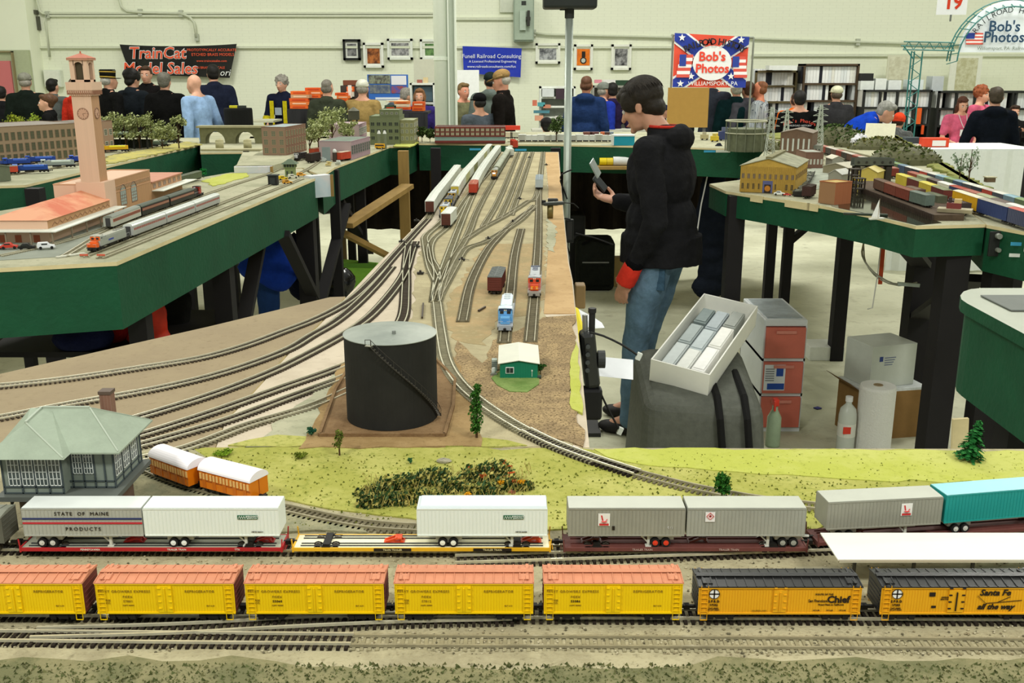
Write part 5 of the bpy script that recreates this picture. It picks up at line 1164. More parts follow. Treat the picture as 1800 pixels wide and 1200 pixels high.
def hand_mesh(m,w,d,nrm,side,k=1,curl=.5,rf=.0088,grip=False):
    # w wrist, d fingers direction, nrm palm facing, side towards the thumb
    d=d.normalized(); side=(side-d*side.dot(d)).normalized(); nrm=d.cross(side)*(1 if d.cross(side).dot(nrm)>0 else -1)
    B=Matrix((side,d,nrm)).transposed(); m.sph(w+d*.045*k,(.041*k,.052*k,.017*k),12,8,M=B); m.sph(w+d*.02*k,(.029*k,.03*k,.019*k),10,6,M=B)
    for i,(off,ln) in enumerate([(.031,.072),(.0105,.080),(-.0105,.074),(-.031,.058)]):
        p=w+d*.082*k+side*off*k; a=0; c_=curl*(1+.12*i)
        for j,f in enumerate((.45,.32,.25)):
            a+=c_*(1.0 if j else .6); q=p+(d*math.cos(a)+nrm*math.sin(a))*ln*f*k; solid(m,p,q,rf*k*(1-.08*j),rf*k*(.92-.08*j),8); p=q
    p=w+d*.018*k+side*.032*k+nrm*.006*k; q=p+(side*.75+d*.6+nrm*.25).normalized()*.036*k; r_=q+(d*.85+nrm*(.6 if grip else .2)+side*(.0 if grip else .3)).normalized()*.032*k
    solid(m,w+d*.02*k+side*.015*k,p,.014*k,.014*k,8); solid(m,p,q,.0125*k,.011*k,8); solid(m,q,r_,.0105*k,.009*k,8)
DEF={'head':(0,-.02,1.635),'neck':(0,.005,1.50),'chest':(0,0,1.31),'waist':(0,0,1.10),'pel':(0,0,.95)}
ARMS={'down':((.25,.03,1.14),(.26,-.05,.88)),'front':((.26,-.02,1.15),(.13,-.26,1.08)),'up':((.25,-.06,1.16),(.10,-.24,1.32)),'table':((.25,-.12,1.18),(.18,-.36,1.02)),'pocket':((.29,.03,1.15),(.22,-.10,.98)),'fold':((.25,-.03,1.16),(-.02,-.22,1.16)),'back':((.27,.08,1.18),(.24,.05,.93))}
def person(label,x,y,rz,h=1.75,top=(.1,.1,.12),pants=(.12,.13,.18),hair=('short',(.15,.11,.08)),lean=0,arms=('down','down'),vox=.014,skin=SKIN,yaw=0,pitch=0,kind='jacket',extra=None,J=None,bulk=1,topmat=None,cat='person',headfwd=0,name='person',far=True,tilt=0):
    t=thing(name,label,cat,(x,y,0),rz); k=h/1.75; fold=.018 if far else .022
    j={a:Vector(b) for a,b in DEF.items()}; j['head'].y-=headfwd; sh={};el={};wr={};hp={}
    for s,a in((1,arms[0]),(-1,arms[1])):
        e,w=ARMS[a] if isinstance(a,str) else a; sh[s]=Vector((s*.185,0,1.435)); el[s]=Vector((s*e[0],e[1],e[2])); wr[s]=Vector((s*w[0],w[1],w[2]))
    L=Matrix.Rotation(lean,3,'X'); pv=Vector((0,0,.95)); up=lambda v:(pv+L@(v-pv))
    for a in('head','neck','chest','waist'): j[a]=up(j[a])
    for s in(-1,1): sh[s]=up(sh[s]); el[s]=up(el[s]); wr[s]=up(wr[s])
    if lean: 
        off=Vector((0,math.sin(lean)*.12,0))
        for a in j: j[a]=j[a]+off
        for s in(-1,1): sh[s]+=off; el[s]+=off; wr[s]+=off
    else: off=Vector((0,0,0))
    kn={s:Vector((s*.10,-.02,.50))+off*.5 for s in(-1,1)}; an={s:Vector((s*.105,.025,.09)) for s in(-1,1)}; hp={s:Vector((s*.09,0,.90))+off for s in(-1,1)}
    if J: 
        for d_,src in(('kn',kn),('an',an),('hp',hp)):
            if d_ in J:
                for s in(-1,1): src[s]=Vector(J[d_][s])
    for dct in(j,sh,el,wr,kn,an,hp):
        for q in dct: dct[q]=dct[q]*k
    HM=Matrix.Rotation(yaw,3,'Z')@Matrix.Rotation(lean*.45+pitch,3,'X')@Matrix.Rotation(tilt,3,'Y')
    SK=mat(skin,rough=.55,var=.12,scale=25); b=MB(); hc=j['head']
    head_mesh(b,hc,HM,k); solid(b,j['neck'],hc+HM@Vector((0,.02,-.05))*k,.055*k,.052*k); 
    b.sph(j['chest'],(.13*k,.09*k,.19*k),14,10,M=L); b.sph(j['pel'],(.13*k,.10*k,.13*k),14,10); solid(b,j['chest'],j['pel'],.09*k,.10*k); solid(b,j['neck'],j['chest'],.06*k,.09*k)
    for s in(-1,1):
        solid(b,j['neck'],sh[s],.05*k,.045*k); solid(b,sh[s],el[s],.046*k,.036*k); solid(b,el[s],wr[s],.036*k,.025*k)
        d=(wr[s]-el[s]).normalized(); gp=J and J.get('grip')==s
        if J and J.get('hand') and s in J['hand']: dd,nn,ss,cc=J['hand'][s]; hand_mesh(b,wr[s],Vector(dd),Vector(nn),Vector(ss),k,cc,grip=True)
        else:
            side=Vector((0,-1,0)) if abs(d.z)>.7 else Vector((0,0,1)); hand_mesh(b,wr[s],d,Vector((-s,0,-.2)),side,k,.35,.0088 if not far else .010)
        solid(b,j['pel'],hp[s],.09*k,.08*k); solid(b,hp[s],kn[s],.078*k,.05*k); solid(b,kn[s],an[s],.05*k,.035*k); solid(b,an[s],an[s]+Vector((0,-.10*k,-.05*k)),.035*k,.03*k)
    o=b.build('body',SK,t); remesh(o,vox,2)
    # clothes
    if topmat: CT_=topmat
    else: CT_=cloth(top)
    m=MB(); B=bulk*k
    m.sph(j['chest'],(.175*B,.125*B,.205*k),16,12,M=L); m.sph(j['waist'],(.158*B,.128*B,.16*k),16,12,M=L); m.sph((j['pel']+j['waist'])/2+Vector((0,0,-.02*k)),(.168*B,.135*B,.15*k),16,12,M=L)
    m.sph(j['chest']*.35+j['neck']*.65+L@Vector((0,.012*k,-.02*k)),(.125*k,.085*k,.075*k),14,8,M=L)
    short=kind=='tshirt'
    for s in(-1,1):
        solid(m,j['neck']+L@Vector((0,0,-.05*k)),sh[s],.066*k,.072*k); 
        if short: solid(m,sh[s],sh[s].lerp(el[s],.7),.074*k,.066*k)
        else: solid(m,sh[s],el[s],.072*k,.058*k); solid(m,el[s],el[s].lerp(wr[s],.93),.058*k,.042*k)
    if kind in('jacket','coat','hoodie','suit'): m.cyl(j['neck']+L@Vector((0,.005,-.03*k)),j['neck']+L@Vector((0,.0,.045*k)),.082*k,.075*k,n=14)
    if kind=='coat': 
        a=j['pel']; m.cyl(a+Vector((0,0,.02)),a+Vector((0,.0,-.32*k)),.165*B,.175*B,n=18)
    else: m.cyl(j['pel']+Vector((0,0,.08*k)),j['pel']+Vector((0,0,-.06*k)),.150*B,.155*B,n=18)
    if kind=='hoodie': m.sph(j['neck']+L@Vector((0,.085*k,-.01*k)),(.125*k,.065*k,.065*k),14,8); m.sph(j['neck']+L@Vector((0,.02*k,.01*k)),(.105*k,.09*k,.045*k),14,8)
    if kind=='jacket': m.sph(j['neck']+L@Vector((0,.05*k,-.02*k)),(.10*k,.06*k,.045*k),12,8)
    o=m.build('shirt' if kind in('tshirt','shirt') else 'jacket',CT_,t); remesh(o,vox*1.15,2,fold)
    m=MB(); m.sph(j['pel'],(.158*k,.122*k,.13*k),14,10)
    for s in(-1,1): solid(m,hp[s],kn[s],.096*k,.068*k); solid(m,kn[s],an[s],.068*k,.056*k)
    o=m.build('trousers',cloth(pants),t); remesh(o,vox*1.2,2,fold)
    for s in(-1,1):
        m=MB(); a=an[s]; f=Vector((0,-1,0)); m.sph(a+Vector((0,.0,-.045*k)),(.045*k,.06*k,.048*k),12,8); m.sph(a+Vector((0,-.10*k,-.058*k)),(.048*k,.085*k,.034*k),12,8); m.sph(a+Vector((0,-.05*k,-.052*k)),(.045*k,.08*k,.04*k),12,8)
        m.v=[(p,q,max(r,.004)) for p,q,r in m.v]; o=m.build('shoe',mat((.12,.11,.11),rough=.6),t); remesh(o,.012)
    # hair and hats
    st,hcx=hair[0],hair[1]; HR=mat(hcx,rough=.6,var=.45,scale=45,bump=.5,bscale=90)
    def S(mm,p,r): mm.sph(hc+HM@(Vector(p)*k),tuple(q*k for q in r),14,10,M=HM)
    m=MB()
    if st in('short','thick','long','bob','bun','balding','cap','beanie','conductor'):
        if st=='balding': S(m,(0,.040,.0),(.078,.068,.060)); S(m,(0,.03,.055),(.070,.085,.066))
        elif st in('cap','beanie','conductor'): S(m,(0,.034,.0),(.079,.076,.062))
        else: S(m,(0,.026,.042),(.082,.092,.088)); S(m,(0,.05,.0),(.074,.058,.068)); S(m,(0,-.040,.090),(.062,.045,.032))
        if st=='thick': S(m,(0,.02,.05),(.094,.105,.092)); S(m,(.062,-.02,.035),(.030,.055,.055)); S(m,(-.062,-.02,.035),(.030,.055,.055)); S(m,(0,-.062,.075),(.068,.040,.036)); S(m,(0,.07,-.025),(.066,.042,.05))
        if st=='long':
            for s in(-1,1): S(m,(s*.068,.012,-.06),(.028,.05,.11))
            S(m,(0,.07,-.08),(.075,.035,.13))
        if st=='bob': 
            for s in(-1,1): S(m,(s*.072,.01,-.02),(.026,.055,.075))
            S(m,(0,.06,-.03),(.08,.045,.07))
        if st=='bun': S(m,(0,.115,.055),(.055,.05,.05)); S(m,(0,.05,.05),(.085,.09,.085))
        o=m.build('hair',HR,t); remesh(o,.009 if far else .006,1,.014)
        if st in('thick',) or not far:
            rnd=random.Random(4); q=MB()
            for i in range(1500):
                a=rnd.uniform(0,2*PI); L0=rnd.uniform(.1,.7); L1=L0+rnd.uniform(.5,.9); pts=[]
                for u in range(5):
                    e=L0+(L1-L0)*u/4; v=Vector((math.sin(e)*math.cos(a+u*.03),math.sin(e)*math.sin(a+u*.03),math.cos(e))); rr=(.097,.108,.095)
                    if v.y<-.3 and e>1.15: break
                    pts.append(hc+HM@(Vector((v.x*rr[0],.02+v.y*rr[1],.048+v.z*rr[2]))*k))
                if len(pts)>2: q.tube(pts,[.0016]*(len(pts)-1)+[.0006],4)
            q.build('hair_strands',HR,o)['kind']='stuff'
    if st=='curly':
        S(m,(0,.02,.045),(.092,.10,.092)); rnd=random.Random(2)
        for i in range(60):
            v=Vector((rnd.gauss(0,1),rnd.gauss(0,1)+.3,rnd.gauss(0,1)+.4)).normalized(); S(m,(v.x*.09,.02+v.y*.095,.045+v.z*.09),(.02,.02,.02))
        o=m.build('hair',HR,t); remesh(o,.009,1)
    if st in('cap','beanie','conductor'):
        CM=cloth(hair[2]); q=MB(); Z=Vector((0,0,1))
        if st=='beanie': S(q,(0,.022,.055),(.089,.102,.092)); S(q,(0,.022,.02),(.088,.102,.03))
        elif st=='cap':
            S(q,(0,.018,.062),(.085,.100,.068)); q.cyl(hc+HM@(Vector((0,.018,.035))*k),hc+HM@(Vector((0,.018,.065))*k),.088*k,.086*k,n=18)
            br=MB(); br.sph(hc+HM@(Vector((0,-.105,.040))*k),(.072*k,.062*k,.008*k),16,8,M=HM@Matrix.Rotation(.15,3,'X')); br.build('cap_brim',CM,t,smooth=True)
        else:
            q.cyl(hc+HM@(Vector((0,.015,.03))*k),hc+HM@(Vector((0,.010,.125))*k),.090*k,.096*k,n=24); q.cyl(hc+HM@(Vector((0,.010,.125))*k),hc+HM@(Vector((0,.010,.135))*k),.096*k,.085*k,n=24)
            br=MB(); br.sph(hc+HM@(Vector((0,-.10,.028))*k),(.075*k,.05*k,.007*k),16,8,M=HM); br.build('cap_visor',mat((.06,.06,.05),rough=.2),t,smooth=True)
            gb=MB(); gb.cyl(hc+HM@(Vector((0,.015,.04))*k),hc+HM@(Vector((0,.0142,.052))*k),.0915*k,.0922*k,n=24); gb.cyl(hc+HM@(Vector((0,.012,.10))*k),hc+HM@(Vector((0,.0116,.112))*k),.0955*k,.0965*k,n=24); gb.build('gold_band',mat((.72,.60,.25),rough=.4),t)
        q.build('cap' if st!='beanie' else 'knit_cap',CM,t,smooth=True)
    fc=math.cos(rz+yaw)
    if fc>-.3 or not far:
        for s in(-1,1):
            e=hc+HM@(Vector((s*.030,-.080,.004))*k); eo=MB().sph(e,.0115*k,10,6).build('eye',mat((.85,.83,.80),rough=.2),t,smooth=True); MB().sph(e+HM@(Vector((0,-.0075,0))*k),.0055*k,8,5).build('pupil',mat((.10,.07,.05),rough=.2),eo,smooth=True)
            MB().sph(hc+HM@(Vector((s*.030,-.087,.024))*k),(.018*k,.005*k,.0035*k),8,5,M=HM).build('eyebrow',HR,t)
        MB().sph(hc+HM@(Vector((0,-.0985,-.062))*k),(.019*k,.004*k,.0045*k),10,5,M=HM).build('lips',mat((.62,.35,.32),rough=.4),t,smooth=True)
    if extra: extra(t,j,sh,el,wr,k,HM,L)
    return t
# -- the man with the phone
MX,MY=.722,4.80; fd=Vector((-.87,.49)); mrz=math.atan2(fd.y,fd.x)+PI/2
def man_extra(t,j,sh,el,wr,k,HM,L):
    d=(wr[1]-el[1]).normalized(); a=wr[1]-d*.075; b=wr[1]+d*.035
    m=MB(); m.cyl(a,b,.046,.050,n=20); o=m.build('red_cuff',mat((.86,.20,.13),rough=.85,var=.15,scale=20,bump=.5,bscale=40),t); remesh(o,.008,2,.01)
    m=MB().cyl(a-d*.03,a+d*.01,.045,.047,n=18); o=m.build('sleeve_rib',cloth((.06,.06,.07)),t); remesh(o,.01)
    n=j['neck']; m=MB(); ft=j['chest']+Vector((0,-.135,.02))
    m.tube([n+Vector((.06,-.02,.02)),n+Vector((.045,-.11,-.06)),n+Vector((.02,-.15,-.16)),ft],.005,6); m.tube([n+Vector((-.06,-.02,.02)),n+Vector((-.045,-.11,-.06)),n+Vector((-.02,-.15,-.16)),ft],.005,6)
    m.build('lanyard',mat((.80,.20,.18),c2=(.92,.88,.86),scale=80,thr=(.48,.52)),t)
    m=MB(); m.tube([n+Vector((math.cos(q)*.083,math.sin(q)*.075+.012,.045)) for q in [i*PI/8 for i in range(17)]],.007,6); m.build('red_collar',mat((.80,.20,.15),rough=.9),t)
    # jeans pocket
    m=MB(); 
    P0=j['pel']; m.box(P0+Vector((.155,.03,-.10)),(.012,.11,.13),0); m.build('back_pocket',cloth((.26,.37,.46),s=30),t)
man=person('dark haired man in black hoodie, jeans and red cuff looking at his phone',MX,MY,mrz,1.735,top=(.125,.125,.135),pants=(.40,.51,.60),hair=('thick',(.15,.12,.085)),lean=.03,vox=.0062,kind='hoodie',far=False,bulk=1.30,headfwd=.085,pitch=.36,
  arms=(((.245,.07,1.125),(.215,-.085,.845)),((.25,-.06,1.10),(.13,-.30,1.165))),extra=man_extra,
  J={'hand':{1:((-.05,-.35,-1),(-1,0,0),(-.2,-1,.2),.30),-1:((.15,-1,.25),(-.1,-.1,1),(-1,-.2,.2),.55)},'an':{1:(.11,-.08,.09),-1:(-.12,-.16,.09)},'kn':{1:(.11,-.07,.50),-1:(-.11,-.10,.50)}})
# phone in his raised hand
c,s_=math.cos(mrz),math.sin(mrz); lw=Vector((-.13,-.30,1.165))*1.765/1.75
hp_=Vector((MX+c*lw.x-s_*(lw.y-.085),MY+s_*lw.x+c*(lw.y-.085),lw.z+.055))
t=thing('phone','silver flip phone held open in the man\'s raised hand','phone',tuple(hp_)); t.rotation_euler=(.2,.55,mrz)
MB().box((0,0,0),(.048,.010,.095),rx=.3).build('keypad_half',mat((.16,.17,.18),rough=.3,spec=.7),t,bevel=.003)
o=MB().box((-.0,.012,.092),(.048,.008,.095),rx=.05).build('screen_half',mat((.72,.75,.75),rough=.3,metal=.3),t,bevel=.003); MB().box((-.0,.0075,.094),(.038,.002,.065)).build('display',mat((.12,.14,.14),rough=.1,spec=.9),o)
# -- the crowd
def crowd(label,px,ytop,Y,face,**k):
    Y0=Y; Y=min(Y*1.12,max(Y,13.3 if px>700 else 14.3)); Y=max(Y0,min(Y,12.95)) if px>1250 else Y
    p=PY(px,ytop,Y); h=k.pop('h',None); h=min(1.92,max(1.05,1.8-(1.8-h)*Y/Y0 if h else p.z)); k['bulk']=k.get('bulk',1)*.95
    person(label,p.x,Y,R(face),h,vox=.019,name='person',**k)
def plaid(a,b,s=40): return mat(a,c2=b,kind='brick',scale=s*.3,var=.5,rough=.9)
GRY=(.60,.58,.54); BRN=(.22,.15,.10); BLK=(.09,.08,.07)
crowd('person in dark green jacket and patterned grey cap at the far left',42,129,11.8,195,top=(.09,.12,.10),hair=('cap',GRY,(.55,.55,.50)),bulk=1.15)
crowd('person at the left edge in dark clothes with a yellow pack strap',0,152,12.2,200,top=(.12,.12,.13),hair=('short',BLK))
crowd('woman in black sweater with brown bunned hair, seen in profile at far left',80,150,10.8,-75,top=(.08,.08,.08),hair=('bun',(.36,.24,.15)),h=1.52,skin=(.86,.66,.56))
crowd('person with black hair behind the woman with the bun',90,139,12.6,170,top=(.35,.37,.36),hair=('short',BLK))
crowd('person in red and white jacket half hidden by the brick tower',130,126,11.6,150,top=(.78,.20,.14),hair=('short',(.35,.28,.22)),h=1.68)
crowd('grey haired man in black suit and gold banded conductor cap',186,112,11.2,140,top=(.06,.06,.06),hair=('conductor',(.66,.65,.62),(.08,.08,.06)),kind='suit',h=1.76)
crowd('black haired person in dark jacket right of the conductor cap',229,123,11.6,155,top=(.10,.12,.14),hair=('thick',BLK),bulk=1.1)
crowd('man in black jacket and red shirt facing out below the black banner',256,117,12.8,5,top=(.10,.09,.09),hair=('short',(.30,.20,.13)),arms=('front','front'))
crowd('grey haired person in long black coat seen from behind',287,128,11.3,180,top=(.055,.055,.055),hair=('short',(.42,.41,.37)),kind='coat',bulk=1.12)
crowd('bald man in light blue shirt stooping to look at the layout',350,130,10.7,-118,top=(.52,.64,.78),hair=('none',GRY),kind='shirt',lean=.14,bulk=1.0,skin=(.84,.64,.54),topmat=mat((.55,.67,.82),rough=.9,var=.22,scale=18,bump=.5,bscale=25))
crowd('black haired person in navy jacket behind the bald man',374,114,12.2,200,top=(.11,.13,.20),hair=('short',BLK),bulk=1.15,lean=.1)
crowd('grey haired woman in navy and yellow jacket',495,134,12.8,-15,top=(.10,.12,.20),hair=('curly',GRY),arms=('down','front'),extra=lambda t,j,sh,el,wr,k,HM,L:([MB().cyl(el[s],el[s].lerp(wr[s],.9),.066,.052,n=12).build('yellow_sleeve',cloth((.80,.74,.12)),t) for s in(-1,1)],[MB().bx(s*.10-.03,-.155,.95,s*.10+.03,-.145,1.35).build('yellow_panel',cloth((.80,.74,.12)),t) for s in(-1,1)],MB().bx(-.05,-.16,1.16,.05,-.15,1.26).build('shirt_emblem',mat((.6,.65,.7)),t)))
crowd('person in olive grey jacket with thinning grey hair seen from behind',574,140,11.3,170,top=(.22,.24,.19),hair=('balding',(.50,.48,.44)),bulk=1.15)
crowd('person in tan shirt and white cap seen from behind',636,141,11.3,165,top=(.62,.52,.32),hair=('cap',GRY,(.86,.86,.80)),kind='shirt',bulk=1.15,yaw=.2)
crowd('person in slate blue shirt bending behind the tan shirt',668,148,12.3,120,top=(.30,.36,.42),hair=('short',GRY),lean=.75,kind='shirt',h=1.72)
crowd('woman with light brown bob and purple jacket behind the orange boxes',737,151,12.3,0,top=(.22,.18,.45),hair=('bob',(.55,.38,.24)),h=1.55)
crowd('person in khaki shirt with glasses leaning beside the white column',814,144,11.9,35,top=(.46,.46,.34),hair=('short',(.50,.40,.25)),kind='tshirt',arms=('front','front'),skin=(.84,.58,.48),h=1.62)
crowd('man in black cap and grey shirt with his back half turned',843,154,10.0,-150,top=(.30,.33,.36),hair=('cap',BLK,(.07,.07,.08)),h=1.55,kind='tshirt')
crowd('person in grey sweatshirt and dark hat behind the black cap',862,128,11.6,180,top=(.38,.42,.40),hair=('cap',BLK,(.14,.18,.17)),kind='hoodie',bulk=1.1)
crowd('white haired man in dark coat and tan cap looking left',884,124,10.2,-105,top=(.085,.07,.06),hair=('cap',(.72,.70,.66),(.62,.50,.32)),kind='coat',bulk=1.12,pitch=.25,skin=(.84,.60,.50))
crowd('small dark haired person low behind the far table near the thin pole',961,196,10.0,185,top=(.26,.28,.30),hair=('thick',BLK),h=1.31)
crowd('man in blue denim jacket with shaved head right of the thin pole',1031,134,11.0,165,top=(.12,.20,.36),hair=('balding',(.40,.26,.18)),kind='hoodie',bulk=1.2,skin=(.74,.50,.38))
crowd('person in bright blue top and grey cap behind the denim jacket',1061,145,12.2,120,top=(.14,.22,.62),hair=('cap',GRY,(.48,.50,.47)),h=1.62)
crowd('person with black hair in dark purple behind the bright blue top',1077,146,12.9,190,top=(.16,.12,.24),hair=('short',BLK))
crowd('person in a navy cap behind the head of the man with the phone',1166,173,11.8,90,top=(.15,.17,.22),hair=('cap',BLK,(.12,.15,.28)),h=1.38)
crowd('person in dark grey coat behind the plywood board, head hidden by the flag banner',1253,126,13.2,160,top=(.20,.22,.26),hair=('short',GRY),kind='coat')
crowd('white haired person in dark green sweater right below the flag banner',1296,142,11.8,178,top=(.045,.15,.16),hair=('short',(.72,.73,.68)),bulk=1.2)
crowd('brown haired person between the green sweater and the plaid shirt',1316,144,12.9,200,top=(.3,.3,.33),hair=('short',(.30,.20,.14)))
crowd('bald man in white and navy plaid shirt',1338,143,11.8,-120,hair=('balding',(.55,.35,.22)),skin=(.86,.55,.42),topmat=plaid((.75,.78,.80),(.16,.20,.30)),kind='shirt',arms=('front','front'))
def tee(t,j,sh,el,wr,k,HM,L):
    mm=mat((.85,.30,.22),kind='plain')
    for i,chh in enumerate("Bob's Photos"): 
        if chh!=' ': a=(i-5.5)*.030; text(chh,.055,mm,t,(-a*1.0,.152*k*1.05-abs(i-5.5)*.003,1.385*k-abs(i-5.5)**2*.0012),(PI/2,0,PI),ext=.004)
    text('RAILROAD HISTORY',.028,mat((.7,.7,.7),kind='plain'),t,(0,.158*k,1.325*k),(PI/2,0,PI),ext=.004)
crowd('black haired person in black shirt lettered Bob\'s Photos on the back',1407,163,10.3,172,top=(.05,.05,.05),hair=('short',BLK),kind='tshirt',h=1.57,extra=tee,bulk=1.1)
crowd('person in orange shirt behind the lettered black shirt',1399,170,11.4,180,top=(.92,.42,.10),hair=('balding',(.30,.20,.15)),h=1.52)
crowd('person in dark grey jacket and white cap before the bookcase',1472,152,11.6,180,top=(.20,.20,.21),hair=('cap',(.35,.3,.25),(.86,.86,.74)),bulk=1.25)
crowd('grey haired person in bright blue jacket bending low to the right',1482,160,10.0,80,top=(.07,.24,.68),hair=('short',(.58,.58,.55)),lean=.95,h=1.74,bulk=1.1,arms=('table','table'))
crowd('person in orange knit cap and grey plaid jacket crouching at the table',1573,199,10.0,140,hair=('beanie',BRN,(.88,.28,.16)),topmat=plaid((.42,.43,.42),(.22,.22,.22)),lean=.35,h=1.38,bulk=1.1)
crowd('woman with long brown hair in pink shirt and white badge looking down',1692,175,11.3,0,top=(.90,.42,.55),hair=('long',(.36,.20,.14)),kind='tshirt',arms=('front','front'),pitch=.3,h=1.48,skin=(.88,.66,.56),extra=lambda t,j,sh,el,wr,k,HM,L:(MB().bx(-.055,-.165,.98,.055,-.158,1.06).build('badge',mat((.9,.9,.9)),t),MB().tube([j['neck']+Vector((.05,-.06,.0)),j['neck']+Vector((.03,-.15,-.12)),Vector((0,-.165,1.06))],.004).tube([j['neck']+Vector((-.05,-.06,.0)),j['neck']+Vector((-.03,-.15,-.12)),Vector((0,-.165,1.06))],.004).build('lanyard',mat((.85,.85,.85)),t)))
crowd('red haired woman in pink shirt behind the other pink shirt',1725,158,12.2,40,top=(.90,.42,.55),hair=('curly',(.66,.36,.22)),kind='tshirt',h=1.58,skin=(.88,.66,.56))
crowd('person in navy hoodie and black trousers seen from behind at the right edge',1752,163,9.4,168,top=(.055,.075,.11),pants=(.05,.05,.06),hair=('short',(.26,.22,.17)),kind='hoodie',bulk=1.15,h=1.62,arms=('pocket','front'))
crowd('person holding a camera at the right edge',1783,198,11.6,-5,top=(.12,.12,.12),hair=('short',BRN),arms=('up','up'),h=1.38,extra=lambda t,j,sh,el,wr,k,HM,L:None)
p=PY(1783,228,12.95); t=thing('camera','small black camera held by the person at the right edge','camera',(p.x,12.66,.99)); MB().box((0,0,0),(.12,.05,.07)).build('camera_body',mat((.08,.08,.08),rough=.4),t,bevel=.006); MB().cyl((0,-.02,0),(0,-.07,0),.03,n=16).build('lens',mat((.05,.05,.06),rough=.2),t)
# ---------- model buildings ----------
def wallmesh(t,w,D,Hh,wall,gable=0,name='wall'):
    pr=[(0,0),(w,0),(w,Hh)]+([(w/2,Hh+gable)] if gable else [])+[(0,Hh)]
    n=len(pr); vs=[(p[0],0,p[1]) for p in pr]+[(p[0],D,p[1]) for p in pr]
    return MB().add(vs,[tuple(range(n)),tuple(range(2*n-1,n-1,-1))]+[(i,n+i,n+(i+1)%n,(i+1)%n) for i in range(n)]).build(name,wall,t)
def window(t,x,y,z,w,h,rz=0,fc=(.80,.80,.74),gc=(.20,.24,.24),bars=(2,3),arch=False):
    key=('win',round(w,4),round(h,4),fc,gc,bars,arch)
    def f():
        m=MB(); b=min(w,h)*.09; m.bx(-w/2,-.0010,-h/2,w/2,-.0003,h/2,1)
        m.bx(-w/2-b,-.0016,-h/2-b,w/2+b,-.0004,-h/2); m.bx(-w/2-b,-.0016,-h/2,-w/2,-.0004,h/2); m.bx(w/2,-.0016,-h/2,w/2+b,-.0004,h/2)
        if arch:
            n=12; vs=[(w/2*math.cos(PI*i/n),-.0010,h/2+w/2*math.sin(PI*i/n)) for i in range(n+1)]; m.add(vs,[tuple(range(n,-1,-1))],1)
            for i in range(n): a,b_=PI*i/n,PI*(i+1)/n; m.beam(((w/2+b/2)*math.cos(a),-.001,h/2+(w/2+b/2)*math.sin(a)),((w/2+b/2)*math.cos(b_),-.001,h/2+(w/2+b/2)*math.sin(b_)),b,.0014)
        else: m.bx(-w/2-b,-.0016,h/2,w/2+b,-.0004,h/2+b)
        ht=h/2+(w/2 if arch else 0)
        for i in range(1,bars[0]): q=-w/2+w*i/bars[0]; m.bx(q-b*.25,-.0014,-h/2,q+b*.25,-.0004,ht*.98)
        for i in range(1,bars[1]): q=-h/2+h*i/bars[1]; m.bx(-w/2,-.0014,q-b*.25,w/2,-.0004,q+b*.25)
        return m.mesh([mat(fc,rough=.6),mat(gc,rough=.25,spec=.6)])
    return ob('window',shared(key,f),t,(x,y,z),rz)
def bldg(label,A,B,D,Hh,wall,roof,rows=(),cols=0,scols=0,ww=.5,wh=.5,gable=0,base=0,fc=(.80,.80,.74),gc=(.20,.24,.24),z=TZ+.002,parapet=.004,sides='RL',bars=(2,3),cat='model building',name='model_building',world=None,drop=0,group=None,ov=.004):
    if world: A,B=Vector(world[0]),Vector(world[1])
    else: A=P(*A); B=P(*B)
    rz=math.atan2(B.y-A.y,B.x-A.x); w=(Vector((B.x,B.y))-Vector((A.x,A.y))).length; t=thing(name,label,cat,(A.x,A.y,z),rz,group)
    wallmesh(t,w,D,Hh,wall,gable)
    if gable:
        m=MB(); e=ov; s=gable/(w/2)
        for a,b in((-e,w/2),(w+e,w/2)):
            za=Hh-e*s; zb=Hh+gable; m.add([(a,-e,za),(b,-e,zb),(b,D+e,zb),(a,D+e,za),(a,-e,za+.003),(b,-e,zb+.003),(b,D+e,zb+.003),(a,D+e,za+.003)],[(0,1,2,3),(4,7,6,5),(0,4,5,1),(1,5,6,2),(2,6,7,3),(3,7,4,0)])
        m.build('roof',roof,t)
    else:
        MB().bx(.001,.001,Hh-.001,w-.001,D-.001,Hh+.0015).build('roof',roof,t)
        if parapet: m=MB(); p=parapet; m.bx(-.001,-.001,Hh,w+.001,.002,Hh+p).bx(-.001,D-.002,Hh,w+.001,D+.001,Hh+p).bx(-.001,.002,Hh,.002,D-.002,Hh+p).bx(w-.002,.002,Hh,w+.001,D-.002,Hh+p); m.build('parapet',wall,t)
    for (z0,z1) in rows:
        h=(z1-z0)
        for i in range(cols): window(t,w*(i+.5)/cols,0,(z0+z1)/2,w/cols*ww,h*.92,0,fc,gc,bars)
        for i in range(scols):
            if 'R' in sides: window(t,w,D*(i+.5)/scols,(z0+z1)/2,D/scols*ww,h*.92,PI/2,fc,gc,bars)
            if 'L' in sides: window(t,0,D*(i+.5)/scols,(z0+z1)/2,D/scols*ww,h*.92,-PI/2,fc,gc,bars)
    return t,w
PINK=mat((.84,.71,.61),rough=.8,kind='brick',scale=70,vec=(1,1,2),var=.05,c2=(.86,.72,.62)); TAN=mat((.70,.54,.38),rough=.8,kind='brick',scale=70,vec=(1,1,2),var=.1,c2=(.72,.56,.44))
RROOF=mat((.78,.42,.30),rough=.7,c2=(.84,.60,.46),scale=5,thr=(.45,.62)); GROOF=mat((.62,.64,.60),rough=.7,var=.2,scale=20); MROOF=mat((.45,.50,.45),rough=.7,var=.25,scale=20)
BRICK=mat((.50,.38,.30),rough=.85,kind='brick',scale=60,vec=(1,1,2),var=.2,c2=(.58,.48,.40)); BRICKR=mat((.58,.25,.20),rough=.85,kind='brick',scale=60,vec=(1,1,2),var=.15,c2=(.5,.3,.25))
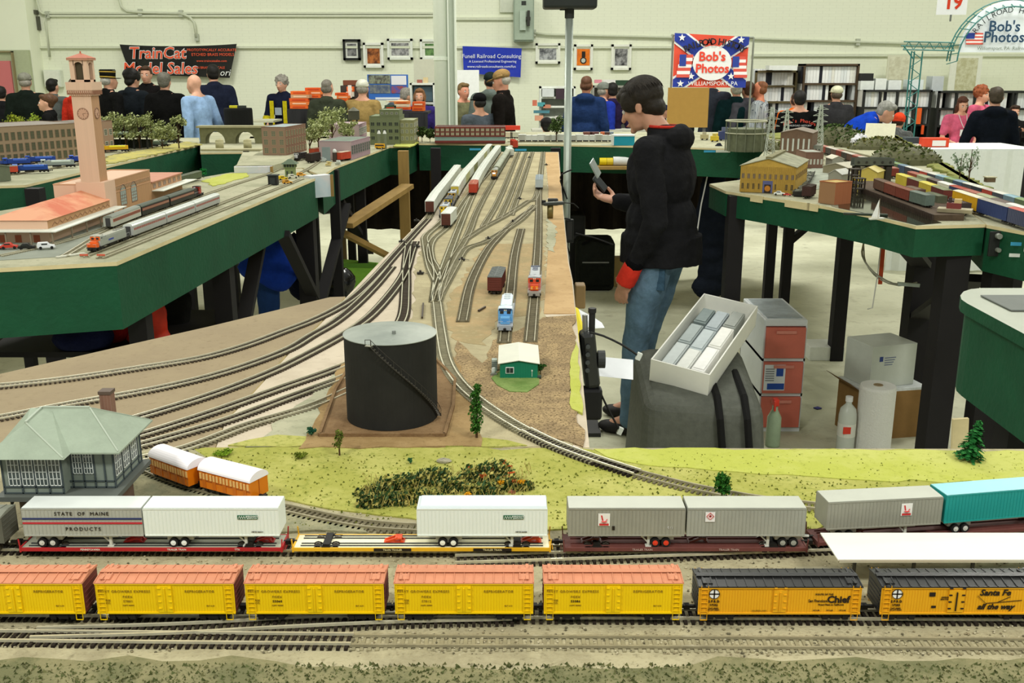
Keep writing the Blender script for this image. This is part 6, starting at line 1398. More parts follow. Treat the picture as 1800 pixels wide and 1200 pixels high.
# -- the station
SX,SY=-1.54,3.72
t=thing('station_building','pink brick model station hall with three arched windows','model building',(SX,SY,TZ+.002)); Hs=.126
m=MB(); m.bx(-.165,0,0,0,.55,Hs); m.build('hall_wall',PINK,t)
MB().bx(-.0005,0,0,.0006,.55,Hs).build('side_wall',TAN,t)
MB().bx(-.160,.006,Hs-.008,-.006,.544,Hs-.006).build('flat_roof',mat((.62,.68,.64),rough=.6,var=.1),t)
m=MB(); m.bx(-.166,-.001,Hs-.0,-.0,.004,Hs+.004).bx(-.004,-.0,Hs,.0015,.55,Hs+.004).bx(-.166,0,Hs,-.162,.55,Hs+.004).bx(-.166,.546,Hs,.0,.551,Hs+.004); m.bx(-.166,-.0015,Hs*.60,0,.0,Hs*.61).bx(0,-.001,Hs*.62,.0018,.55,Hs*.64).bx(0,-.001,Hs*.80,.0018,.55,Hs*.815); m.build('cornice',mat((.80,.62,.48),var=.1),t)
for k in range(3): window(t,0,.12+k*.115,.048,.055,.048,PI/2,(.50,.42,.36),(.62,.68,.66),(3,4),True)
for k in range(3): window(t,-.145+k*.058,0,Hs*.54,.012,.010,0,(.88,.80,.70),(.55,.45,.38),(2,2))
q=MB()
for k in range(34): q.bx(.0004,.02+k*.0155,Hs*.70,.0022,.02+k*.0155+.008,Hs*.78)
q.build('wall_frieze',mat((.70,.58,.46)),t)
# low wing and canopies
t=thing('station_wing','low station wing with orange hipped roof and white canopy','model building',(SX+.04,3.20,TZ+.002))
MB().bx(-.19,0,0,0,.515,.072).build('wing_wall',PINK,t); MB().bx(-.0005,.001,.045,.0008,.514,.072).build('side_wall',TAN,t)
m=MB(); hip(m,-.197,.006,-.006,.515,.074,.118,-.095,-.0951,.0); 
m=MB(); v=[(-.197,-.006,.072),(.006,-.006,.072),(.006,.515,.072),(-.197,.515,.072),(-.095,.16,.108),(-.095,.515,.108)]; m.add(v,[(0,1,4),(1,2,5,4),(3,0,4,5),(2,3,5),(0,3,2,1)]); m.build('hipped_roof',RROOF,t)
m=MB(); m.bx(-.23,-.048,.040,.045,0,.0435).bx(0,0,.040,.045,.56,.0435).bx(-.23,0,.040,-.19,.3,.0435); m.build('white_canopy',mat((.86,.87,.82),rough=.5,var=.05),t)
for x in(-.2,-.12,-.04,.03): MB().bx(x-.002,-.042,0,x+.002,-.038,.040).build('post',mat((.55,.50,.42)),t)
for y in(.08,.2,.32,.44,.54): MB().bx(.038,y-.002,0,.042,y+.002,.040).build('post',mat((.55,.50,.42)),t)
q=MB()
for k in range(12): q.beam((.0012,.03+k*.04,.050),(.0012,.05+k*.04,.060),.003,.0015).beam((.0012,.05+k*.04,.060),(.0012,.066+k*.04,.050),.003,.0015)
q.build('arch_pattern',mat((.62,.47,.36)),t)
for x in(-.15,-.10,-.04): MB().bx(x-.010,-.0015,.0,x+.010,0,.024).build('door',mat((.70,.38,.26)),t)
# right wing
t=thing('station_annex','small tan station annex with red roof behind the hall','model building',(SX,4.275,TZ+.002))
MB().bx(-.16,0,0,0,.40,.072).build('annex_wall',TAN,t); MB().bx(-.165,-.0,.072,.005,.405,.076).build('roof',mat((.76,.52,.42),var=.15),t)
MB().bx(.0,-.0,.036,.05,.46,.039).build('white_canopy',mat((.86,.87,.82),var=.05),t)
for k in range(6): window(t,.0,.035+k*.065,.056,.03,.016,PI/2,(.6,.45,.35),(.5,.42,.36))
# clock tower
t=thing('clock_tower','tall pink brick clock tower rising over the station','model tower',(-1.562,3.75,TZ+.10)); Z=TZ+.10
zt=lambda py: PY(900,py,3.75).z-Z
w=.034; MB().bx(-w*1.04,-w*1.04,-.0,w*1.04,w*1.04,zt(165)).build('tower_shaft',PINK,t); MB().bx(w*1.041,-w*1.03,0,w*1.05,w*1.03,zt(165)).build('side_wall',TAN,t)
MB().bx(-w*1.0-.016,-w-.016,-.10,w+.022,w+.016,.04).build('tower_base',PINK,t)
m=MB(); 
for i,(e,za,zb) in enumerate([(.006,168,163),(.011,163,158),(.013,158,144)]): m.bx(-w-e,-w-e,zt(za),w+e,w+e,zt(zb))
m.build('belfry_cornice',PINK,t); m=MB()
for i in range(12):
    for s in(-1,1): x=-w-.008+i*(2*w+.016)/11; m.bx(x-.0015,s*(w+.012)-.001,zt(166),x+.0015,s*(w+.012)+.001,zt(159)); m.bx(s*(w+.012)-.001,x-.0015,zt(166),s*(w+.012)+.001,x+.0015,zt(159))
m.build('corbels',mat((.62,.45,.36)),t)
wb=w*.93; m=MB()
for sx in(-1,1):
    for sy in(-1,1): m.bx(sx*wb,sy*wb,zt(144),sx*(wb-.016),sy*(wb-.016),zt(106))
for s in(-1,1):
    m.bx(-wb,s*wb,zt(144),wb,s*(wb-.006),zt(140)); m.bx(s*wb,-wb,zt(144),s*(wb-.006),wb,zt(140))
    n=10; r=.018
    for a,b in [(PI*i/n,PI*(i+1)/n) for i in range(n)]:
        zc=zt(118)
        for ax in(0,1):
            p=[(r*math.cos(a),zc+r*math.sin(a)),(r*math.cos(b),zc+r*math.sin(b)),(r*math.cos(b),zt(106)),(r*math.cos(a),zt(106))]
            vs=[((u,s*wb,v) if ax==0 else (s*wb,u,v)) for u,v in p]+[((u,s*(wb-.006),v) if ax==0 else (s*(wb-.006),u,v)) for u,v in p]
            m.add(vs,[(0,1,2,3),(7,6,5,4),(0,4,5,1),(2,6,7,3)])
m.bx(-wb+.010,-wb+.010,zt(144),wb-.010,wb-.010,zt(143)); m.build('belfry',PINK,t)
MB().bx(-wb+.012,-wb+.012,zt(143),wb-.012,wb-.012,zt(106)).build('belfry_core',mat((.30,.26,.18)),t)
MB().bx(-w-.004,-w-.004,zt(106),w+.004,w+.004,zt(102)).build('roof_cornice',mat((.72,.52,.42),var=.2,scale=60),t)
m=MB(); z0,z1=zt(102),zt(93); e=w+.005; m.add([(-e,-e,z0),(e,-e,z0),(e,e,z0),(-e,e,z0),(0,0,z1)],[(0,1,4),(1,2,4),(2,3,4),(3,0,4),(0,3,2,1)]); m.cyl((0,0,z1-.004),(0,0,z1+.006),.003,n=8); m.build('tower_roof',mat((.78,.45,.34),var=.15),t)
zc=zt(199)
for rz_,p in((0,(0,-w*1.04-.0006,zc)),(PI/2,(w*1.05+.0006,0,zc))):
    c_=thing('x','','',p); c_.name='clock_face'; del c_['label']; del c_['category']; c_.parent=t; c_.rotation_euler=(0,0,rz_); 
    m=MB().cyl((0,0,0),(0,-.0008,0),.021,n=28); m.build('dial',mat((.76,.60,.50),kind='plain'),c_)
    m=MB()
    for i in range(24): a=2*PI*i/24; m.beam((.0195*math.cos(a),-.0012,.0195*math.sin(a)),(.0195*math.cos(a+.26),-.0012,.0195*math.sin(a+.26)),.0012,.0006)
    for i in range(12): a=2*PI*i/12; m.beam((.015*math.cos(a),-.0012,.015*math.sin(a)),(.019*math.cos(a),-.0012,.019*math.sin(a)),.0012,.0006)
    m.beam((0,-.0014,0),(.012,-.0014,.002),.0012,.0005); m.beam((0,-.0014,0),(.003,-.0014,-.010),.0014,.0005); m.build('numerals_and_hands',mat((.40,.28,.22),kind='plain'),c_)
# platform cars
def auto(label,px,py,rz,c,z=TZ+.003,L=.052,name='model_car',group='model cars at the station',van=False):
    p=P(px,py,z); t=thing(name,label,'model car',(p.x,p.y,z),rz,group); k=L/.052; CP=mat(c,rough=.2,spec=.7,var=.02)
    prof=[(-.026,.004),(-.026,.011),(-.018,.0125),(-.012,.019 if not van else .021),(.004,.0195 if not van else .0215),(.011,.0125),(.024,.010),(.026,.004)]
    if van: prof=[(-.026,.004),(-.026,.016),(-.024,.021),(.004,.0215),(.011,.0135),(.024,.011),(.026,.004)]
    n=len(prof); vs=[(x*k,-.009*k,z_*k) for x,z_ in prof]+[(x*k,.009*k,z_*k) for x,z_ in prof]; MB().add(vs,[tuple(range(n-1,-1,-1)),tuple(range(n,2*n))]+[(i,(i+1)%n,n+(i+1)%n,n+i) for i in range(n)]).build('car_body',CP,t,bevel=.0012)
    g=mat((.12,.13,.14),rough=.1,spec=.9)
    for s in(-1,1): MB().bx(-.013*k,s*.0090*k-.0003,.0135*k,.004*k,s*.0090*k+.0004,.018*k).build('side_window',g,t)
    for x in(-.016,.016):
        for s in(-1,1): MB().cyl((x*k,s*.0075*k,.0045*k),(x*k,s*.0098*k,.0045*k),.0045*k,n=12).build('wheel',mat((.1,.1,.1),rough=.7),t)
    return t
auto('red model car on the pavement left of the black car',17,437,.25,(.78,.22,.16)); auto('small black model car between the red and white cars',48,438,.3,(.10,.10,.10)); auto('white model van, rightmost of the station cars',82,437,.35,(.90,.91,.92),van=True); auto('red model car at the left edge beside the canopy',5,418,.4,(.80,.25,.20)); auto('pale blue model car cut off by the left edge',-8,437,.2,(.60,.75,.80))
patch(station,[(-200,470),(98,452),(230,395),(60,400),(-200,430)],mat((.55,.57,.52),rough=.9,var=.15,scale=12),'pavement',h=.0015)
# station tracks
def wtrack(key,pts,label,**k): track(key,[Vector((a,b,TZ)) for a,b in pts],label,world=True,ties=TIEG,rail=RAILN,step=.010,**k)
wtrack('W1',[(-1.285,2.95),(-1.245,3.6),(-1.205,4.3),(-1.16,5.0),(-1.14,5.6),(-1.18,6.4),(-1.2,7.4)],'station track under the silver streamliner')
wtrack('W2',[(-1.345,2.95),(-1.405,3.5),(-1.38,4.2),(-1.345,4.85),(-1.30,5.4),(-1.32,6.2)],'station track under the grey and dark red coaches')
wtrack('W3',[(-1.225,2.92),(-1.18,3.6),(-1.13,4.3),(-1.09,4.8),(-1.07,5.1)],'empty station track nearest the green edge')
wtrack('W4',[(-1.54,2.95),(-1.475,3.15),(-1.44,3.4),(-1.43,3.6)],'station track beside the canopy')
SIL=mat((.74,.75,.74),rough=.3,metal=.35,var=.06); REDW=mat((.70,.25,.20),rough=.5)
def on(key,x): 
    p,a=along(TRK[key],x); return (p.x,p.y,TZ+RT),a
loc,a=on('W1',.17); t=locomotive('grey electric locomotive with orange front leading the silver coaches',loc,a+PI,.235,(.62,.64,.60),(.90,.40,.14),(.66,.68,.66),rf=(.70,.71,.66),fans=(.5,.5,.46),tall=.0)
MB().bx(.102,-.0168,.0135,.114,.0168,.0245).build('orange_front',mat((.90,.38,.12),rough=.4),t); MB().bx(-.09,-.0163,.0135,.088,-.0150,.036).bx(-.09,.0150,.0135,.088,.0163,.036).build('body_side',mat((.64,.66,.63),rough=.35,metal=.2,var=.08),t); MB().bx(-.0,.01635,.022,.035,.0168,.027).build('blue_marking',mat((.25,.30,.60),kind='plain'),t)
s=.31
for i,l in enumerate(['nearest silver coach behind the orange fronted locomotive','middle silver coach of the streamliner','last silver coach of the streamliner']):
    loc,a=on('W1',s+.14); coach_car(l,loc,a,.275,SIL,mat((.84,.86,.84),rough=.3,metal=.2,var=.04),None,'silver streamlined coaches',win=(.62,.22,.18),fluted=True); s+=.282
s=.52
loc,a=on('W2',s+.12); coach_car('pale grey passenger coach with red window band beside the station',loc,a,.27,mat((.68,.69,.64),rough=.5,var=.08),mat((.52,.54,.50),rough=.6,var=.1),mat((.66,.30,.22),rough=.5),win=(.35,.2,.16)); s+=.278
for i,l in enumerate(['black passenger coach with red window band behind the grey coach','second black passenger coach with red window band']):
    loc,a=on('W2',s+.12); coach_car(l,loc,a,.27,mat((.13,.14,.12),rough=.5),mat((.30,.33,.28),rough=.6,var=.15),mat((.55,.26,.22)),'black coaches at the station',win=(.62,.5,.4)); s+=.278
loc,a=on('W2',s+.0); locomotive('black and red locomotive at the far end of the black coaches',loc,a,.19,(.16,.13,.12),(.65,.22,.17),(.65,.22,.17),rf=(.2,.18,.17)); 
p=P(340,322); boxcar('olive grey freight car beyond the station annex','boxcar',(p.x-.03,p.y,TZ+RT),PI/2-.08,.30,.034,.008,.038,mat((.36,.40,.32),var=.2),mat((.46,.49,.42),var=.2),style='rib')
for px,py,l in((146,455,'left'),(176,455,'right')):
    p=P(px,py); t=thing('buffer_stop','red and white model buffer stop ending the station track, %s one'%l,'buffer stop',(p.x,p.y+.01,TZ+.002)); MB().bx(-.012,-.003,.006,.012,.0,.011).build('beam',mat((.80,.35,.25)),t)
    for s_ in(-1,1): MB().beam((s_*.008,0,.009),(s_*.008,.018,0),.003).build('strut',mat((.8,.78,.7)),t)
p=P(120,452); tag(MB().bx(-.045,-.006,0,.045,.006,.004).build('low_platform',mat((.82,.82,.76)),loc=(p.x,p.y+.02,TZ+.001),rz=.9),'small white low platform slab beside the buffer stops','platform')
patch(station,[(375,328),(355,318),(400,306),(432,303),(440,310)],GRASS2,'grass_patch',jit=.01,h=.003,seed=31)
tree('small bright green tree beside the black and red locomotive',tuple(P(358,312)),.05,.022,[(.15,.50,.25),(.2,.56,.3)],'round',33,300,.004)
# trackside numbers on the fascias
def fascia_card(px,py,Y,w,h,label,txt='',c=(.88,.90,.86),name='fascia_card',cat='sign',rz=0,X=None):
    p=PY(px,py,Y); t=thing(name,label,cat,tuple(p),rz); MB().box((0,0,0),(w,.002,h)).build('card',mat(c,kind='plain',rough=.6),t)
    if txt: text(txt,h*.42,mat((.15,.25,.2),kind='plain'),t,(0,-.0015,0),ext=.0003)
    return t
# signal cabin, vehicles
b=P(511,310); t=thing('signal_cabin','small green hexagonal roofed signal cabin at the end of the station table','model building',(b.x,b.y,TZ+.002)); CG=mat((.52,.58,.38),rough=.7,var=.1); q=Vector((0,0,0))
MB().bx(-.024,-.022,0,.024,.022,.046).build('base_wall',CG,t); MB().bx(-.028,-.026,.046,.028,.026,.064).build('window_band',mat((.20,.24,.20)),t)
m=MB(); 
for i in range(5):
    x=-.028+i*.014
    for s in(-1,1): m.bx(x-.001,s*.0262-.001,.046,x+.001,s*.0262+.001,.064); m.bx(s*.0282-.001,x*.93-.001,.046,s*.0282+.001,x*.93+.001,.064)
m.bx(-.029,-.027,.044,.029,.027,.047); m.build('mullions',CG,t)
m=MB(); e=.040; m.add([(-e,-e,.064),(e,-e,.064),(e,e,.064),(-e,e,.064),(-.008,0,.088),(.008,0,.088)],[(0,1,5,4),(1,2,5),(2,3,4,5),(3,0,4),(0,3,2,1)]); m.build('hipped_roof',mat((.36,.42,.34),rough=.8),t)
for x in(-.012,.012): window(t,x,-.022,.018,.009,.018,0,(.4,.45,.3))
p=P(481,325); t=thing('signal_box','small black lineside cabinet on the station table','cabinet',(p.x,p.y,TZ)); MB().bx(-.022,-.02,0,.022,.02,.045).build('cabinet',mat((.12,.13,.13)),t,bevel=.002); MB().bx(-.026,-.024,.045,.026,.024,.050).build('lid',mat((.18,.2,.2)),t); MB().bx(-.012,-.021,.006,.012,-.02,.036).build('door',mat((.2,.22,.22)),t)
for px,py,c,l,rz in((497,316,(.90,.76,.12),'bright yellow model truck',.6),(505,323,(.86,.62,.22),'orange yellow model truck',.5),(530,310,(.88,.62,.20),'orange model truck right of the signal cabin',.2),(515,313,(.85,.85,.78),'cream model car below the signal cabin',.3)):
    auto(l,px,py,rz,c,L=.05,name='model_truck',group='model trucks by the signal cabin',van=True)
backdrop((412,305),(478,304),.035,-.03,'white painted riser front left of the signal cabin'); backdrop((545,314),(583,311),.012,-.10,'pale blue painted riser front in the notch of the green fascia')
m=thing('riser','grey topped riser carrying the brick factory','platform',(0,0,0)); rp=pxs([(412,304),(478,303),(500,296),(535,272),(470,268)]); MB().prism(ccw(rp),TZ,TZ+.035).build('riser_top',GREY,m)
# factories
bldg('tall narrow brick model factory with grey roof left of the railway bend',(463,283),(504,283.5),.38,.165,BRICK,mat((.60,.65,.66),rough=.5,var=.1),[(.012,.045),(.062,.095),(.112,.145)],3,8,.5,gc=(.42,.44,.36),fc=(.68,.58,.45),z=TZ+.035)
LIL=mat((.62,.52,.55),rough=.8,kind='brick',scale=50,vec=(1,1,2),var=.1,c2=(.70,.62,.62)); 
bldg('low lilac brick model warehouse with dark green roof, front one',(562,281),(618,281.6),.46,.108,LIL,MROOF,[(.03,.085)],0,9,.6,gc=(.32,.38,.36),fc=(.55,.52,.50),sides='R')
bldg('lilac brick model building behind the front warehouse',(579,252),(632,252),.40,.105,LIL,mat((.70,.62,.64),var=.1),[(.03,.08)],0,6,.6,gc=(.30,.38,.36),sides='R',z=TZ+.03)
p=P(570,284); tag(MB().bx(-.02,-.003,0,.03,0,.085).build('sliding_door',mat((.55,.60,.60),rough=.6,var=.15),loc=(p.x+.01,p.y-.003,TZ+.002)),'grey loading door leaning on the lilac warehouse front','door')
for px,py,c,r,l,rz in((548,287,(.20,.16,.14),(.30,.27,.24),'small dark brown boxcar before the lilac warehouse',PI/2-.3),(602,284,(.76,.28,.18),(.85,.80,.72),'small red boxcar before the lilac warehouse',PI/2-.4)):
    p=P(px,py); boxcar(l,'boxcar',(p.x,p.y+.05,TZ+.003),rz,.12,.038,.010,.052,mat(c,var=.2),mat(r,var=.1),style='rib')
p=P(589,284); t=thing('oil_silo','dark silo with white cap before the lilac warehouse','silo',(p.x,p.y,TZ)); MB().cyl((0,0,0),(0,0,.055),.014,n=14).build('silo_body',mat((.28,.22,.2)),t); MB().sph((0,0,.060),(.012,.012,.016),12,8).build('cap',mat((.85,.86,.84)),t,smooth=True)
for px,py,c,l in((570,284,(.75,.78,.76),'grey pallet stack'),(580,292,(.85,.78,.55),'cream crates stack'),(593,290,(.80,.82,.78),'white crates stack')):
    p=P(px,py); m=MB()
    for k in range(4): m.box((random.uniform(-.01,.01),random.uniform(-.01,.01),.006+.006*k),(.03-.003*k,.025-.003*k,.006))
    tag(m.build('crate_stack',mat(c,var=.15),loc=(p.x,p.y,TZ+.001)),l+' before the lilac warehouse','crates')
p=P(518,284); t=locomotive('black and white locomotive emerging beside the brick factory',(p.x+.02,p.y+.08,TZ+RT),-PI/2-.25,.17,(.12,.12,.12),(.80,.80,.80),(.14,.14,.14),fine=False); boxcar('orange boxcar behind the black and white locomotive','boxcar',(p.x+.09,p.y+.30,TZ+RT),PI/2-.35,.17,.036,.010,.052,mat((.78,.34,.22),var=.15),mat((.62,.40,.28),var=.2),style='rib')
OLV=mat((.42,.45,.33),rough=.8,var=.12,scale=30); bldg('olive green model factory with rows of dark windows',(651,254.5),(703,254.5),.35,.200,OLV,mat((.50,.54,.42),var=.1),[(.035,.060),(.085,.11),(.135,.16)],5,4,.62,gc=(.13,.16,.14),fc=(.48,.52,.38),bars=(2,2))
bldg('upper block on top of the olive green factory',(669,254.5),(703,254.5),.25,.04,OLV,mat((.50,.54,.42),var=.1),[(.012,.026)],4,0,.4,gc=(.13,.16,.14),z=TZ+.207)
bldg('pale olive model annex right of the olive factory',(704,254),(728,254),.35,.170,mat((.52,.52,.36),var=.15,scale=20),mat((.6,.62,.5)),[(.03,.055),(.08,.105),(.125,.15)],3,3,.5,gc=(.40,.42,.30))
for px in(667,677): p=P(px,262); t=thing('roof_silo','white capped vent tank in front of the olive factory','tank',(p.x,p.y-.0,TZ+.055),group='vent tanks of the olive factory'); MB().cyl((0,0,-.055),(0,0,.05),.012,n=12).build('tank_body',mat((.45,.48,.38)),t); MB().cyl((0,0,.05),(0,0,.072),.013,.006,n=12).build('cap',mat((.86,.87,.84)),t)
p=P(670,261); t=thing('model_bus','yellow model bus before the olive factory','model bus',(p.x,p.y-.06,TZ+.002),-.1); MB().bx(-.035,-.012,.006,.035,.012,.036).build('bus_body',mat((.90,.66,.12),rough=.4),t,bevel=.003); MB().bx(-.03,-.0126,.020,.03,-.0118,.030).build('window_row',mat((.2,.2,.2)),t)
for x in(-.02,.02): MB().cyl((x,-.0125,.006),(x,.0125,.006),.006,n=10).build('wheel_axle',mat((.1,.1,.1)),t)
patch(midl,[(693,258),(700,247),(732,246),(735,252),(722,259)],GRASS2,'grass_patch',jit=.01,h=.006,seed=41)
bldg('orange sided shed right of the olive factory',(720,250),(732,250),.2,.10,mat((.80,.36,.18),var=.1),mat((.7,.68,.6)))
# water tower, trees
p=P(609,258); t=thing('water_tower','dark round model water tower above the lilac buildings','water tower',(p.x,p.y+.4,TZ+.0)); MB().cyl((0,0,.17),(0,0,.235),.042,n=16).build('tank',mat((.30,.30,.24),var=.2),t); MB().cyl((0,0,.235),(0,0,.262),.046,.004,n=16).build('roof_cone',mat((.36,.36,.30)),t)
for i in range(4): a=PI/4+i*PI/2; MB().beam((.04*math.cos(a),.04*math.sin(a),0),(.03*math.cos(a),.03*math.sin(a),.17),.006).build('leg',mat((.3,.3,.25)),t)
TG=[(.68,.71,.48),(.74,.77,.56),(.56,.60,.38)]; TD=[(.26,.34,.18),(.34,.42,.24)]
for i,(px,py,h,r,l,c) in enumerate([(545,270,.20,.10,'olive green tree left of the lilac buildings',TG),(585,258,.28,.13,'large olive green tree behind the lilac warehouse',TG),(560,262,.22,.11,'middle olive green tree of the group before the tan shirt',TG),(610,255,.17,.09,'small olive green tree under the water tower',TG),(197,262,.26,.12,'pale green tree right of the clock tower',TG),(222,262,.24,.12,'second pale green tree right of the clock tower',TG),(246,262,.25,.12,'third pale green tree right of the clock tower',TG),(268,262,.20,.10,'fourth pale green tree right of the clock tower',TG),(286,262,.17,.09,'low pale green tree at the end of the tree row',TG),(315,262,.24,.07,'lone olive tree left of the bald man',TG),(742,250,.13,.06,'small dark tree left of the red warehouse',TD),(756,250,.10,.05,'tiny dark tree beside the red warehouse',TD),(978,250,.20,.07,'dark green bush beside the thin pole on the far table',TD)]):
    p=P(px,py); tree(l,(p.x,p.y,TZ+.002),h,r,c,'loose' if c is TG else 'round',60+i,900,.0085)
for px,py,c,l in((22,247,(.66,.70,.25),'yellow green bush on the mill roof line, left'),(38,246,(.70,.74,.28),'yellow green bush on the mill roof line, middle'),(66,245,(.58,.68,.25),'yellow green bush on the mill roof line, right')):
    p=P(px,py); tree(l,(p.x,p.y,TZ+.0),.22,.07,[c,(.5,.55,.2)],'round',90+px,200,.010)
# far left table: mill, locomotives, shelter
bldg('long brown brick model mill with rows of tall windows',(-150,305),(152,279),.45,.215,mat((.50,.41,.32),rough=.85,kind='brick',scale=50,vec=(1,1,2),var=.15,c2=(.58,.50,.40)),mat((.48,.44,.40),var=.2),[(.015,.060),(.075,.120),(.140,.185)],26,3,.52,gc=(.33,.35,.27),fc=(.46,.38,.30),sides='R')
bldg('brick model mill annex behind the clock tower',(150,272),(202,266),.3,.20,BRICK,mat((.45,.42,.38),var=.2),[(.03,.07),(.11,.15)],6,3,.5,gc=(.30,.30,.24))
t=thing('open_shelter','dark open sided model train shed with pale roof','model building',(P(232,260).x,P(232,260).y,TZ)); MB().bx(-.20,-.10,.095,.15,.16,.105).build('shed_roof',mat((.50,.58,.48),var=.15),t)
for k in range(8): MB().bx(-.19+k*.047,-.095,0,-.18+k*.047,-.085,.095).build('post',mat((.14,.15,.14)),t)
MB().bx(-.19,.0,.0,.14,.02,.06).build('back_wall',mat((.2,.22,.18)),t)
def lrow(y0,key,items):
    for (px,py,hd,ns,l,L) in items:
        p=P(px,py); locomotive(l,(p.x,p.y,TZ+RT),.40+PI,L,hd,ns,hd,fine=False,rf=tuple(min(1,x*1.25+.1) for x in hd),ax=3,group=None)
lrow(0,0,[(52,305,(.13,.28,.60),(.70,.25,.18),'blue locomotive in front of the mill, left of the grey one',.21),(100,296,(.58,.62,.60),(.5,.55,.6),'grey locomotive in front of the mill',.21),(140,288,(.12,.24,.60),(.2,.3,.6),'blue locomotive in front of the mill, right of the grey one',.16),(28,293,(.14,.26,.58),(.2,.3,.6),'blue locomotive on the back track, behind the red fronted one',.18),(70,289,(.14,.26,.58),(.3,.35,.5),'blue locomotive on the back track before the mill windows',.2),(120,280,(.14,.26,.58),(.3,.35,.5),'blue locomotive on the back track, rightmost',.2),(200,268,(.88,.68,.12),(.90,.74,.15),'yellow locomotive just right of the clock tower',.21),(235,258,(.16,.16,.15),(.16,.16,.15),'black locomotive before the open train shed',.22),(272,259,(.44,.50,.46),(.62,.70,.25),'grey green locomotive with yellow green nose',.2),(299,253,(.14,.18,.20),(.7,.72,.7),'dark locomotive at the right end of the row by the trees',.16)])
p=P(28,306); boxcar('red freight car left of the blue locomotives','boxcar',(p.x,p.y-.03,TZ+RT),.4,.05,.036,.010,.040,mat((.78,.30,.20)),mat((.5,.5,.45)),style='rib')
p=P(8,312); bldg('grey green model shed at the left edge of the mill table',(-60,325),(20,318),.25,.07,mat((.40,.43,.35),var=.1),mat((.50,.53,.46)),gable=.02)
track('X1',[(-60,318),(60,302),(150,286),(230,266),(310,253)],'track with blue locomotives on the far left table',ties=TIEG,rail=RAILD,step=.014); track('X2',[(-60,303),(60,290),(150,276)],'back track before the mill',ties=TIEG,rail=RAILD,step=.014)
patch(lback,[(186,290),(352,255),(330,250),(190,276)],two((.62,.60,.40),(.72,.68,.38),(.52,.50,.32),14,60,bump=.8,bs=120),'dry_grass',jit=.02,h=.006,seed=51)
fascia_card(85,347,P(95,312).y-.0,.085,.105,'white card with dark marks on the green fascia of the mill table','31',X=0)
# stone bridge
t=thing('stone_viaduct','olive stone model viaduct with arches at the back left','model bridge',(P(330,258).x,P(330,258).y+.3,TZ)); W_=P(470,258).x-P(330,258).x+.1; STN=mat((.46,.46,.33),rough=.85,var=.2,scale=30,kind='noise')
n=3; aw=W_/n; hh=.115; m=MB()
for i in range(n):
    x0=i*aw; cx_=x0+aw/2; r=aw*.33
    m.bx(x0,0,0,x0+aw/2-r,.10,hh); m.bx(x0+aw/2+r,0,0,x0+aw,.10,hh)
    k=12
    for j in range(k):
        a,b=PI*j/k,PI*(j+1)/k; zc=.015; ry=.075
        p=[(cx_+r*math.cos(a),zc+ry*math.sin(a)),(cx_+r*math.cos(b),zc+ry*math.sin(b)),(cx_+r*math.cos(b),hh),(cx_+r*math.cos(a),hh)]
        m.add([(u,0,v) for u,v in p]+[(u,.10,v) for u,v in p],[(3,2,1,0),(4,5,6,7),(0,1,5,4),(2,3,7,6)])
m.build("arches",STN,t); MB().bx(-.02,-.012,hh,W_+.02,.112,hh+.014).build('deck_parapet',mat((.60,.58,.44),var=.15),t)
for px in(388,437): p=P(px,262); tag(MB().cyl((0,0,0),(0,0,.055),.028,n=14).sph((0,0,.055),(.028,.028,.016),14,6).build('stone_bollard',mat((.66,.64,.48),var=.15,scale=40),loc=(p.x,p.y-.02,TZ+.001),smooth=True),'pale stone model gatepost before the viaduct, %s one'%('left' if px<400 else 'right'),'gatepost')
tag(MB().bx(P(352,266).x,-.05,0,P(462,266).x,.05,.012).build('stone_ledge',mat((.66,.64,.50),var=.15),loc=(0,P(400,266).y+.06,TZ+.001)),'pale ledge board at the foot of the viaduct','ledge')
# red warehouse
t,w=bldg('long dark red model warehouse with two window rows on the far table',(765,253),(888,253),.22,.118,BRICKR,mat((.30,.20,.18),var=.1),[(.060,.080),(.090,.110)],14,2,.62,gc=(.66,.68,.55),fc=(.55,.20,.17),bars=(2,2),z=TZ+.003)
MB().bx(-.002,-.006,.022,w+.002,-.0,.050).build('loading_wall',mat((.52,.62,.58),rough=.6,var=.1,scale=20),t); MB().bx(-.002,-.010,.050,w+.002,0,.055).bx(-.002,-.008,.008,w+.002,0,.022).build('canopy_band',mat((.46,.20,.17)),t)
q=MB()
for i in range(15): x=w*i/14; q.bx(x-.003,-.003,.055,x+.003,0,.118)
q.build('pilasters',mat((.34,.24,.20)),t)
# strings of small white cars on the far table
for i in range(15):
    px=918+i*11.2
    if 990<px<1004: continue
    p=P(px,250); t=boxcar('small white hopper car in the row on the far table','hopper car',(p.x,p.y+.03,TZ+.004),0,.058,.036,.010,.046+.006*(i%3==0),mat((.78,.79,.76) if i%4 else (.66,.66,.62),var=.08),mat((.84,.85,.82),var=.05),'white hopper cars on the far table',style='rib',name='hopper_car')
for i,(px,c) in enumerate([(893,(.80,.76,.66)),(905,(.74,.74,.66)),(1035,(.45,.28,.24)),(1047,(.35,.20,.20)),(1066,(.75,.38,.22)),(1073,(.45,.5,.55))]):
    p=P(px,246); boxcar(['cream','pale grey','brown','dark red','orange','blue grey'][i]+' freight car on the far table behind the white hoppers','boxcar',(p.x,p.y+.14,TZ+.004),0,.07,.036,.010,.048,mat(c,var=.1),mat(tuple(min(1,x+.1) for x in c),var=.1),style='rib')
track('Z1',[(892,249.5),(1085,250.5)],'track under the white hoppers on the far table',ties=TIEG,rail=RAILD,step=.014)
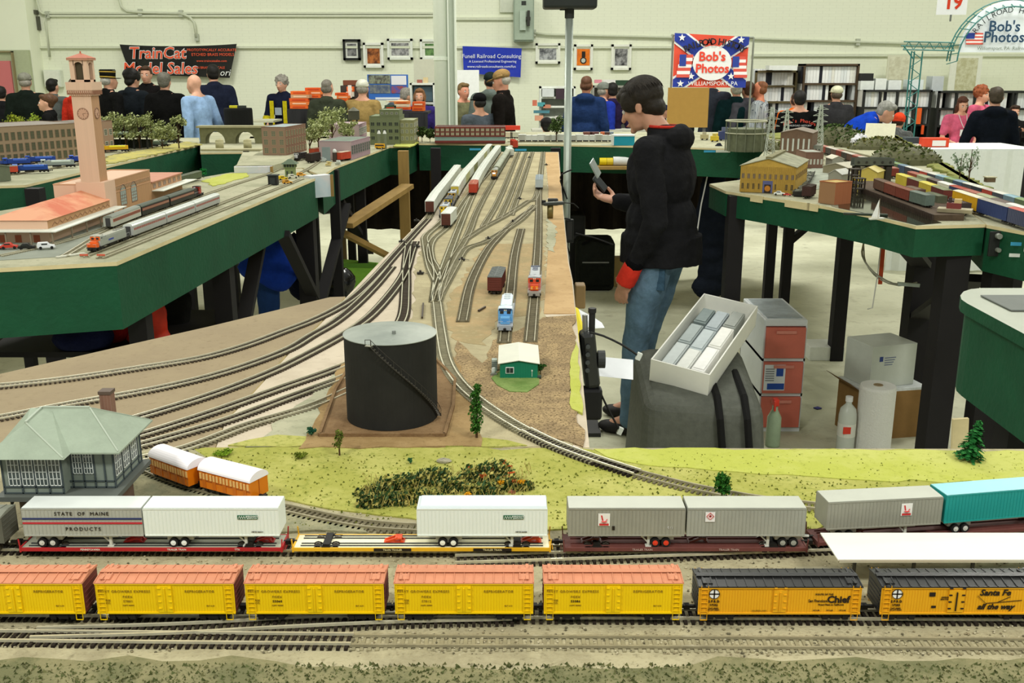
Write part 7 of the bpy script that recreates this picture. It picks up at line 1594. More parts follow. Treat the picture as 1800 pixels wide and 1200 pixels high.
p=P(1097,256); t=thing('teal_display_box','teal box with white rim on the far table behind the man','box',(p.x,p.y,TZ+.002)); MB().bx(-.075,0,0,.075,.12,.065).build('box_body',mat((.12,.58,.66),rough=.5),t); MB().bx(-.078,-.003,.065,.078,.123,.074).bx(-.084,-.004,0,-.075,.12,.074).build('rim',mat((.84,.86,.84)),t)
p=P(896,236); tag(MB().bx(-.09,0,0,.09,.06,.035).build('storage_case',mat((.82,.24,.16)),loc=(p.x,p.y+.1,TZ+.03)),'flat red case behind the white hoppers near the warehouse','box')
for px,py,l in((837,259,'left of the yard trains'),(915,260,'above the empty yard tracks'),(1072,262,'left of the man'),(1248,266,'right of the man')):
    p=P(px,252); q=PY(px,py,7.58 if px<1000 else P(px,260).y-.03); t=tag(MB().box((0,0,0),(.085 if px!=1072 else .075,.002,.014)).build('tape_strip',mat((.25,.62,.78),kind='plain'),loc=(q.x,P(px,255 if px<1200 else 260.5).y-.0035,q.z)),'strip of blue tape on the far green fascia, '+l,'tape')
tag(MB().box((0,0,0),(.10,.002,.018)).build('tape_strip',mat((.88,.89,.84),kind='plain'),loc=(P(1271,261.5).x,P(1271,261.5).y-.0035,PY(1271,265,P(1271,261).y).z)),'white strip of tape on the far green fascia behind the man','tape')
# ---------- right hand tables ----------
YF=mat((.76,.62,.28),rough=.8,var=.2,scale=30,bump=.3,bscale=120)
t,w=bldg('ochre model factory with pale roof at the corner of the right table',(1300,337.5),(1396,342),.42,.118,YF,mat((.62,.62,.52),rough=.8,var=.4,scale=25),[(.062,.084)],10,8,.40,gable=.034,gc=(.38,.36,.40),fc=(.60,.48,.25),sides='R',ov=.006)
for i in range(10):
    if i not in(4,5,7): window(t,w*(i+.5)/10,0,.028,w/10*.34,.024,0,(.55,.45,.25),(.22,.20,.18))
MB().bx(w*.42,-.002,0,w*.60,0,.054).build('door_surround',mat((.36,.38,.56),var=.2),t); MB().bx(w*.45,-.003,0,w*.57,-.001,.038).build('doorway',mat((.20,.16,.12)),t); MB().cyl((w*.51,-.0035,.020),(w*.51,-.002,.020),.013,n=14).build('door_emblem',mat((.75,.48,.15)),t)
q=MB()
for i in range(40): x=w*i/39; q.bx(x-.0008,-.0016,0,x+.0008,0,.116)
q.build('board_battens',mat((.62,.50,.22)),t); MB().bx(w*.5-.014,.0,.150,w*.5+.014,.43,.161).build('ridge_monitor',mat((.52,.50,.36),var=.3),t)
auto('white model car before the ochre factory',1370,343,-.3,(.88,.90,.88),L=.05,group='model cars on the waterfront'); auto('red model car before the ochre factory',1384,344,-.2,(.80,.25,.22),L=.034,group='model cars on the waterfront')
for px,py,w_,l in((1335,345,.075,'first pale wood strip on the edge of the waterfront table'),(1406,354,.14,'second pale wood strip on the edge of the waterfront table'),(1431,358,.06,'third pale strip on the edge of the waterfront table')):
    a=P(px,py); rz=math.atan2(P(1448,362).y-P(1276,336).y,P(1448,362).x-P(1276,336).x)
    u=(px-1276)/172; b=P(1276,336).lerp(P(1448,362),u); tag(MB().box((0,0,0),(w_,.004,.030)).build('wood_strip',PLY,loc=(b.x-.003*math.sin(-rz),b.y-.004,TZ-.012),rz=rz),l,'wood strip')
bldg('brown brick model power house with tall white windows',(1369,284),(1424,286),.25,.17,mat((.46,.37,.30),rough=.8,var=.2,scale=40),mat((.5,.45,.4)),[(.06,.14)],6,0,.35,gc=(.80,.82,.78),fc=(.5,.42,.35),bars=(1,1),gable=.02)
bldg('small brown and white model office beside the power house',(1415,296),(1446,296),.2,.085,mat((.48,.36,.30),var=.15),mat((.62,.63,.58)),[(.02,.05)],5,3,.45,gc=(.75,.75,.70),bars=(1,2)); bldg('grey roof house behind the brown and white office',(1409,283),(1441,284),.2,.09,mat((.58,.60,.55),var=.15),mat((.6,.6,.55)),[(.05,.075)],6,2,.5)
def pylon(px,py,h,l):
    p=P(px,py); t=thing('lattice_pylon',l,'model pylon',(p.x,p.y,TZ),group=None); PM=mat((.72,.75,.70),rough=.5); b=h*.09; m=MB()
    for sx in(-1,1):
        for sy in(-1,1): m.beam((sx*b,sy*b,0),(sx*b*.25,sy*b*.25,h),.004)
    k=8
    for i in range(k):
        z0,z1=h*i/k,h*(i+1)/k; w0,w1=b*(1-.75*i/k),b*(1-.75*(i+1)/k)
        for s in(-1,1): m.beam((-w0,s*w0,z0),(w1,s*w1,z1),.0025); m.beam((w0,s*w0,z0),(-w1,s*w1,z1),.0025); m.beam((s*w0,-w0,z0),(s*w1,w1,z1),.0025)
    m.build('tower',PM,t)
    for z in(.62,.76,.90): MB().beam((-h*.17,0,h*z),(h*.17,0,h*z),.004).beam((-h*.17,0,h*z),(0,0,h*z+.02),.0025).beam((h*.17,0,h*z),(0,0,h*z+.02),.0025).build('cross_arm',PM,t)
pylon(1352,276,.31,'tallest pale lattice pylon, left one'); pylon(1380,255,.26,'middle lattice pylon behind the power house'); pylon(1438,262,.30,'right lattice pylon beside the hedge')
p=P(1312,266); t=thing('gas_holder_frame','grey green round lattice gas holder at the back corner','model gas holder',(p.x,p.y+.05,TZ)); rr=.135; GF=mat((.45,.47,.38),var=.2); MB().cyl((0,0,0),(0,0,.15),rr*.92,n=28).build('tank_shell',mat((.42,.44,.34),var=.3,scale=20),t)
for i in range(14): a=2*PI*i/14; MB().beam((rr*math.cos(a),rr*math.sin(a),0),(rr*math.cos(a),rr*math.sin(a),.20),.006).build('column',GF,t)
MB().tube([(rr*math.cos(2*PI*i/28),rr*math.sin(2*PI*i/28),.20) for i in range(29)],.006,6).tube([(rr*math.cos(2*PI*i/28),rr*math.sin(2*PI*i/28),.12) for i in range(29)],.004,6).build('ring_rail',mat((.70,.70,.60)),t)
bldg('small orange brick model hut with yellow roof at the water edge',(1438,357),(1466,361),.10,.088,mat((.66,.40,.26),rough=.8,kind='brick',scale=80,vec=(1,1,2),c2=(.6,.45,.32)),mat((.72,.62,.34),var=.1),gable=.0)
p=P(1427,350); boxcar('small dark brown boxcar beside the orange hut','boxcar',(p.x,p.y+.05,TZ+.003),PI/2-.5,.10,.038,.010,.050,mat((.26,.16,.14),var=.2),mat((.3,.25,.22)),style='rib')
a=P(1402,346); b=P(1425,308); t=thing('flat_barge','long low black gondola beside the ochre factory','gondola',tuple((a+b)/2+Vector((0,0,.004))),math.atan2(b.y-a.y,b.x-a.x)); L=(b-a).length; MB().bx(-L/2,-.02,0,L/2,.02,.012).bx(-L/2,-.022,.012,L/2,-.018,.02).bx(-L/2,.018,.012,L/2,.022,.02).bx(-L/2-.002,-.022,.0,-L/2,.022,.02).build('hull',mat((.17,.16,.14),var=.2),t); m=MB(); rnd=random.Random(8)
for i in range(40): m.box((rnd.uniform(-L/2+.02,L/2-.02),rnd.uniform(-.012,.012),.014),(.03,.012,.008),rnd.random()*3)
m.build('scrap_load',mat((.55,.56,.50),var=.3,scale=60),t)['kind']='stuff'
for A,B,D,h,g,wc,rc_,l in [((1455,322),(1478,324),.10,.045,.02,(.62,.62,.56),(.74,.74,.70),'grey gabled model shed above the orange hut'),((1508,322),(1540,324),.13,.055,.022,(.82,.74,.36),(.82,.76,.48),'pale yellow model hangar below the truss bridge'),((1446,304),(1490,308),.15,.035,.02,(.55,.52,.42),(.72,.70,.62),'wide low model shed with yellow patch roof'),((1462,296),(1482,296),.12,.05,.015,(.6,.6,.55),(.80,.78,.70),'small cream roof shed behind the wide low shed')]:
    bldg(l,A,B,D,h,mat(wc,var=.1),mat(rc_,var=.15),gable=g)
patch(rmod,[(1418,350),(1440,330),(1480,310),(1450,290),(1415,300),(1400,325)],mat((.62,.64,.58),rough=.95,var=.3,scale=14),'grey_yard',jit=.01,h=.002,seed=61)
# water
WAT=mat((.16,.16,.12),rough=.06,var=.25,scale=3,spec=.9)
patch(rmod,[(1474,366),(1470,330),(1500,322),(1530,335),(1600,372),(1655,392),(1612,396),(1535,378)],WAT,'water',h=.001,lift=.001)
patch(rmod,[(1440,312),(1495,300),(1505,322),(1470,330),(1474,366),(1462,363)],mat((.50,.48,.40),rough=.9,var=.3,scale=20),'quay_ground',h=.0015)
t=thing('timber_pier','brown timber pier wall with trackside trestle in the harbour','pier',(0,0,0)); wl=pxs([(1512,338),(1640,388),(1694,388),(1690,372),(1560,326),(1512,326)]); MB().prism(ccw(wl),TZ,TZ+.022).build('pier_deck',mat((.34,.28,.22),rough=.9,var=.3,scale=40),t)
m=MB(); A_=P(1512,338); B_=P(1640,388)
for i in range(60): q=A_.lerp(B_,i/59); m.beam((q.x-.004,q.y-.004,TZ),(q.x-.004,q.y-.004,TZ+.024),.005)
m.build('pilings',mat((.24,.19,.15),var=.3),t)
pa_=[P(1538,332,TZ+.022),P(1600,355,TZ+.022),P(1690,382,TZ+.022)]; TRK['pier']=spline(pa_,.02); s=.10
for i,(c,r,l) in enumerate([((.42,.30,.24),(.50,.42,.36),'dark brown boxcar at the inner end of the pier'),((.50,.26,.20),(.62,.46,.38),'rust brown boxcar on the pier, left of the other rust one'),((.50,.24,.18),(.60,.42,.34),'rust brown boxcar on the pier beside the grey one'),((.40,.46,.42),(.52,.56,.52),'grey green boxcar on the pier beside the tug')]):
    p,a=along(TRK['pier'],s); boxcar(l,'boxcar',(p.x,p.y,TZ+.0225),a,.145,.036,.008,.048,mat(c,var=.2,scale=60),mat(r,var=.15),style='rib'); s+=.152
p=P(1677,384); t=thing('harbour_boat','small red and cream model tug boat at the end of the pier','model boat',(p.x,p.y,TZ+.024),-.5); MB().ext([(-.025,0),(.025,0),(.03,.014),(-.03,.014)],-.06,.06).build('hull',mat((.70,.66,.54),var=.2),t); MB().bx(-.03,-.015,.014,.02,.015,.035).build('deckhouse',mat((.48,.22,.20)),t); MB().bx(-.005,-.012,.035,.02,.012,.05).build('wheelhouse',mat((.80,.70,.5)),t); MB().cyl((-.02,0,.035),(-.02,0,.055),.006).build('funnel',mat((.25,.2,.2)),t)
a,b=P(1612,352),P(1690,378)
for i,l in enumerate(['brown flat roofed freight car behind the pier boxcars, left','olive freight car behind the pier boxcars','dark freight car behind the pier boxcars, right']):
    q=a.lerp(b,i/2); boxcar(l,'boxcar',(q.x-.0,q.y+.02,TZ+.0225) if False else (q.x,q.y+.03,TZ+.004),math.atan2(b.y-a.y,b.x-a.x),.13,.036,.008,.045,mat([(.40,.30,.25),(.36,.38,.30),(.28,.24,.22)][i],var=.2),mat([(.52,.44,.38),(.45,.47,.38),(.35,.3,.28)][i],var=.2),style='rib')
p=P(1541,387,TZ+.003); t=thing('sailboat','tiny white model sailboat on the dark harbour water','model sailboat',(p.x,p.y,TZ+.003),.3); MB().ext([(-.006,.003),(.006,.003),(.009,.009),(-.009,.009)],-.030,.030).build('hull',mat((.88,.88,.84)),t); MB().add([(-.024,0,.012),(.012,0,.012),(.003,0,.075),(-.024,.001,.012),(.012,.001,.012),(.003,.001,.075)],[(0,1,2),(5,4,3),(0,3,4,1),(1,4,5,2),(2,5,3,0)]).build('sail',mat((.93,.93,.92)),t); MB().cyl((.005,0,.009),(.005,0,.08),.001,n=6).build('mast',mat((.6,.55,.45)),t)
p=P(1521,380); tag(MB().ext([(-.008,0),(.008,0),(.011,.008),(-.011,.008)],-.08,.08).build('rowing_boat',mat((.20,.24,.20)),loc=(p.x,p.y,TZ+.003),rz=-.25),'long dark green model boat on the harbour water','model boat')
for px,py,h,l in((1500,330,.09,'left'),(1508,340,.07,'right')):
    p=P(px,py); t=thing('loading_tower','dark lattice loading tower in the harbour, %s one'%l,'model tower',(p.x,p.y,TZ)); m=MB()
    for sx in(-1,1):
        for sy in(-1,1): m.bx(sx*.02-.003,sy*.02-.003,0,sx*.02+.003,sy*.02+.003,h)
    m.build('frame',mat((.18,.15,.12)),t)
    for k in range(3): MB().bx(-.024,-.024,h*(k+1)/3-.003,.024,.024,h*(k+1)/3).build('platform',mat((.22,.19,.15)),t)
# truss bridge over the harbour
a=P(1496,318,TZ+.0); b=P(1565,318); t=thing('girder_bridge','dark grey model girder bridge with stout towers','model bridge',tuple(a),math.atan2(b.y-a.y,b.x-a.x)); L=(b-a).length
MB().bx(0,-.03,.075,L,-.026,.115).bx(0,.026,.075,L,.03,.115).bx(0,-.03,.075,L,.03,.08).build('girder',mat((.34,.36,.32),var=.2),t)
for x in(.02,L-.02):
    for y in(-.02,.02): MB().bx(x-.012,y-.008,0,x+.012,y+.008,.075).build('pier_leg',mat((.22,.2,.17)),t)
q=MB()
for i in range(5): x=L*(i+.5)/5; q.cyl((x,-.0305,.095),(x,-.0335,.095),.006,n=8)
q.build('rivet_bosses',mat((.2,.2,.18)),t)
for px,py,c,l in((1497,312,(.86,.74,.12),'left'),(1503,318,(.84,.74,.2),'right')): auto('yellow model digger truck under the girder bridge, %s one'%l,px,py,.3,c,L=.045,name='model_truck',group='yellow trucks by the harbour',van=True)
# long colourful strings
def strand(key,px,specs,lab,n,L,g,gap=.008,style='rib',zt=.048,lift=0,name='boxcar',cat='boxcar'):
    TRK[key]=spline([P(*q) for q in px],.02); s=0; tot=plen(TRK[key]); i=0
    while s+L<tot and i<n:
        p,a=along(TRK[key],s+L/2); sd,rf,_=specs[i%len(specs)]; t=boxcar(lab,cat,(p.x,p.y,TZ+RT+lift),a,L,.036,.010,zt,mat(sd,var=.12),mat(rf,var=.06),g,style=style,name=name); s+=L+gap; i+=1
W_=(.88,.88,.84)
strand('R1',[(1680,363),(1742,385),(1850,421)],[((.86,.66,.10),(.90,.88,.80),0),((.20,.26,.44),(.72,.70,.66),0),((.30,.32,.42),(.80,.45,.40),0)],'tall car carrier nearest the green edge of the right loop',5,.25,'car carriers on the right loop',style='rack',zt=.060)
strand('R1b',[(1580,328),(1625,345),(1678,366)],[((.80,.72,.25),(.88,.84,.45),0),((.42,.20,.18),(.60,.62,.50),0)],'car carrier further back on the right loop',7,.16,'mixed cars behind the car carriers',style='rack',zt=.055)
strand('R2',[(1560,300),(1640,325),(1720,350),(1850,392)],[((.45,.55,.60),(.62,.74,.78),0),((.42,.48,.36),(.60,.68,.5),0),((.30,.36,.45),(.58,.66,.72),0),((.30,.30,.32),W_,0),((.20,.22,.26),W_,0),((.72,.28,.22),(.8,.76,.72),0),((.30,.32,.36),W_,0)],'small bright roofed car in the middle string of the right loop',24,.10,'bright roofed cars in the middle string')
strand('R3',[(1438,268),(1480,281),(1530,298),(1580,318)],[((.40,.30,.26),(.86,.84,.80),0),((.55,.25,.20),(.80,.60,.55),0),((.30,.28,.26),(.85,.83,.78),0)],'small brown car with pale roof in the string curving behind the harbour',22,.11,'pale roofed cars behind the harbour')
strand('R4',[(1600,322),(1660,344),(1730,368),(1850,412)],[((.58,.28,.22),(.72,.48,.42),0),((.60,.62,.50),(.70,.72,.60),0),((.30,.22,.22),(.5,.45,.42),0),((.86,.86,.80),(.90,.90,.88),0),((.22,.26,.42),(.72,.38,.32),0)],'car of the red, white and blue string behind the yellow carriers',14,.14,'red white and blue cars on the right loop',zt=.050)
for k,(px,l) in enumerate([([(1345,245),(1440,256),(1560,284),(1700,330),(1850,372)],'outermost track of the right loop'),([(1345,250),(1440,262),(1560,293),(1700,338),(1850,382)],'second track of the right loop'),([(1345,254),(1438,266),(1560,300),(1700,345),(1850,388)],'third track of the right loop')]): track('RR%d'%k,px,l,ties=TIEG,rail=RAILD,step=.016)
patch(rback,[(1352,236),(1560,233),(1650,284),(1800,375),(2100,441),(2100,446),(1800,382),(1640,296),(1550,262),(1350,243)],two((.44,.48,.26),(.56,.55,.32),(.34,.38,.20),12,50,bump=1,bs=80),'embankment',jit=.03,h=.012,seed=71)
def hill(label,px,py,rx,ry,rz,seed,cols=((.36,.40,.24),(.44,.46,.30),(.28,.33,.18)),n=900,sz=.012):
    rnd=random.Random(seed); p=P(px,py); t=thing('wooded_hill',label,'model hill',(p.x,p.y,TZ)); m=MB().sph((0,0,0),(rx,ry,rz*.85),18,10); m.v=[(a,b,max(c,0)) for a,b,c in m.v]; m.build('hill_ground',mat((.36,.36,.24),var=.2),t); m=MB(); leaves(m,(0,0,0),(rx,ry,rz),n,sz,rnd,nm=3,shell=.85); m.v=[(a,b,max(c,0)) for a,b,c in m.v]; m.build('foliage',folmats(*cols),t)['kind']='stuff'; return t
hill('dark green wooded mound before the bending blue jacket',1468,254,.24,.12,.155,1,((.26,.34,.18),(.34,.42,.24),(.22,.28,.15)),1500); hill('dark green bushes at the right end of the hedge',1505,258,.16,.10,.12,2,((.26,.34,.18),(.34,.42,.24),(.22,.28,.15)),900)
hill('mossy green ridge left of the white tablecloth',1590,288,.22,.13,.12,3); hill('low mossy hill near the table of white cloth',1545,262,.22,.10,.09,4,((.45,.44,.25),(.5,.5,.3),(.35,.4,.2))); hill('low scrubby mound behind the pylons at the back corner',1352,262,.12,.10,.06,5,((.45,.46,.26),(.5,.5,.3),(.4,.42,.22)),400)
for i,(px,py,h,r,l) in enumerate([(1702,322,.19,.05,'thin pale green tree in front of the black trousers, left'),(1686,318,.15,.05,'thin pale green sapling before the white tablecloth')]):
    p=P(px,py); tree(l,(p.x,p.y,TZ+.002),h,r,[(.55,.62,.50),(.45,.55,.42)],'loose',110+i,150,.006)
p=P(1739,322); t=thing('line_shed','tiny wooden hut at the back edge of the right loop','model hut',(p.x,p.y,TZ+.006)); MB().bx(-.022,-.015,0,.022,.015,.022).build('hut_wall',mat((.40,.33,.24)),t); MB().bx(-.026,-.02,.022,.026,.02,.027).build('hut_roof',mat((.72,.70,.58)),t)
for px,py,c,l in((1503,252,(.90,.90,.92),'white crumpled cloth bag behind the bushes'),(1520,262,(.86,.86,.88),'white plastic bag behind the mossy ridge')):
    p=P(px,py); m=MB().sph((0,0,.03),(.07,.05,.05),14,10); rnd=random.Random(px); m.v=[(a*(1+rnd.uniform(-.2,.2)),b*(1+rnd.uniform(-.2,.2)),max(0,c_*(1+rnd.uniform(-.2,.2)))) for a,b,c_ in m.v]; tag(m.build('plastic_bag',mat(c,rough=.4),loc=(p.x,p.y+.12,TZ+.01)),l,'bag')
p=P(1555,262); tag(MB().box((0,0,.09),(.20,.01,.17),rx=-.5,rz=-.4).build('paper_bag',mat((.90,.89,.78),rough=.6),loc=(p.x,p.y+.12,TZ)),'cream paper board leaning behind the layout under the plaid jacket','paper')
for (px,py,c,l,s_) in ((1268,245,(.85,.72,.20),'yellow model machine in the clutter by the gas holder',.03),(1258,250,(.80,.70,.2),'yellow model truck in the clutter by the gas holder',.03),(1276,248,(.22,.26,.42),'navy model tank in the clutter by the gas holder',.05),(1290,252,(.80,.80,.74),'white model kiosk in the clutter by the gas holder',.035),(1240,247,(.70,.66,.5),'tan model crate in the clutter behind the man',.03)):
    p=P(px,py); t=thing('model_machine',l,'model machine',(p.x,p.y+.05,TZ+.002)); MB().bx(-s_,-.02,.005,s_,.02,s_*1.4).build('machine_body',mat(c,var=.15),t,bevel=.003); MB().bx(-s_*.5,-.015,s_*1.4,s_*.4,.015,s_*2).build('cab',mat(tuple(x*.7+.2 for x in c),var=.15),t); MB().cyl((-s_*.6,-.022,.006),(-s_*.6,.022,.006),.006).cyl((s_*.6,-.022,.006),(s_*.6,.022,.006),.006).build('wheel_axle',DK,t)
# gear on the right fascia
q=P(1733,394).lerp(P(1800,407),.30); t=thing('fascia_bracket','dark metal bracket hanging on the green fascia at right','bracket',(q.x,q.y-.012,TZ-.06)); MB().bx(-.03,-.012,-.045,.025,0,.045).build('plate',mat((.12,.13,.12)),t,bevel=.003); MB().cyl((-.005,-.012,.03),(-.005,-.03,.03),.010).cyl((.0,-.012,-.02),(.0,-.028,-.02),.008).build('knob',mat((.60,.62,.58),metal=.5),t)
q=P(1733,394).lerp(P(1800,407),.92)
for dz,c,l in((-.045,(.25,.62,.78),'blue strip of tape on the green fascia at the right edge'),(-.085,(.90,.92,.90),'white strip of tape on the green fascia at the right edge')): tag(MB().box((0,0,0),(.06,.002,.012)).build('tape_strip',mat(c,kind='plain'),loc=(q.x,q.y-.006,TZ+dz),rz=-.2),l,'tape')
# ---------- things on and under the aisles ----------
def boxy(label,cat,name,c,d,col,rz=0,part='box_body',bevel=.004,m=None,group=None):
    t=thing(name,label,cat,(c[0],c[1],c[2]),rz,group); MB().bx(-d[0]/2,-d[1]/2,0,d[0]/2,d[1]/2,d[2]).build(part,m or mat(col,var=.1,rough=.6),t,bevel=bevel); return t
# black cloth hanging under the far tables
t=thing('table_skirt','black brown cloth hanging below the far table','cloth',(0,8.75,0)); n=90; x0,x1=PY(600,330,8.75).x,PY(1295,330,8.75).x; vs=[]
for k in(0,1):
    for z in(.42,1.2): vs+= [(x0+(x1-x0)*i/n,math.sin(i*1.3)*.03+k*.01,z) for i in range(n+1)]
m=MB(); q=n+1; m.add(vs,[(i,i+1,q+i+1,q+i) for i in range(n)]+[(2*q+i,3*q+i,3*q+i+1,2*q+i+1) for i in range(n)]+[(i,2*q+i,2*q+i+1,i+1) for i in range(n)]); m.build('cloth_panel',mat((.15,.12,.10),rough=.95,var=.3),t)
for px in(600,760,940,1120,1290):
    x=PY(px,330,8.78).x; MB().bx(x-.02,.02,0,x+.02,.05,1.24).build('support_post',mat((.4,.33,.2)),t)
# thin pole with black box
PX_,PY_=PY(1001,20,4.9).x,4.9
t=thing('display_pole','thin grey steel pole with a black box on top beside the yard','pole',(PX_,PY_,0)); zt_=PY(1000,24,4.9).z
MB().cyl((0,0,.02),(0,0,zt_),.0185,n=16).build('pole',mat((.66,.70,.66),rough=.35,metal=.4,var=.06),t,smooth=True); MB().cyl((0,0,zt_-.02),(0,0,zt_+.03),.022,n=16).bx(-.045,-.012,zt_+.015,-.02,.012,zt_+.02).build('clamp',mat((.2,.21,.2)),t)
MB().bx(-.125,-.07,zt_+.02,.125,.07,zt_+.14).build('lamp_box',mat((.17,.19,.18),rough=.4),t,bevel=.012); MB().bx(.035,-.0715,zt_+.065,.125,-.070,zt_+.14).build('label_plate',mat((.80,.82,.80),var=.2,scale=60),t); MB().bx(-.18,-.18,0,.18,.18,.02).build('foot_plate',mat((.2,.2,.2)),t)
z=PY(1003,405,4.86).z; t=thing('power_strip','black power strip strapped to the lower part of the thin pole','power strip',(PX_+.012,4.865,z)); MB().bx(-.018,-.014,-.06,.022,.014,.055).build('housing',mat((.10,.11,.11),rough=.5),t,bevel=.004); MB().bx(-.012,-.016,-.045,.014,-.014,.045).build('socket_plate',mat((.2,.2,.2)),t)
for pts,l in (([(1006,298),(988,306),(985,318),(992,336),(997,350)],'thin black cable looping from the pole above the yard edge'),([(1003,386),(991,384),(987,395),(992,420),(999,438),(1003,455)],'black cable looping from the power strip past the yard edge'),([(1012,410),(1028,414),(1045,418),(1078,430)],'black cable running from the power strip to the black bag')):
    tag(MB().tube(spline([PY(a,b,4.82) for a,b in pts],.02),.004,6).build('cable',mat((.08,.08,.08))),l,'cable')
# throttle stand on the yard board
b=P(967,383,TZ+.003); t=thing('walkaround_throttle','black handheld controller resting on a small can on the bare board','controller',(b.x,b.y,TZ+.003)); MB().cyl((0,0,0),(0,0,.05),.0115,n=16).build('can',mat((.50,.45,.28),rough=.3,metal=.5),t,smooth=True)
MB().box((.01,.0,.055),(.085,.03,.012),rz=.35).build('controller_body',mat((.22,.23,.22),rough=.4),t,bevel=.003); MB().cyl((-.025,-.012,.058),(-.025,-.012,.068),.008).build('dial',mat((.1,.1,.1)),t); MB().tube([(.05,.02,.055),(.09,.03,.05),(.11,.06,.03)],.002,6).build('cord',mat((.1,.1,.1)),t)
b=P(972,360,TZ+.003); boxy('small black box on the bare board behind the can','box','small_box',(b.x,b.y,TZ+.003),(.042,.03,.026),(.10,.11,.12))
# black bags by the pole
def soft(label,cat,name,blobs,m,vox=.02,fold=.04,parts=(),smooth=4,rz=0,loc=(0,0,0),part='bag_body'):
    t=thing(name,label,cat,loc,rz); q=MB()
    for c,r in blobs: q.sph(c,r,16,10)
    q.v=[(a,b,max(c,.003-loc[2])) for a,b,c in q.v]; o=q.build(part,m,t); remesh(o,vox,smooth,fold); return t
def flo(px,py): return P(px,py,0)
b=flo(1048,512); t=thing('equipment_bag','black soft sided equipment bag standing on the floor left of the man','bag',(b.x,b.y,0)); MB().bx(-.17,0,0,.15,.32,.43).build('bag_body',cloth((.13,.14,.12)),t,bevel=.04); MB().tube([(-.12,-.01,.40),(-.02,-.03,.46),(.10,-.01,.40)],.012,6).build('handle',cloth((.07,.07,.07)),t); MB().bx(-.12,-.006,.24,.10,.004,.25).build('zip',mat((.5,.5,.48)),t); MB().bx(-.14,-.02,.05,.12,.002,.22).build('front_pocket',cloth((.11,.12,.10)),t,bevel=.01)
b=flo(1014,505); t=thing('speaker_case','black upright case at the foot of the thin pole','case',(b.x,b.y+.1,0)); MB().bx(-.07,0,0,.07,.25,.60).build('case_body',mat((.10,.105,.10),rough=.6),t,bevel=.015); MB().bx(-.05,-.008,.4,.05,0,.43).build('handle',mat((.2,.2,.2)),t)
b=flo(1066,506); boxy('small pale cardboard box behind the black bag','box','cardboard_box',(b.x+.1,b.y+.1,0),(.14,.1,.25),(.66,.56,.34))
# shelf of supplies under the far table edge
Ys=7.30; a=PY(1045,294,Ys); c=PY(1112,294,Ys); t=thing('wall_shelf','narrow wooden shelf fixed under the far green fascia','shelf',(0,0,0)); MB().bx(a.x,Ys-.05,a.z-.012,c.x+.1,Ys+.30,a.z+.008).build('shelf_board',PINE,t)
for px,col,l,w_ in((1061,(.90,.80,.10),'bright yellow bottle cap on the narrow shelf, left one',.05),(1073,(.88,.78,.20),'yellow tape roll on the narrow shelf, right one',.045)):
    p=PY(px,284,Ys); t=thing('tape_roll',l,'supplies',(p.x,Ys+.05,a.z+.0085)); MB().cyl((-w_/2,0,.028),(w_/2,0,.028),.028,n=14).build('roll',mat(col,var=.08),t); MB().cyl((-w_/2-.001,0,.028),(w_/2+.001,0,.028),.012,n=10).build('core',mat((.5,.45,.2)),t)
p=PY(1096,282,Ys); tag(MB().cyl((-.07,0,.032),(.07,0,.032),.032,n=16).build('paper_roll',mat((.88,.89,.88),rough=.8),loc=(p.x,Ys+.05,a.z+.0085)),'white paper roll lying on the narrow shelf behind the phone','paper roll')
# throttles and papers hung on the yard edge
def E(px,py,Y): return PY(px,py,Y)
p=E(1018,522,2.85); boxy('weathered wood block on the outer edge of the yard table','block','wood_block',(p.x+.002,2.85,p.z-.03),(.030,.05,.07),(.55,.45,.30))
m=MB(); v=[E(1011,540,2.55),E(1016,543,2.55),E(1031,600,2.40),E(1017,602,2.40)]; w_=[x+Vector((.002,.004,0)) for x in v]; m.add(v+w_,[(0,3,2,1),(4,5,6,7),(0,1,5,4),(1,2,6,5),(2,3,7,6),(3,0,4,7)]); tag(m.build('yellow_flag',mat((.93,.86,.10),kind='plain')),'bright yellow pennant stuck to the yard table edge','pennant')
def sheet(pts,l,c=(.92,.93,.95),nm='paper_sheet'):
    m=MB(); n=len(pts); d=Vector((.0,.002,-.001)); m.add(pts+[x+d for x in pts],[tuple(range(n)),tuple(range(2*n-1,n-1,-1))]+[(i,n+i,n+(i+1)%n,(i+1)%n) for i in range(n)]); return tag(m.build(nm,mat(c,rough=.7,var=.04)),l,'paper')
sheet([E(1014,541,2.6),E(1026,548,2.62),E(1040,555,2.6),E(1058,567,2.55),E(1063,576,2.5),E(1045,577,2.5),E(1022,572,2.52)],'white paper scraps sticking out beside the yellow pennant'); sheet([E(1048,626,2.2),E(1113,632,2.25),E(1113,667,2.2),E(1046,660,2.15)],'white paper sheet sticking out over the aisle beside the black controller')
t=thing('handheld_controller','black handheld train controllers holstered on the yard table edge','controller',tuple(E(1036,630,2.12)))
o=t.location.copy(); MB().box((0,0,.0),(.035,.05,.13),ry=-.12).build('upper_body',mat((.11,.12,.12),rough=.35,spec=.6),t,bevel=.010); MB().box((.004,-.01,-.10),(.050,.035,.075)).build('lower_body',mat((.07,.07,.08),rough=.5),t,bevel=.008)
MB().cyl((.018,-.005,.0),(.034,-.005,.0),.020,n=18).build('dial',mat((.2,.21,.21)),t); MB().cyl((.004,0,.055),(.004,0,.105),.007,n=10).cyl((.004,0,.105),(.004,0,.115),.009,n=10).build('antenna',mat((.12,.12,.12)),t); MB().cyl((-.010,0,.05),(-.012,0,.10),.006).build('plug',mat((.55,.56,.55),metal=.6,rough=.3),t)
for i in range(4): MB().cyl((-.006,-.026,.035-.018*i),(-.006,-.030,.035-.018*i),.005).build('button',mat((.3,.32,.32)),t)
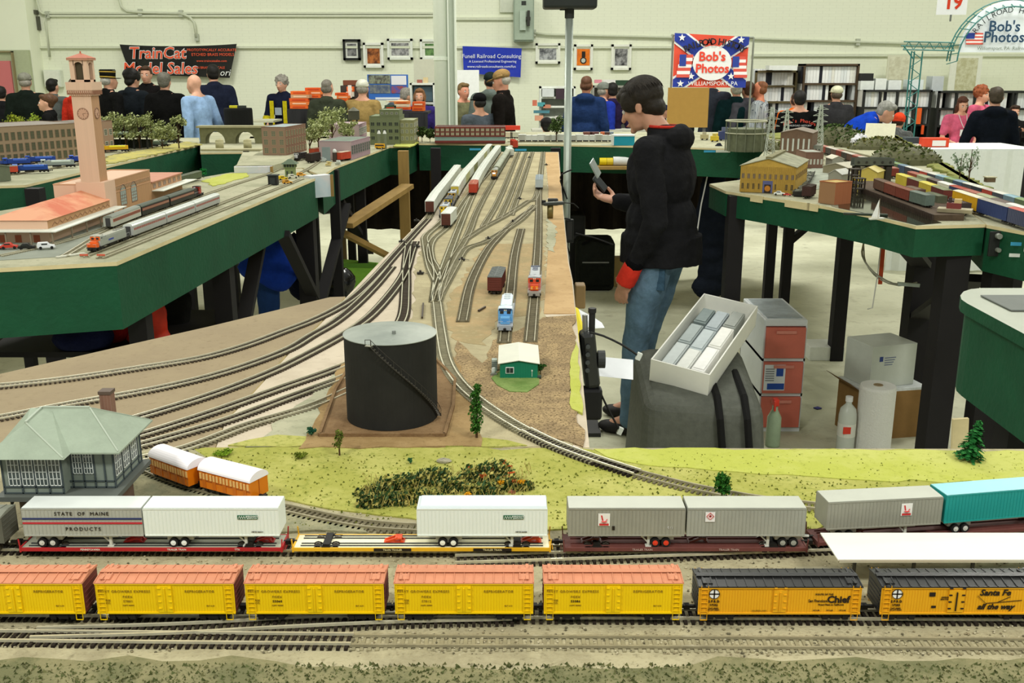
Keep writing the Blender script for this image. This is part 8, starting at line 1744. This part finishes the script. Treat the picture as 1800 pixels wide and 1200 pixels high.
for pts,l in(([(1038,584),(1060,590),(1090,604),(1112,618),(1123,626)],'black cord ending in a clear plug, pointing at the man'),([(1047,668),(1060,700),(1075,730),(1090,757)],'black cord with a clear plug hanging down toward the floor')):
    Pp=[PY(a,b_,2.1) for a,b_ in pts]; t=thing('controller_cord',l,'cord',tuple(Pp[0])); MB().tube([q-Pp[0] for q in spline(Pp,.02)],.0025,6).build('cord',mat((.08,.08,.08)),t); e=Pp[-1]-Pp[0]; MB().box(e,(.011,.009,.017),ry=.4).build('clear_plug',mat((.80,.82,.80),rough=.2),t,bevel=.001)
# duffel, white box of trains
t=thing('duffel_bag','dark grey duffel bag with two black straps under the white box','bag',(.80,4.15,0)); GB=mat((.39,.40,.37),rough=.95,var=.2,scale=30,bump=.4,bscale=80)
m=MB(); X0,X1,Y0,Y1=-.28,.27,-.36,.24; v=[(X0,Y0,0),(X1,Y0,0),(X1,Y1,0),(X0,Y1,0),(X0+.02,Y0+.02,.50),(X1-.04,Y0+.03,.47),(X1-.03,Y1-.02,.60),(X0+.03,Y1-.02,.58)]
m.add(v,[(0,3,2,1),(4,5,6,7),(0,1,5,4),(1,2,6,5),(2,3,7,6),(3,0,4,7)]); o=m.build('bag_body',GB,t,bevel=.07); o.modifiers['bevel'].segments=4
for x in(.06,.17):
    MB().tube([(x,Y0-.012,.02),(x-.0,Y0-.012,.25),(x-.02,Y0+.0,.43),(x-.02,Y0+.08,.50),(x-.01,-.05,.535)],[.016]*5,6).build('strap',mat((.07,.07,.07),rough=.9),t)
N_=PY(1144,631,3.98); U=PY(1248,659,3.86)-N_; V=PY(1259,521,4.50)-N_
u=U.normalized(); v_=(V-u*V.dot(u)).normalized(); nn=u.cross(v_).normalized(); W1,L1,D1=U.length,V.length,.105
t=thing('open_train_box','open white cardboard box of model trains tilted on the duffel bag','box',tuple(N_)); M3=Matrix((u,v_,nn)).transposed(); t.rotation_euler=M3.to_euler(); CB=mat((.93,.93,.90),rough=.6,var=.03); th=.006
MB().bx(0,0,-D1,W1,L1,-D1+th).build('box_floor',CB,t); MB().bx(0,0,-D1,W1,th,0).bx(0,L1-th,-D1,W1,L1,0).bx(0,th,-D1,th,L1-th,0).bx(W1-th,th,-D1,W1,L1-th,0).build('box_wall',CB,t)
R4=M3.to_4x4(); rnd=random.Random(3); k=0
for cx_,y0_,L_,c in [(.055,.03,.17,(.74,.77,.77)),(.055,.22,.15,(.62,.66,.66)),(.055,.40,.12,(.50,.55,.55)),(.115,.03,.15,(.86,.87,.85)),(.115,.19,.16,(.72,.76,.77)),(.115,.37,.15,(.66,.70,.72)),(.175,.05,.17,(.93,.93,.92)),(.175,.24,.16,(.90,.90,.88)),(.175,.42,.13,(.60,.62,.60))]:
    if cx_>W1-.03 or y0_+L_>L1: pass
    cx_=cx_*W1/.24; y0_=y0_*L1/.60; L_=L_*L1/.60
    q=thing('boxed_rail_car',['pale grey boxed car, nearest in the left row of the white box','mid grey boxed car in the middle of the left row of the white box','darker grey boxed car at the back of the left row of the white box','white boxed car, nearest in the middle row of the white box','grey boxed car in the centre of the white box','blue grey boxed car at the back of the middle row of the white box','white boxed car, nearest in the right row of the white box','white boxed car in the middle of the right row of the white box','grey boxed car at the back of the right row of the white box'][k],'boxed model',tuple(N_+M3@Vector((cx_,y0_,-D1+th+.001)))); q.rotation_euler=M3.to_euler()
    cw=W1*.115; L_=L_*1.13; MB().bx(-cw,0,0,cw,L_-.01,.07).build('car_body',mat(c,rough=.5,var=.06),q,bevel=.004); MB().bx(-cw*.8,.01,.07,cw*.8,L_-.02,.075).build('roof_panel',mat(tuple(min(1,x+.06) for x in c),rough=.4),q,bevel=.002); k+=1
# drawer unit
t=thing('drawer_tower','white framed plastic tower with three pink drawers beside the duffel','drawers',(1.365,4.80,0)); w,d=.215,.48; WF=mat((.85,.87,.88),rough=.4,var=.04); PD=mat((.83,.44,.37),rough=.35,var=.12,scale=8,spec=.5)
MB().bx(-w/2,0,.555,w/2,d,.59).build('top_panel',WF,t,bevel=.006); MB().bx(-w/2+.02,.03,.59,w/2-.02,d-.03,.594).build('top_tray',mat((.70,.74,.76),rough=.3,var=.3,scale=14),t)
MB().bx(-w/2,.0,0,w/2,d,.022).bx(-w/2,0,.02,-w/2+.008,d,.56).bx(w/2-.008,0,.02,w/2,d,.56).bx(-w/2,.0,.19,w/2,d,.205).bx(-w/2,.0,.375,w/2,d,.39).bx(-w/2,d-.01,.02,w/2,d,.56).build('frame',WF,t)
for i,(a,b_) in enumerate([(.025,.188),(.208,.373),(.393,.552)]):
    q=MB().bx(-w/2+.008,-.012,a,w/2-.008,d-.02,b_).build('drawer',PD,t,bevel=.004); MB().bx(-.05,-.020,b_-.03,.05,-.012,b_-.015).build('drawer_handle',mat((.88,.56,.50),rough=.3),q)
MB().bx(-w/2+.012,-.0135,.225,.010,-.0122,.36).build('product_label',mat((.90,.92,.94),kind='plain'),t); MB().bx(-w/2+.03,-.0142,.230,.008,-.0134,.262).bx(-.035,-.0142,.30,.000,-.0134,.35).build('label_print',mat((.16,.32,.68),kind='plain'),t)
m=MB()
for i in range(6): m.bx(-w/2+.018,-.0142,.275+i*.012,-.045,-.0134,.280+i*.012)
m.build('label_text_lines',mat((.5,.52,.55),kind='plain'),t)
# cardboard box, foam, white box
b=flo(1510,775); t=thing('cardboard_box','brown open cardboard box on the floor under the white box','box',(b.x,b.y,0),.2); MB().bx(-.0,0,0,.34,.24,.25).build('box_body',mat((.55,.42,.24),rough=.8,var=.1),t); MB().add([(0,0,.25),(0,.24,.25),(-.07,.26,.30),(-.07,.02,.30)],[(0,1,2,3)]).add([(0,0,.249),(0,.24,.249),(-.07,.26,.299),(-.07,.02,.299)],[(3,2,1,0)]).build('box_flap',mat((.60,.46,.27),rough=.8),t)
MB().bx(.0,.0,.25,.35,.25,.262).build('bubble_wrap',mat((.84,.86,.86),rough=.3,var=.2,scale=60),t)
tw=thing('white_carton','worn white carton with blue printing on the brown cardboard box','box',(b.x+.05,b.y+.03,.2625),.3); MB().bx(-.01,.01,0,.25,.22,.215).build('carton_body',mat((.76,.78,.74),rough=.7,var=.06),tw,bevel=.002); MB().bx(.035,.0085,.135,.055,.0095,.16).build('blue_mark',mat((.2,.27,.5),kind='plain'),tw); [MB().bx(.065,.0085,.15-k*.012,.13-k*.006,.0095,.154-k*.012).build('print_line',mat((.4,.44,.55),kind='plain'),tw) for k in range(4)]
b=flo(1532,793); t=thing('paper_towel_roll','white roll of paper towels standing before the cardboard box','paper towels',(b.x,b.y,0)); MB().lathe([(.022,.0),(.082,.0),(.084,.02),(.084,.325),(.080,.338),(.022,.338),(.022,0)],n=32).build('paper',mat((.92,.92,.90),rough=.9,bump=.3,scale=40,var=.03),t); MB().lathe([(.018,.002),(.022,.002),(.022,.341),(.018,.341),(.018,.002)],n=20).build('cardboard_core',mat((.68,.60,.46)),t)
b=flo(1484,795); t=thing('cleaner_bottle','clear white plastic bottle with red label left of the paper towels','bottle',(b.x,b.y,0)); MB().lathe([(.0,0),(.040,.0),(.042,.01),(.042,.19),(.036,.225),(.014,.25),(.014,.262)],n=24).build('bottle_body',mat((.80,.82,.78),rough=.25,var=.1,scale=6),t,smooth=True); MB().cyl((0,0,.262),(0,0,.286),.017,n=16).build('cap',mat((.92,.92,.92)),t)
MB().lathe([(.0427,.09),(.0427,.155)],n=24).build('label',mat((.86,.86,.82),kind='plain'),t); MB().box((-.012,-.0415,.128),(.036,.004,.034)).build('red_label',mat((.83,.25,.18),kind='plain'),t)
b=flo(1354,783); t=thing('spray_bottle','pale green spray bottle with red trigger between the duffel and the drawers','bottle',(b.x+.01,b.y,0)); MB().lathe([(0,0),(.034,0),(.036,.01),(.034,.15),(.014,.19),(.014,.21)],n=20).build('bottle_body',mat((.66,.74,.62),rough=.25),t,smooth=True); MB().bx(-.012,-.02,.21,.014,.02,.245).bx(-.014,-.035,.19,-.004,-.02,.24).build('trigger_head',mat((.86,.25,.18)),t,bevel=.003)
b=flo(1453,634); boxy('long white foam slab on the floor behind the pink drawers','box','foam_slab',(b.x,b.y+.1,0),(.22,.2,.09),(.86,.87,.83))
b=flo(1660,588); boxy('thin dark mat lying on the floor under the right table','mat','floor_mat',(b.x,b.y,0),(.34,.3,.012),(.30,.31,.28),rz=-.2)
b=flo(1437,718); tag(MB().box((0,0,.004),(.035,.03,.004),rz=.5).build('floor_scrap',mat((.25,.25,.55),kind='plain'),loc=(b.x,b.y,0)),'small blue scrap on the floor right of the pink drawers','scrap')
p=PY(1552,440,4.0); t=thing('red_tag_cord','orange plastic strip with a white cord hanging under the right table','cord',tuple(p)); MB().beam((0,0,.03),(.002,0,-.14),.016,.005).build('orange_strip',mat((.70,.28,.14)),t); MB().tube([(-.01,0,.03),(-.012,0,-.1),(-.02,0,-.24),(-.04,0,-.245)],.0025,6).build('white_cord',mat((.8,.8,.78)),t)
p=PY(1530,520,3.9); t=thing('hanging_wires','grey wires drooping under the waterfront table','wires',(0,0,0)); m=MB(); m.tube(spline([PY(1518,428,4.2),PY(1516,450,4.1),PY(1535,478,4.0),PY(1570,498,4.0),PY(1604,500,4.0)],.03),.004,6); m.tube(spline([PY(1518,430,4.2),PY(1522,462,4.1),PY(1545,490,4.0),PY(1580,502,4.0),PY(1612,496,4.0)],.03),.003,6); m.build('wire_bundle',mat((.62,.62,.56)),t); MB().box(PY(1597,500,4.0),(.09,.012,.014),ry=.08).build('white_connector',mat((.70,.75,.73)),t)
p=PY(1706,720,3.0); t=thing('ply_offcut','pale plywood offcut leaning under the rounded green corner','board',(p.x,3.0,0)); MB().box((0,0,.36),(.05,.012,.72),ry=-.08).build('board',PLY,t)
for (a,b_,z_) in((1740,545,0),): 
    q=PY(1760,492,3.3); boxy('pale white carton on the grey top of the rounded corner table','box','white_carton',(q.x+.02,3.0,TZ+.001),(.20,.06,.06),(.84,.85,.84)); q=P(1775,526); boxy('dark glossy inset panel on the grey top at the right edge','panel','control_panel',(q.x+.06,q.y-.05,TZ+.001),(.24,.16,.004),(.40,.42,.40))
# coat hanging behind the man
CT2=cloth((.10,.12,.16)); p=PY(1262,390,7.30)
t=thing('hanging_coat','navy coat with white sleeve stripe hanging behind the man','coat',(p.x,7.33,.0)); m=MB(); zT=PY(1262,272,7.3).z; zB=PY(1262,505,7.3).z
for i in range(9): u=i/8; m.sph((-.02+.02*math.sin(i*2),0,zT+(zB-zT)*u),(.05+.09*min(1,u*1.6),.05+.03*u,.10),14,8)
m.sph((.11,-.01,(zT+zB)/2-.05),(.05,.05,.36),12,8); m.sph((-.12,-.02,(zT+zB)/2+.0),(.045,.05,.33),12,8); o=m.build('coat_cloth',CT2,t); remesh(o,.02,3,.05)
MB().tube([(-.10,-.075,zT-.12),(-.14,-.085,zT-.35),(-.165,-.09,zT-.60)],.005,6).build('white_stripe',mat((.86,.86,.86)),t); MB().cyl((0,.0,zT+.05),(0,.08,zT+.06),.008).build('hook',mat((.3,.3,.3)),t)
# under the station table
p=PY(472,455,4.95); soft('bright blue coat bunched over the trestle brace under the station table','coat','hanging_coat',[((0,0,.02),(.13,.09,.10)),((.04,.02,-.05),(.11,.09,.10)),((-.05,0,-.02),(.11,.08,.08)),((.02,0,.10),(.09,.07,.07))],cloth((.08,.20,.55)),.02,.04,loc=(p.x,4.95,p.z-.02),part='coat_cloth')
p=PY(472,520,5.0); soft('blue denim trouser leg hanging below the blue coat','trousers','hanging_trousers',[((0,0,.12),(.07,.06,.13)),((.0,0,-.0),(.06,.05,.13)),((-.005,0,-.10),(.055,.05,.08))],cloth((.12,.22,.40)),.016,.02,loc=(p.x,5.0,p.z),part='denim')
p=PY(520,465,5.3); soft('dark navy jacket draped beside the blue coat on the trestle','jacket','draped_jacket',[((0,0,.05),(.07,.06,.13)),((.02,0,-.08),(.08,.06,.13)),((-.04,0,.0),(.06,.06,.12))],cloth((.07,.09,.16)),.02,.03,loc=(p.x,5.3,p.z),part='jacket_cloth')
t=thing('tote_bag','bright green tote bag on the floor beyond the trestle legs','bag',(PY(626,480,6.6).x,6.6,0)); m=MB(); zt2=PY(626,458,6.6).z
v=[(-.10,-.08,0),(.10,-.08,0),(.10,.08,0),(-.10,.08,0),(-.13,-.09,zt2),(.15,-.09,zt2-.03),(.15,.09,zt2-.03),(-.13,.09,zt2)]; m.add(v,[(0,3,2,1),(0,1,5,4),(1,2,6,5),(2,3,7,6),(3,0,4,7),(4,5,6,7)]); m.build('tote_body',mat((.52,.74,.26),rough=.6,var=.2,scale=12),t,bevel=.012); MB().bx(-.131,-.095,zt2-.03,.152,-.089,zt2).build('rim',mat((.36,.55,.18)),t)
b=PY(586,505,6.0); soft('shiny black rubbish bag on the floor left of the green tote','bag','rubbish_bag',[((0,0,.12),(.14,.12,.13)),((.06,0,.25),(.07,.07,.10)),((-.05,0,.2),(.08,.08,.08))],mat((.05,.05,.05),rough=.2,spec=.8),.02,.05,loc=(b.x,6.0,b.z-.22 if b.z>.3 else 0))
b=PY(262,572,3.62); soft('crumpled orange red bag below the station table','bag','cloth_bag',[((0,0,0),(.07,.06,.06)),((.02,.0,.05),(.05,.05,.05)),((-.03,0,-.04),(.06,.05,.04)),((.03,0,-.05),(.05,.05,.03))],mat((.82,.20,.10),rough=.5,var=.3,scale=20),.012,.03,loc=(b.x,3.62,b.z))
b=PY(300,548,3.9); soft('black and grey backpack behind the orange red bag','bag','backpack',[((0,0,0),(.08,.07,.10)),((.03,0,.04),(.06,.06,.07)),((-.04,0,-.03),(.07,.06,.08))],cloth((.12,.12,.11)),.016,.02,loc=(b.x,3.9,b.z))
b=PY(142,594,3.5); soft('navy cloth bag in the shade under the station table','bag','cloth_bag',[((0,0,0),(.11,.07,.05)),((.06,0,.01),(.07,.06,.05))],cloth((.08,.10,.22)),.014,.03,loc=(b.x,3.5,b.z)); b=PY(185,586,3.6); soft('dull red cloth bag in the shade under the station table','bag','cloth_bag',[((0,0,0),(.09,.06,.04)),((.05,0,.01),(.05,.05,.03))],cloth((.50,.10,.10)),.014,.03,loc=(b.x,3.6,b.z))
t=thing('storage_shelf','low dark shelf under the station table carrying the bags','shelf',(-1.72,3.75,0)); z_=PY(150,612,3.5).z; MB().bx(-.35,-.3,z_-.02,.55,.35,z_).build('shelf_board',BLACK,t)
for x in(-.33,.53): MB().bx(x-.02,.30,0,x+.02,.34,z_-.02).bx(x-.02,-.29,0,x+.02,-.25,z_-.02).build('shelf_leg',BLACK,t)
# ---------- vendors' tables and shelves behind the crowd ----------
def vtable(label,x0,x1,Y,d,h,c,skirt=True,py=None):
    t=thing('vendor_table',label,'table',((x0+x1)/2,Y,0)); w=x1-x0; m=mat(c,rough=.85,var=.06); MB().bx(-w/2,0,h-.025,w/2,d,h).build('table_top',m,t)
    if skirt:
        n=max(12,int(w/.06)); vs=[]
        for k in(0,1):
            for z in(.02,h-.01): vs+=[(-w/2+w*i/n,-.01+math.sin(i*1.9)*.018-k*.008,z) for i in range(n+1)]
        q=n+1; MB().add(vs,[(q+i,q+i+1,i+1,i) for i in range(n)]+[(2*q+i,2*q+i+1,3*q+i+1,3*q+i) for i in range(n)]).build('skirt_cloth',m,t)
    else:
        for sx in(-1,1): MB().bx(sx*(w/2-.05)-.02,.05,0,sx*(w/2-.05)+.02,.09,h-.025).build('leg',mat((.3,.3,.3)),t)
    return t
zt3=PY(1650,262,8.9).z; vtable('long table under white cloth right of the mossy ridge',PY(1575,262,8.9).x,PY(1830,262,8.9).x,8.9,.75,zt3,(.86,.88,.86))
def on_tab(l,cat,nm,px0,px1,py0,py1,Y,c,d=.12,**k):
    a=PY(px0,py1,Y); b_=PY(px1,py0,Y); return boxy(l,cat,nm,((a.x+b_.x)/2,Y+d/2,a.z),(b_.x-a.x,d,b_.z-a.z),c,**k)
t=on_tab('red white tray box on the white cloth before the pink shirts','box','tray_box',1624,1670,239,255,9.1,(.85,.27,.15)); t.location.z=zt3+.001; q=text('1',.001,mat((.9,.9,.9)),t,(0,0,0)); TEXTS.pop(); bpy.data.objects.remove(q); MB().bx(-.04,-.065,.01,.08,-.0605,.06).build('white_panel',mat((.9,.88,.86),kind='plain'),t)
t=on_tab('flat dark case on the white cloth left of the red tray box','case','flat_case',1592,1622,232,246,9.3,(.22,.26,.28)); t.location.z=zt3+.001
for px,l in((1600,'left'),(1612,'right')): p=PY(px,252,9.15); tag(MB().box((0,0,.01),(.13,.10,.02),rz=.2).build('paper_stack',mat((.90,.90,.84),var=.1),loc=(p.x,9.2,zt3)),'low stack of papers on the white cloth, %s one'%l,'papers')
for i in range(4):
    p=PY(1690+i*22,250,9.3); 
Yt=12.9; zt4=.80
vtable('dark vendor table of orange boxed trains behind the crowd',PY(505,200,Yt).x,PY(600,200,Yt).x,Yt,.8,PY(550,192,Yt).z,(.16,.16,.17)); vtable('dark vendor table behind the woman in purple',PY(672,200,11.6).x,PY(752,200,11.6).x,11.6,.5,PY(700,197,11.6).z,(.18,.18,.2)); vtable('cream vendor table right of the yellow and navy jacket',PY(405,200,13.3).x,PY(480,200,13.3).x,13.3,.5,PY(440,212,13.3).z,(.75,.75,.65),False)
OB=[(.93,.42,.14),(.90,.48,.22),(.88,.36,.12),(.80,.60,.45)]
def obox_stack(px0,px1,ybot,ytop,Y,n,g,lab,cols=OB,zb=None):
    a=PY(px0,ybot,Y); b_=PY(px1,ytop,Y); h=(b_.z-a.z)/n
    for i in range(n):
        t=thing('train_box',lab,'box',((a.x+b_.x)/2+random.uniform(-.02,.02),Y+.1,a.z+h*i),0,g); w=(b_.x-a.x)*random.uniform(.9,1); MB().bx(-w/2,-.09,0,w/2,.09,h*.96).build('box_body',mat(cols[i%len(cols)],var=.08),t); MB().bx(-w*.35,-.0915,h*.3,w*.35,-.0905,h*.6).build('box_window',mat((.95,.80,.68) if i%2 else (.75,.25,.10),kind='plain'),t)
g='orange train boxes on the dark vendor table'
obox_stack(510,543,191,160,12.95,5,g,'orange train box stacked right of the woman in navy and yellow'); obox_stack(537,566,172,154,13.2,3,g+' behind','orange train box stacked at the back beside the grey jacket'); obox_stack(590,612,178,163,13.0,3,g+' centre','orange train box between the olive grey jacket and the tan shirt'); obox_stack(608,620,170,152,13.2,2,g+' right','white and orange train box beside the white cap',[(.9,.88,.82),(.9,.4,.15)])
g='train boxes behind the olive factory'
obox_stack(672,694,193,185,11.7,1,g,'dark green train box above the olive factory roof',[(.22,.30,.22)]); obox_stack(695,722,193,178,11.7,3,g,'orange and cream train box before the woman in purple',[(.90,.40,.15),(.9,.85,.75),(.85,.5,.25)]); obox_stack(722,744,195,179,11.75,2,g,'wide orange train box at the end of the table before the woman in purple',[(.92,.42,.14),(.85,.35,.12)]); obox_stack(676,715,180,177,11.8,1,g,'long flat cream box on top of the train boxes',[(.86,.84,.74)])
t=on_tab('brown curved roof model barn among the orange boxes','model building','model_building',603,640,141,150,13.4,(.48,.28,.20)); t=on_tab('tall white post card among the orange boxes','card','display_card',612,617,150,172,13.1,(.9,.88,.84),d=.05)
# display boards
def board(l,px0,px1,py0,py1,Y,c,nm='display_board',cat='board',prints=()):
    a=PY(px0,py1,Y); b_=PY(px1,py0,Y); t=thing(nm,l,cat,((a.x+b_.x)/2,Y,0)); w=b_.x-a.x; MB().bx(-w/2,0,a.z,w/2,.02,b_.z).build('board_panel',mat(c,rough=.6,var=.06),t)
    for (qx0,qx1,qy0,qy1,pc) in prints:
        A=PY(qx0,qy1,Y-.004); B=PY(qx1,qy0,Y-.004); MB().bx(A.x-t.location.x,-.006,A.z,B.x-t.location.x,-.001,B.z).build('poster',mat(pc[0],c2=pc[1],scale=12,thr=(.4,.6)) if isinstance(pc[0],tuple) else mat(pc,kind='plain'),t)
    for sx in(-1,1): MB().bx(sx*(w/2-.03)-.015,.02,0,sx*(w/2-.03)+.015,.04,a.z+.1).build('stand_leg',mat((.4,.4,.4)),t)
    return t
board('blue display board of train photographs behind the crowd',647,717,131,176,14.6,(.20,.42,.75),prints=[(648,686,132,147,((.55,.58,.50),(.25,.22,.22))),(688,714,133,149,(.90,.90,.92)),(688,714,151,164,((.60,.30,.28),(.2,.35,.7))),(650,686,149,164,((.30,.35,.45),(.5,.52,.5))),(660,714,171,175,(.85,.88,.92))])
board('white display board behind the reading people right of the column',797,842,123,172,14.4,(.95,.96,.95)); board('beige display panel left of the column above the white shelf',728,764,104,146,15.2,(.82,.82,.74))
board('tan plywood board standing behind the far table under the flag banner',1172,1247,154,224,11.2,(.72,.56,.28),nm='plywood_board'); board('pale framed chart on the wall left of the teal post',1557,1607,97,142,15.6,(.84,.84,.74),cat='picture',prints=[(1561,1602,100,140,((.78,.77,.66),(.86,.86,.76)))]); board('pale framed chart on the wall under the arch sign',1665,1728,98,162,15.6,(.90,.91,.85),cat='picture',prints=[(1677,1720,102,160,((.72,.71,.56),(.82,.82,.70)))])
for o in [q for q in bpy.data.objects if str(q.get('label','')).startswith('pale framed chart')]: pass
# white shelf units
def riser(l,px0,px1,py0,py1,Y): return on_tab(l,'riser','display_riser',px0,px1,py0,py1,Y,(.25,.22,.2),d=.3,bevel=0)
riser('dark riser box under the curved roof model barn',600,642,150.5,192,13.3); riser('dark riser box under the orange boxes beside the grey jacket',535,567,172.5,193,13.05)
def shelf(l,px0,px1,py0,py1,Y,c,rows,d=.3,nm='shelf_unit',cols=1):
    a=PY(px0,py1,Y); b_=PY(px1,py0,Y); w=b_.x-a.x; H_=b_.z; t=thing(nm,l,'shelf',((a.x+b_.x)/2,Y,0)); m=mat(c,rough=.6,var=.15); e=.025
    MB().bx(-w/2,0,0,-w/2+e,d,H_).build('side_panel',m,t); MB().bx(w/2-e,0,0,w/2,d,H_).build('side_panel',m,t); MB().bx(-w/2,0,H_-e,w/2,d,H_).build('top_panel',m,t); MB().bx(-w/2+e,d-.01,0,w/2-e,d,H_-e).build('back_panel',m,t)
    for z in rows: zz=PY(900,z,Y).z; MB().bx(-w/2+e,.0,zz-e,w/2-e,d-.01,zz).build('shelf_board',m,t)
    for k in range(1,cols): x=-w/2+w*k/cols; MB().bx(x-e/2,0,0,x+e/2,d-.01,H_-e).build('divider',m,t)
    return t
shelf('white shelf unit with small models left of the column',722,764,146,215,13.4,(.88,.90,.86),[180,197]); shelf('white open shelf with pictures and models left of the thin pole',948,1012,152,230,13.6,(.88,.90,.86),[170,186,205])
for (px0,px1,py0,py1,c,l) in [(733,742,140,146,(.6,.35,.3),'small red brown model house on top of the white shelf by the column'),(744,752,136,146,(.8,.72,.55),'small tan model tower on top of the white shelf by the column'),(728,760,152,178,(.45,.55,.62),'blue grey train picture standing in the white shelf by the column'),(953,974,156,170,(.80,.82,.82),'pale framed print in the white shelf, left compartment'),(977,994,156,174,(.24,.18,.22),'dark print in the white shelf near the thin pole'),(936,944,176,186,(.80,.45,.35),'small orange card at the left of the white open shelf'),(945,958,180,187,(.30,.60,.62),'teal box on the white open shelf'),(955,968,184,190,(.75,.50,.40),'pinkish box on the white open shelf'),(938,966,194,199,(.30,.5,.55),'blue green tray below the white open shelf'),(940,955,203,212,(.85,.62,.5),'salmon card below the white open shelf'),(976,988,204,225,(.86,.85,.82),'white leaflet rack below the white open shelf'),(1045,1058,140,146,(.85,.55,.6),'pink box behind the denim jacket'),(1060,1082,140,148,(.86,.86,.84),'white box on the shelf behind the bright blue top'),(1082,1105,141,150,(.15,.26,.18),'dark green box behind the head of the man')]:
    Y=13.55 if px0<1040 else 14.05; on_tab(l,'display item','display_item',px0,px1,py0,py1,Y,c,d=.05,bevel=0)
shelf('grey shelf behind the denim jacket and the head of the man',1040,1110,150.5,230,14.0,(.6,.6,.56),[180]) if True else 0; vtable('cream cloth table behind the people right of the thin pole',PY(935,222,13.0).x,PY(1170,222,13.0).x,13.0,.4,PY(1000,228,13.0).z,(.8,.8,.74)); 
# round black covered table
p=PY(418,190,12.0); t=thing('round_table','round table under a black cloth right of the light blue shirt','table',(p.x,12.0,0)); MB().lathe([(.17,0),(.165,p.z-.02),(.16,p.z)],n=28).lathe([(.16,p.z),(0.001,p.z+.002)],n=28).build('black_cloth',mat((.04,.045,.04),rough=.95),t); 
for dx,c,l in((-.03,(.80,.76,.15),'yellow model on the round black table'),(.06,(.2,.22,.2),'dark model on the round black table')): boxy(l,'model','display_item',(p.x+dx,11.95,p.z+.002),(.10,.05,.03),c)
# bookcases and binders
shelf('tall dark brown bookcase of binders behind the white cap',1405,1512,112,232,13.6,(.30,.24,.17),[146,176,206]); shelf('open dark shelf of binders below the flag banner stand',1322,1403,124,232,13.7,(.36,.32,.20),[150,178,206]); shelf('long low black shelf of binders at right, left section',1512,1640,158,236,13.4,(.14,.15,.14),[188,218],cols=4); shelf('long low black shelf of binders at right, right section',1642,1815,160,240,13.4,(.14,.15,.14),[190,220],cols=5)
BM=[mat((.90,.91,.90),rough=.5,var=.04),mat((.84,.86,.86),rough=.5,var=.04),mat((.10,.11,.15),rough=.5),mat((.88,.88,.84),rough=.5)]
def binder(i):
    def f(): m=MB(); m.bx(-.019,0,0,.019,.20,.24); return m.mesh([BM[i]])
    return shared(('binder',i),f)
def binders(px0,px1,py,Y,lab,g,skip=(),seed=0,h=1):
    a=PY(px0,py,Y); b_=PY(px1,py,Y); x=a.x+.03; rnd=random.Random(seed); 
    while x<b_.x-.03:
        r=rnd.random()
        if r<.06: x+=rnd.uniform(.04,.16); continue
        i=0 if r<.55 else 1 if r<.78 else 2 if r<.88 else 3
        o=ob('binder',binder(i),None,(x,Y+.04,a.z+.001)); o.scale=(1,1,h*.88); tag(o,('black ' if i==2 else 'white ')+lab,'binder',('black ' if i==2 else 'white ')+g); x+=.0405
for r,(py,n) in enumerate([(146,'top shelf'),(176,'second shelf'),(206,'third shelf')]): binders(1407,1510,py,13.6,'binder on the %s of the dark brown bookcase'%n,'binders on the %s of the brown bookcase'%n,seed=r)
for r,(py,n) in enumerate([(150,'top shelf'),(178,'second shelf'),(206,'third shelf')]): binders(1324,1401,py,13.7,'binder on the %s of the shelf below the flag banner'%n,'binders on the %s below the flag banner'%n,seed=10+r)
for r,(py,n) in enumerate([(188,'upper shelf'),(218,'lower shelf')]): binders(1514,1638,py,13.4,'binder on the %s of the left low black shelf'%n,'binders, %s, left low shelf'%n,seed=20+r); binders(1645,1812,py+2,13.4,'binder on the %s of the right low black shelf'%n,'binders, %s, right low shelf'%n,seed=30+r)
for px0,px1,py0,py1,c,l in [(1512,1537,142,158,(.86,.88,.86),'white storage box on top of the low shelf beside the bookcase'),(1513,1536,129,142,(.14,.14,.14),'black storage case on top of the white box beside the bookcase'),(1538,1559,138,158,(.88,.90,.88),'second white storage box on the low shelf'),(1561,1585,141,159,(.86,.88,.87),'third white storage box on the low shelf'),(1596,1624,140,160,(.84,.88,.88),'white storage box on the low shelf behind the teal post'),(1637,1660,134,160,(.74,.77,.78),'grey carton on the low shelf right of the teal post'),(1352,1402,115,123,(.88,.90,.88),'flat white box on the shelf below the flag banner'),(1609,1621,190,218,(.90,.38,.14),'orange binder standing out on the low shelf'),(1619,1625,220,236,(.86,.34,.14),'short orange folder on the bottom of the low shelf'),(1345,1372,124,124.5,(.5,.5,.4),'thin strip')][:-1]:
    on_tab(l,'box','storage_box' if 'binder' not in l and 'folder' not in l else 'binder',px0,px1,py0,py1,13.38 if 'orange' in l else 13.5,c,d=.2 if 'orange' not in l else .02,bevel=0)
bake_text()
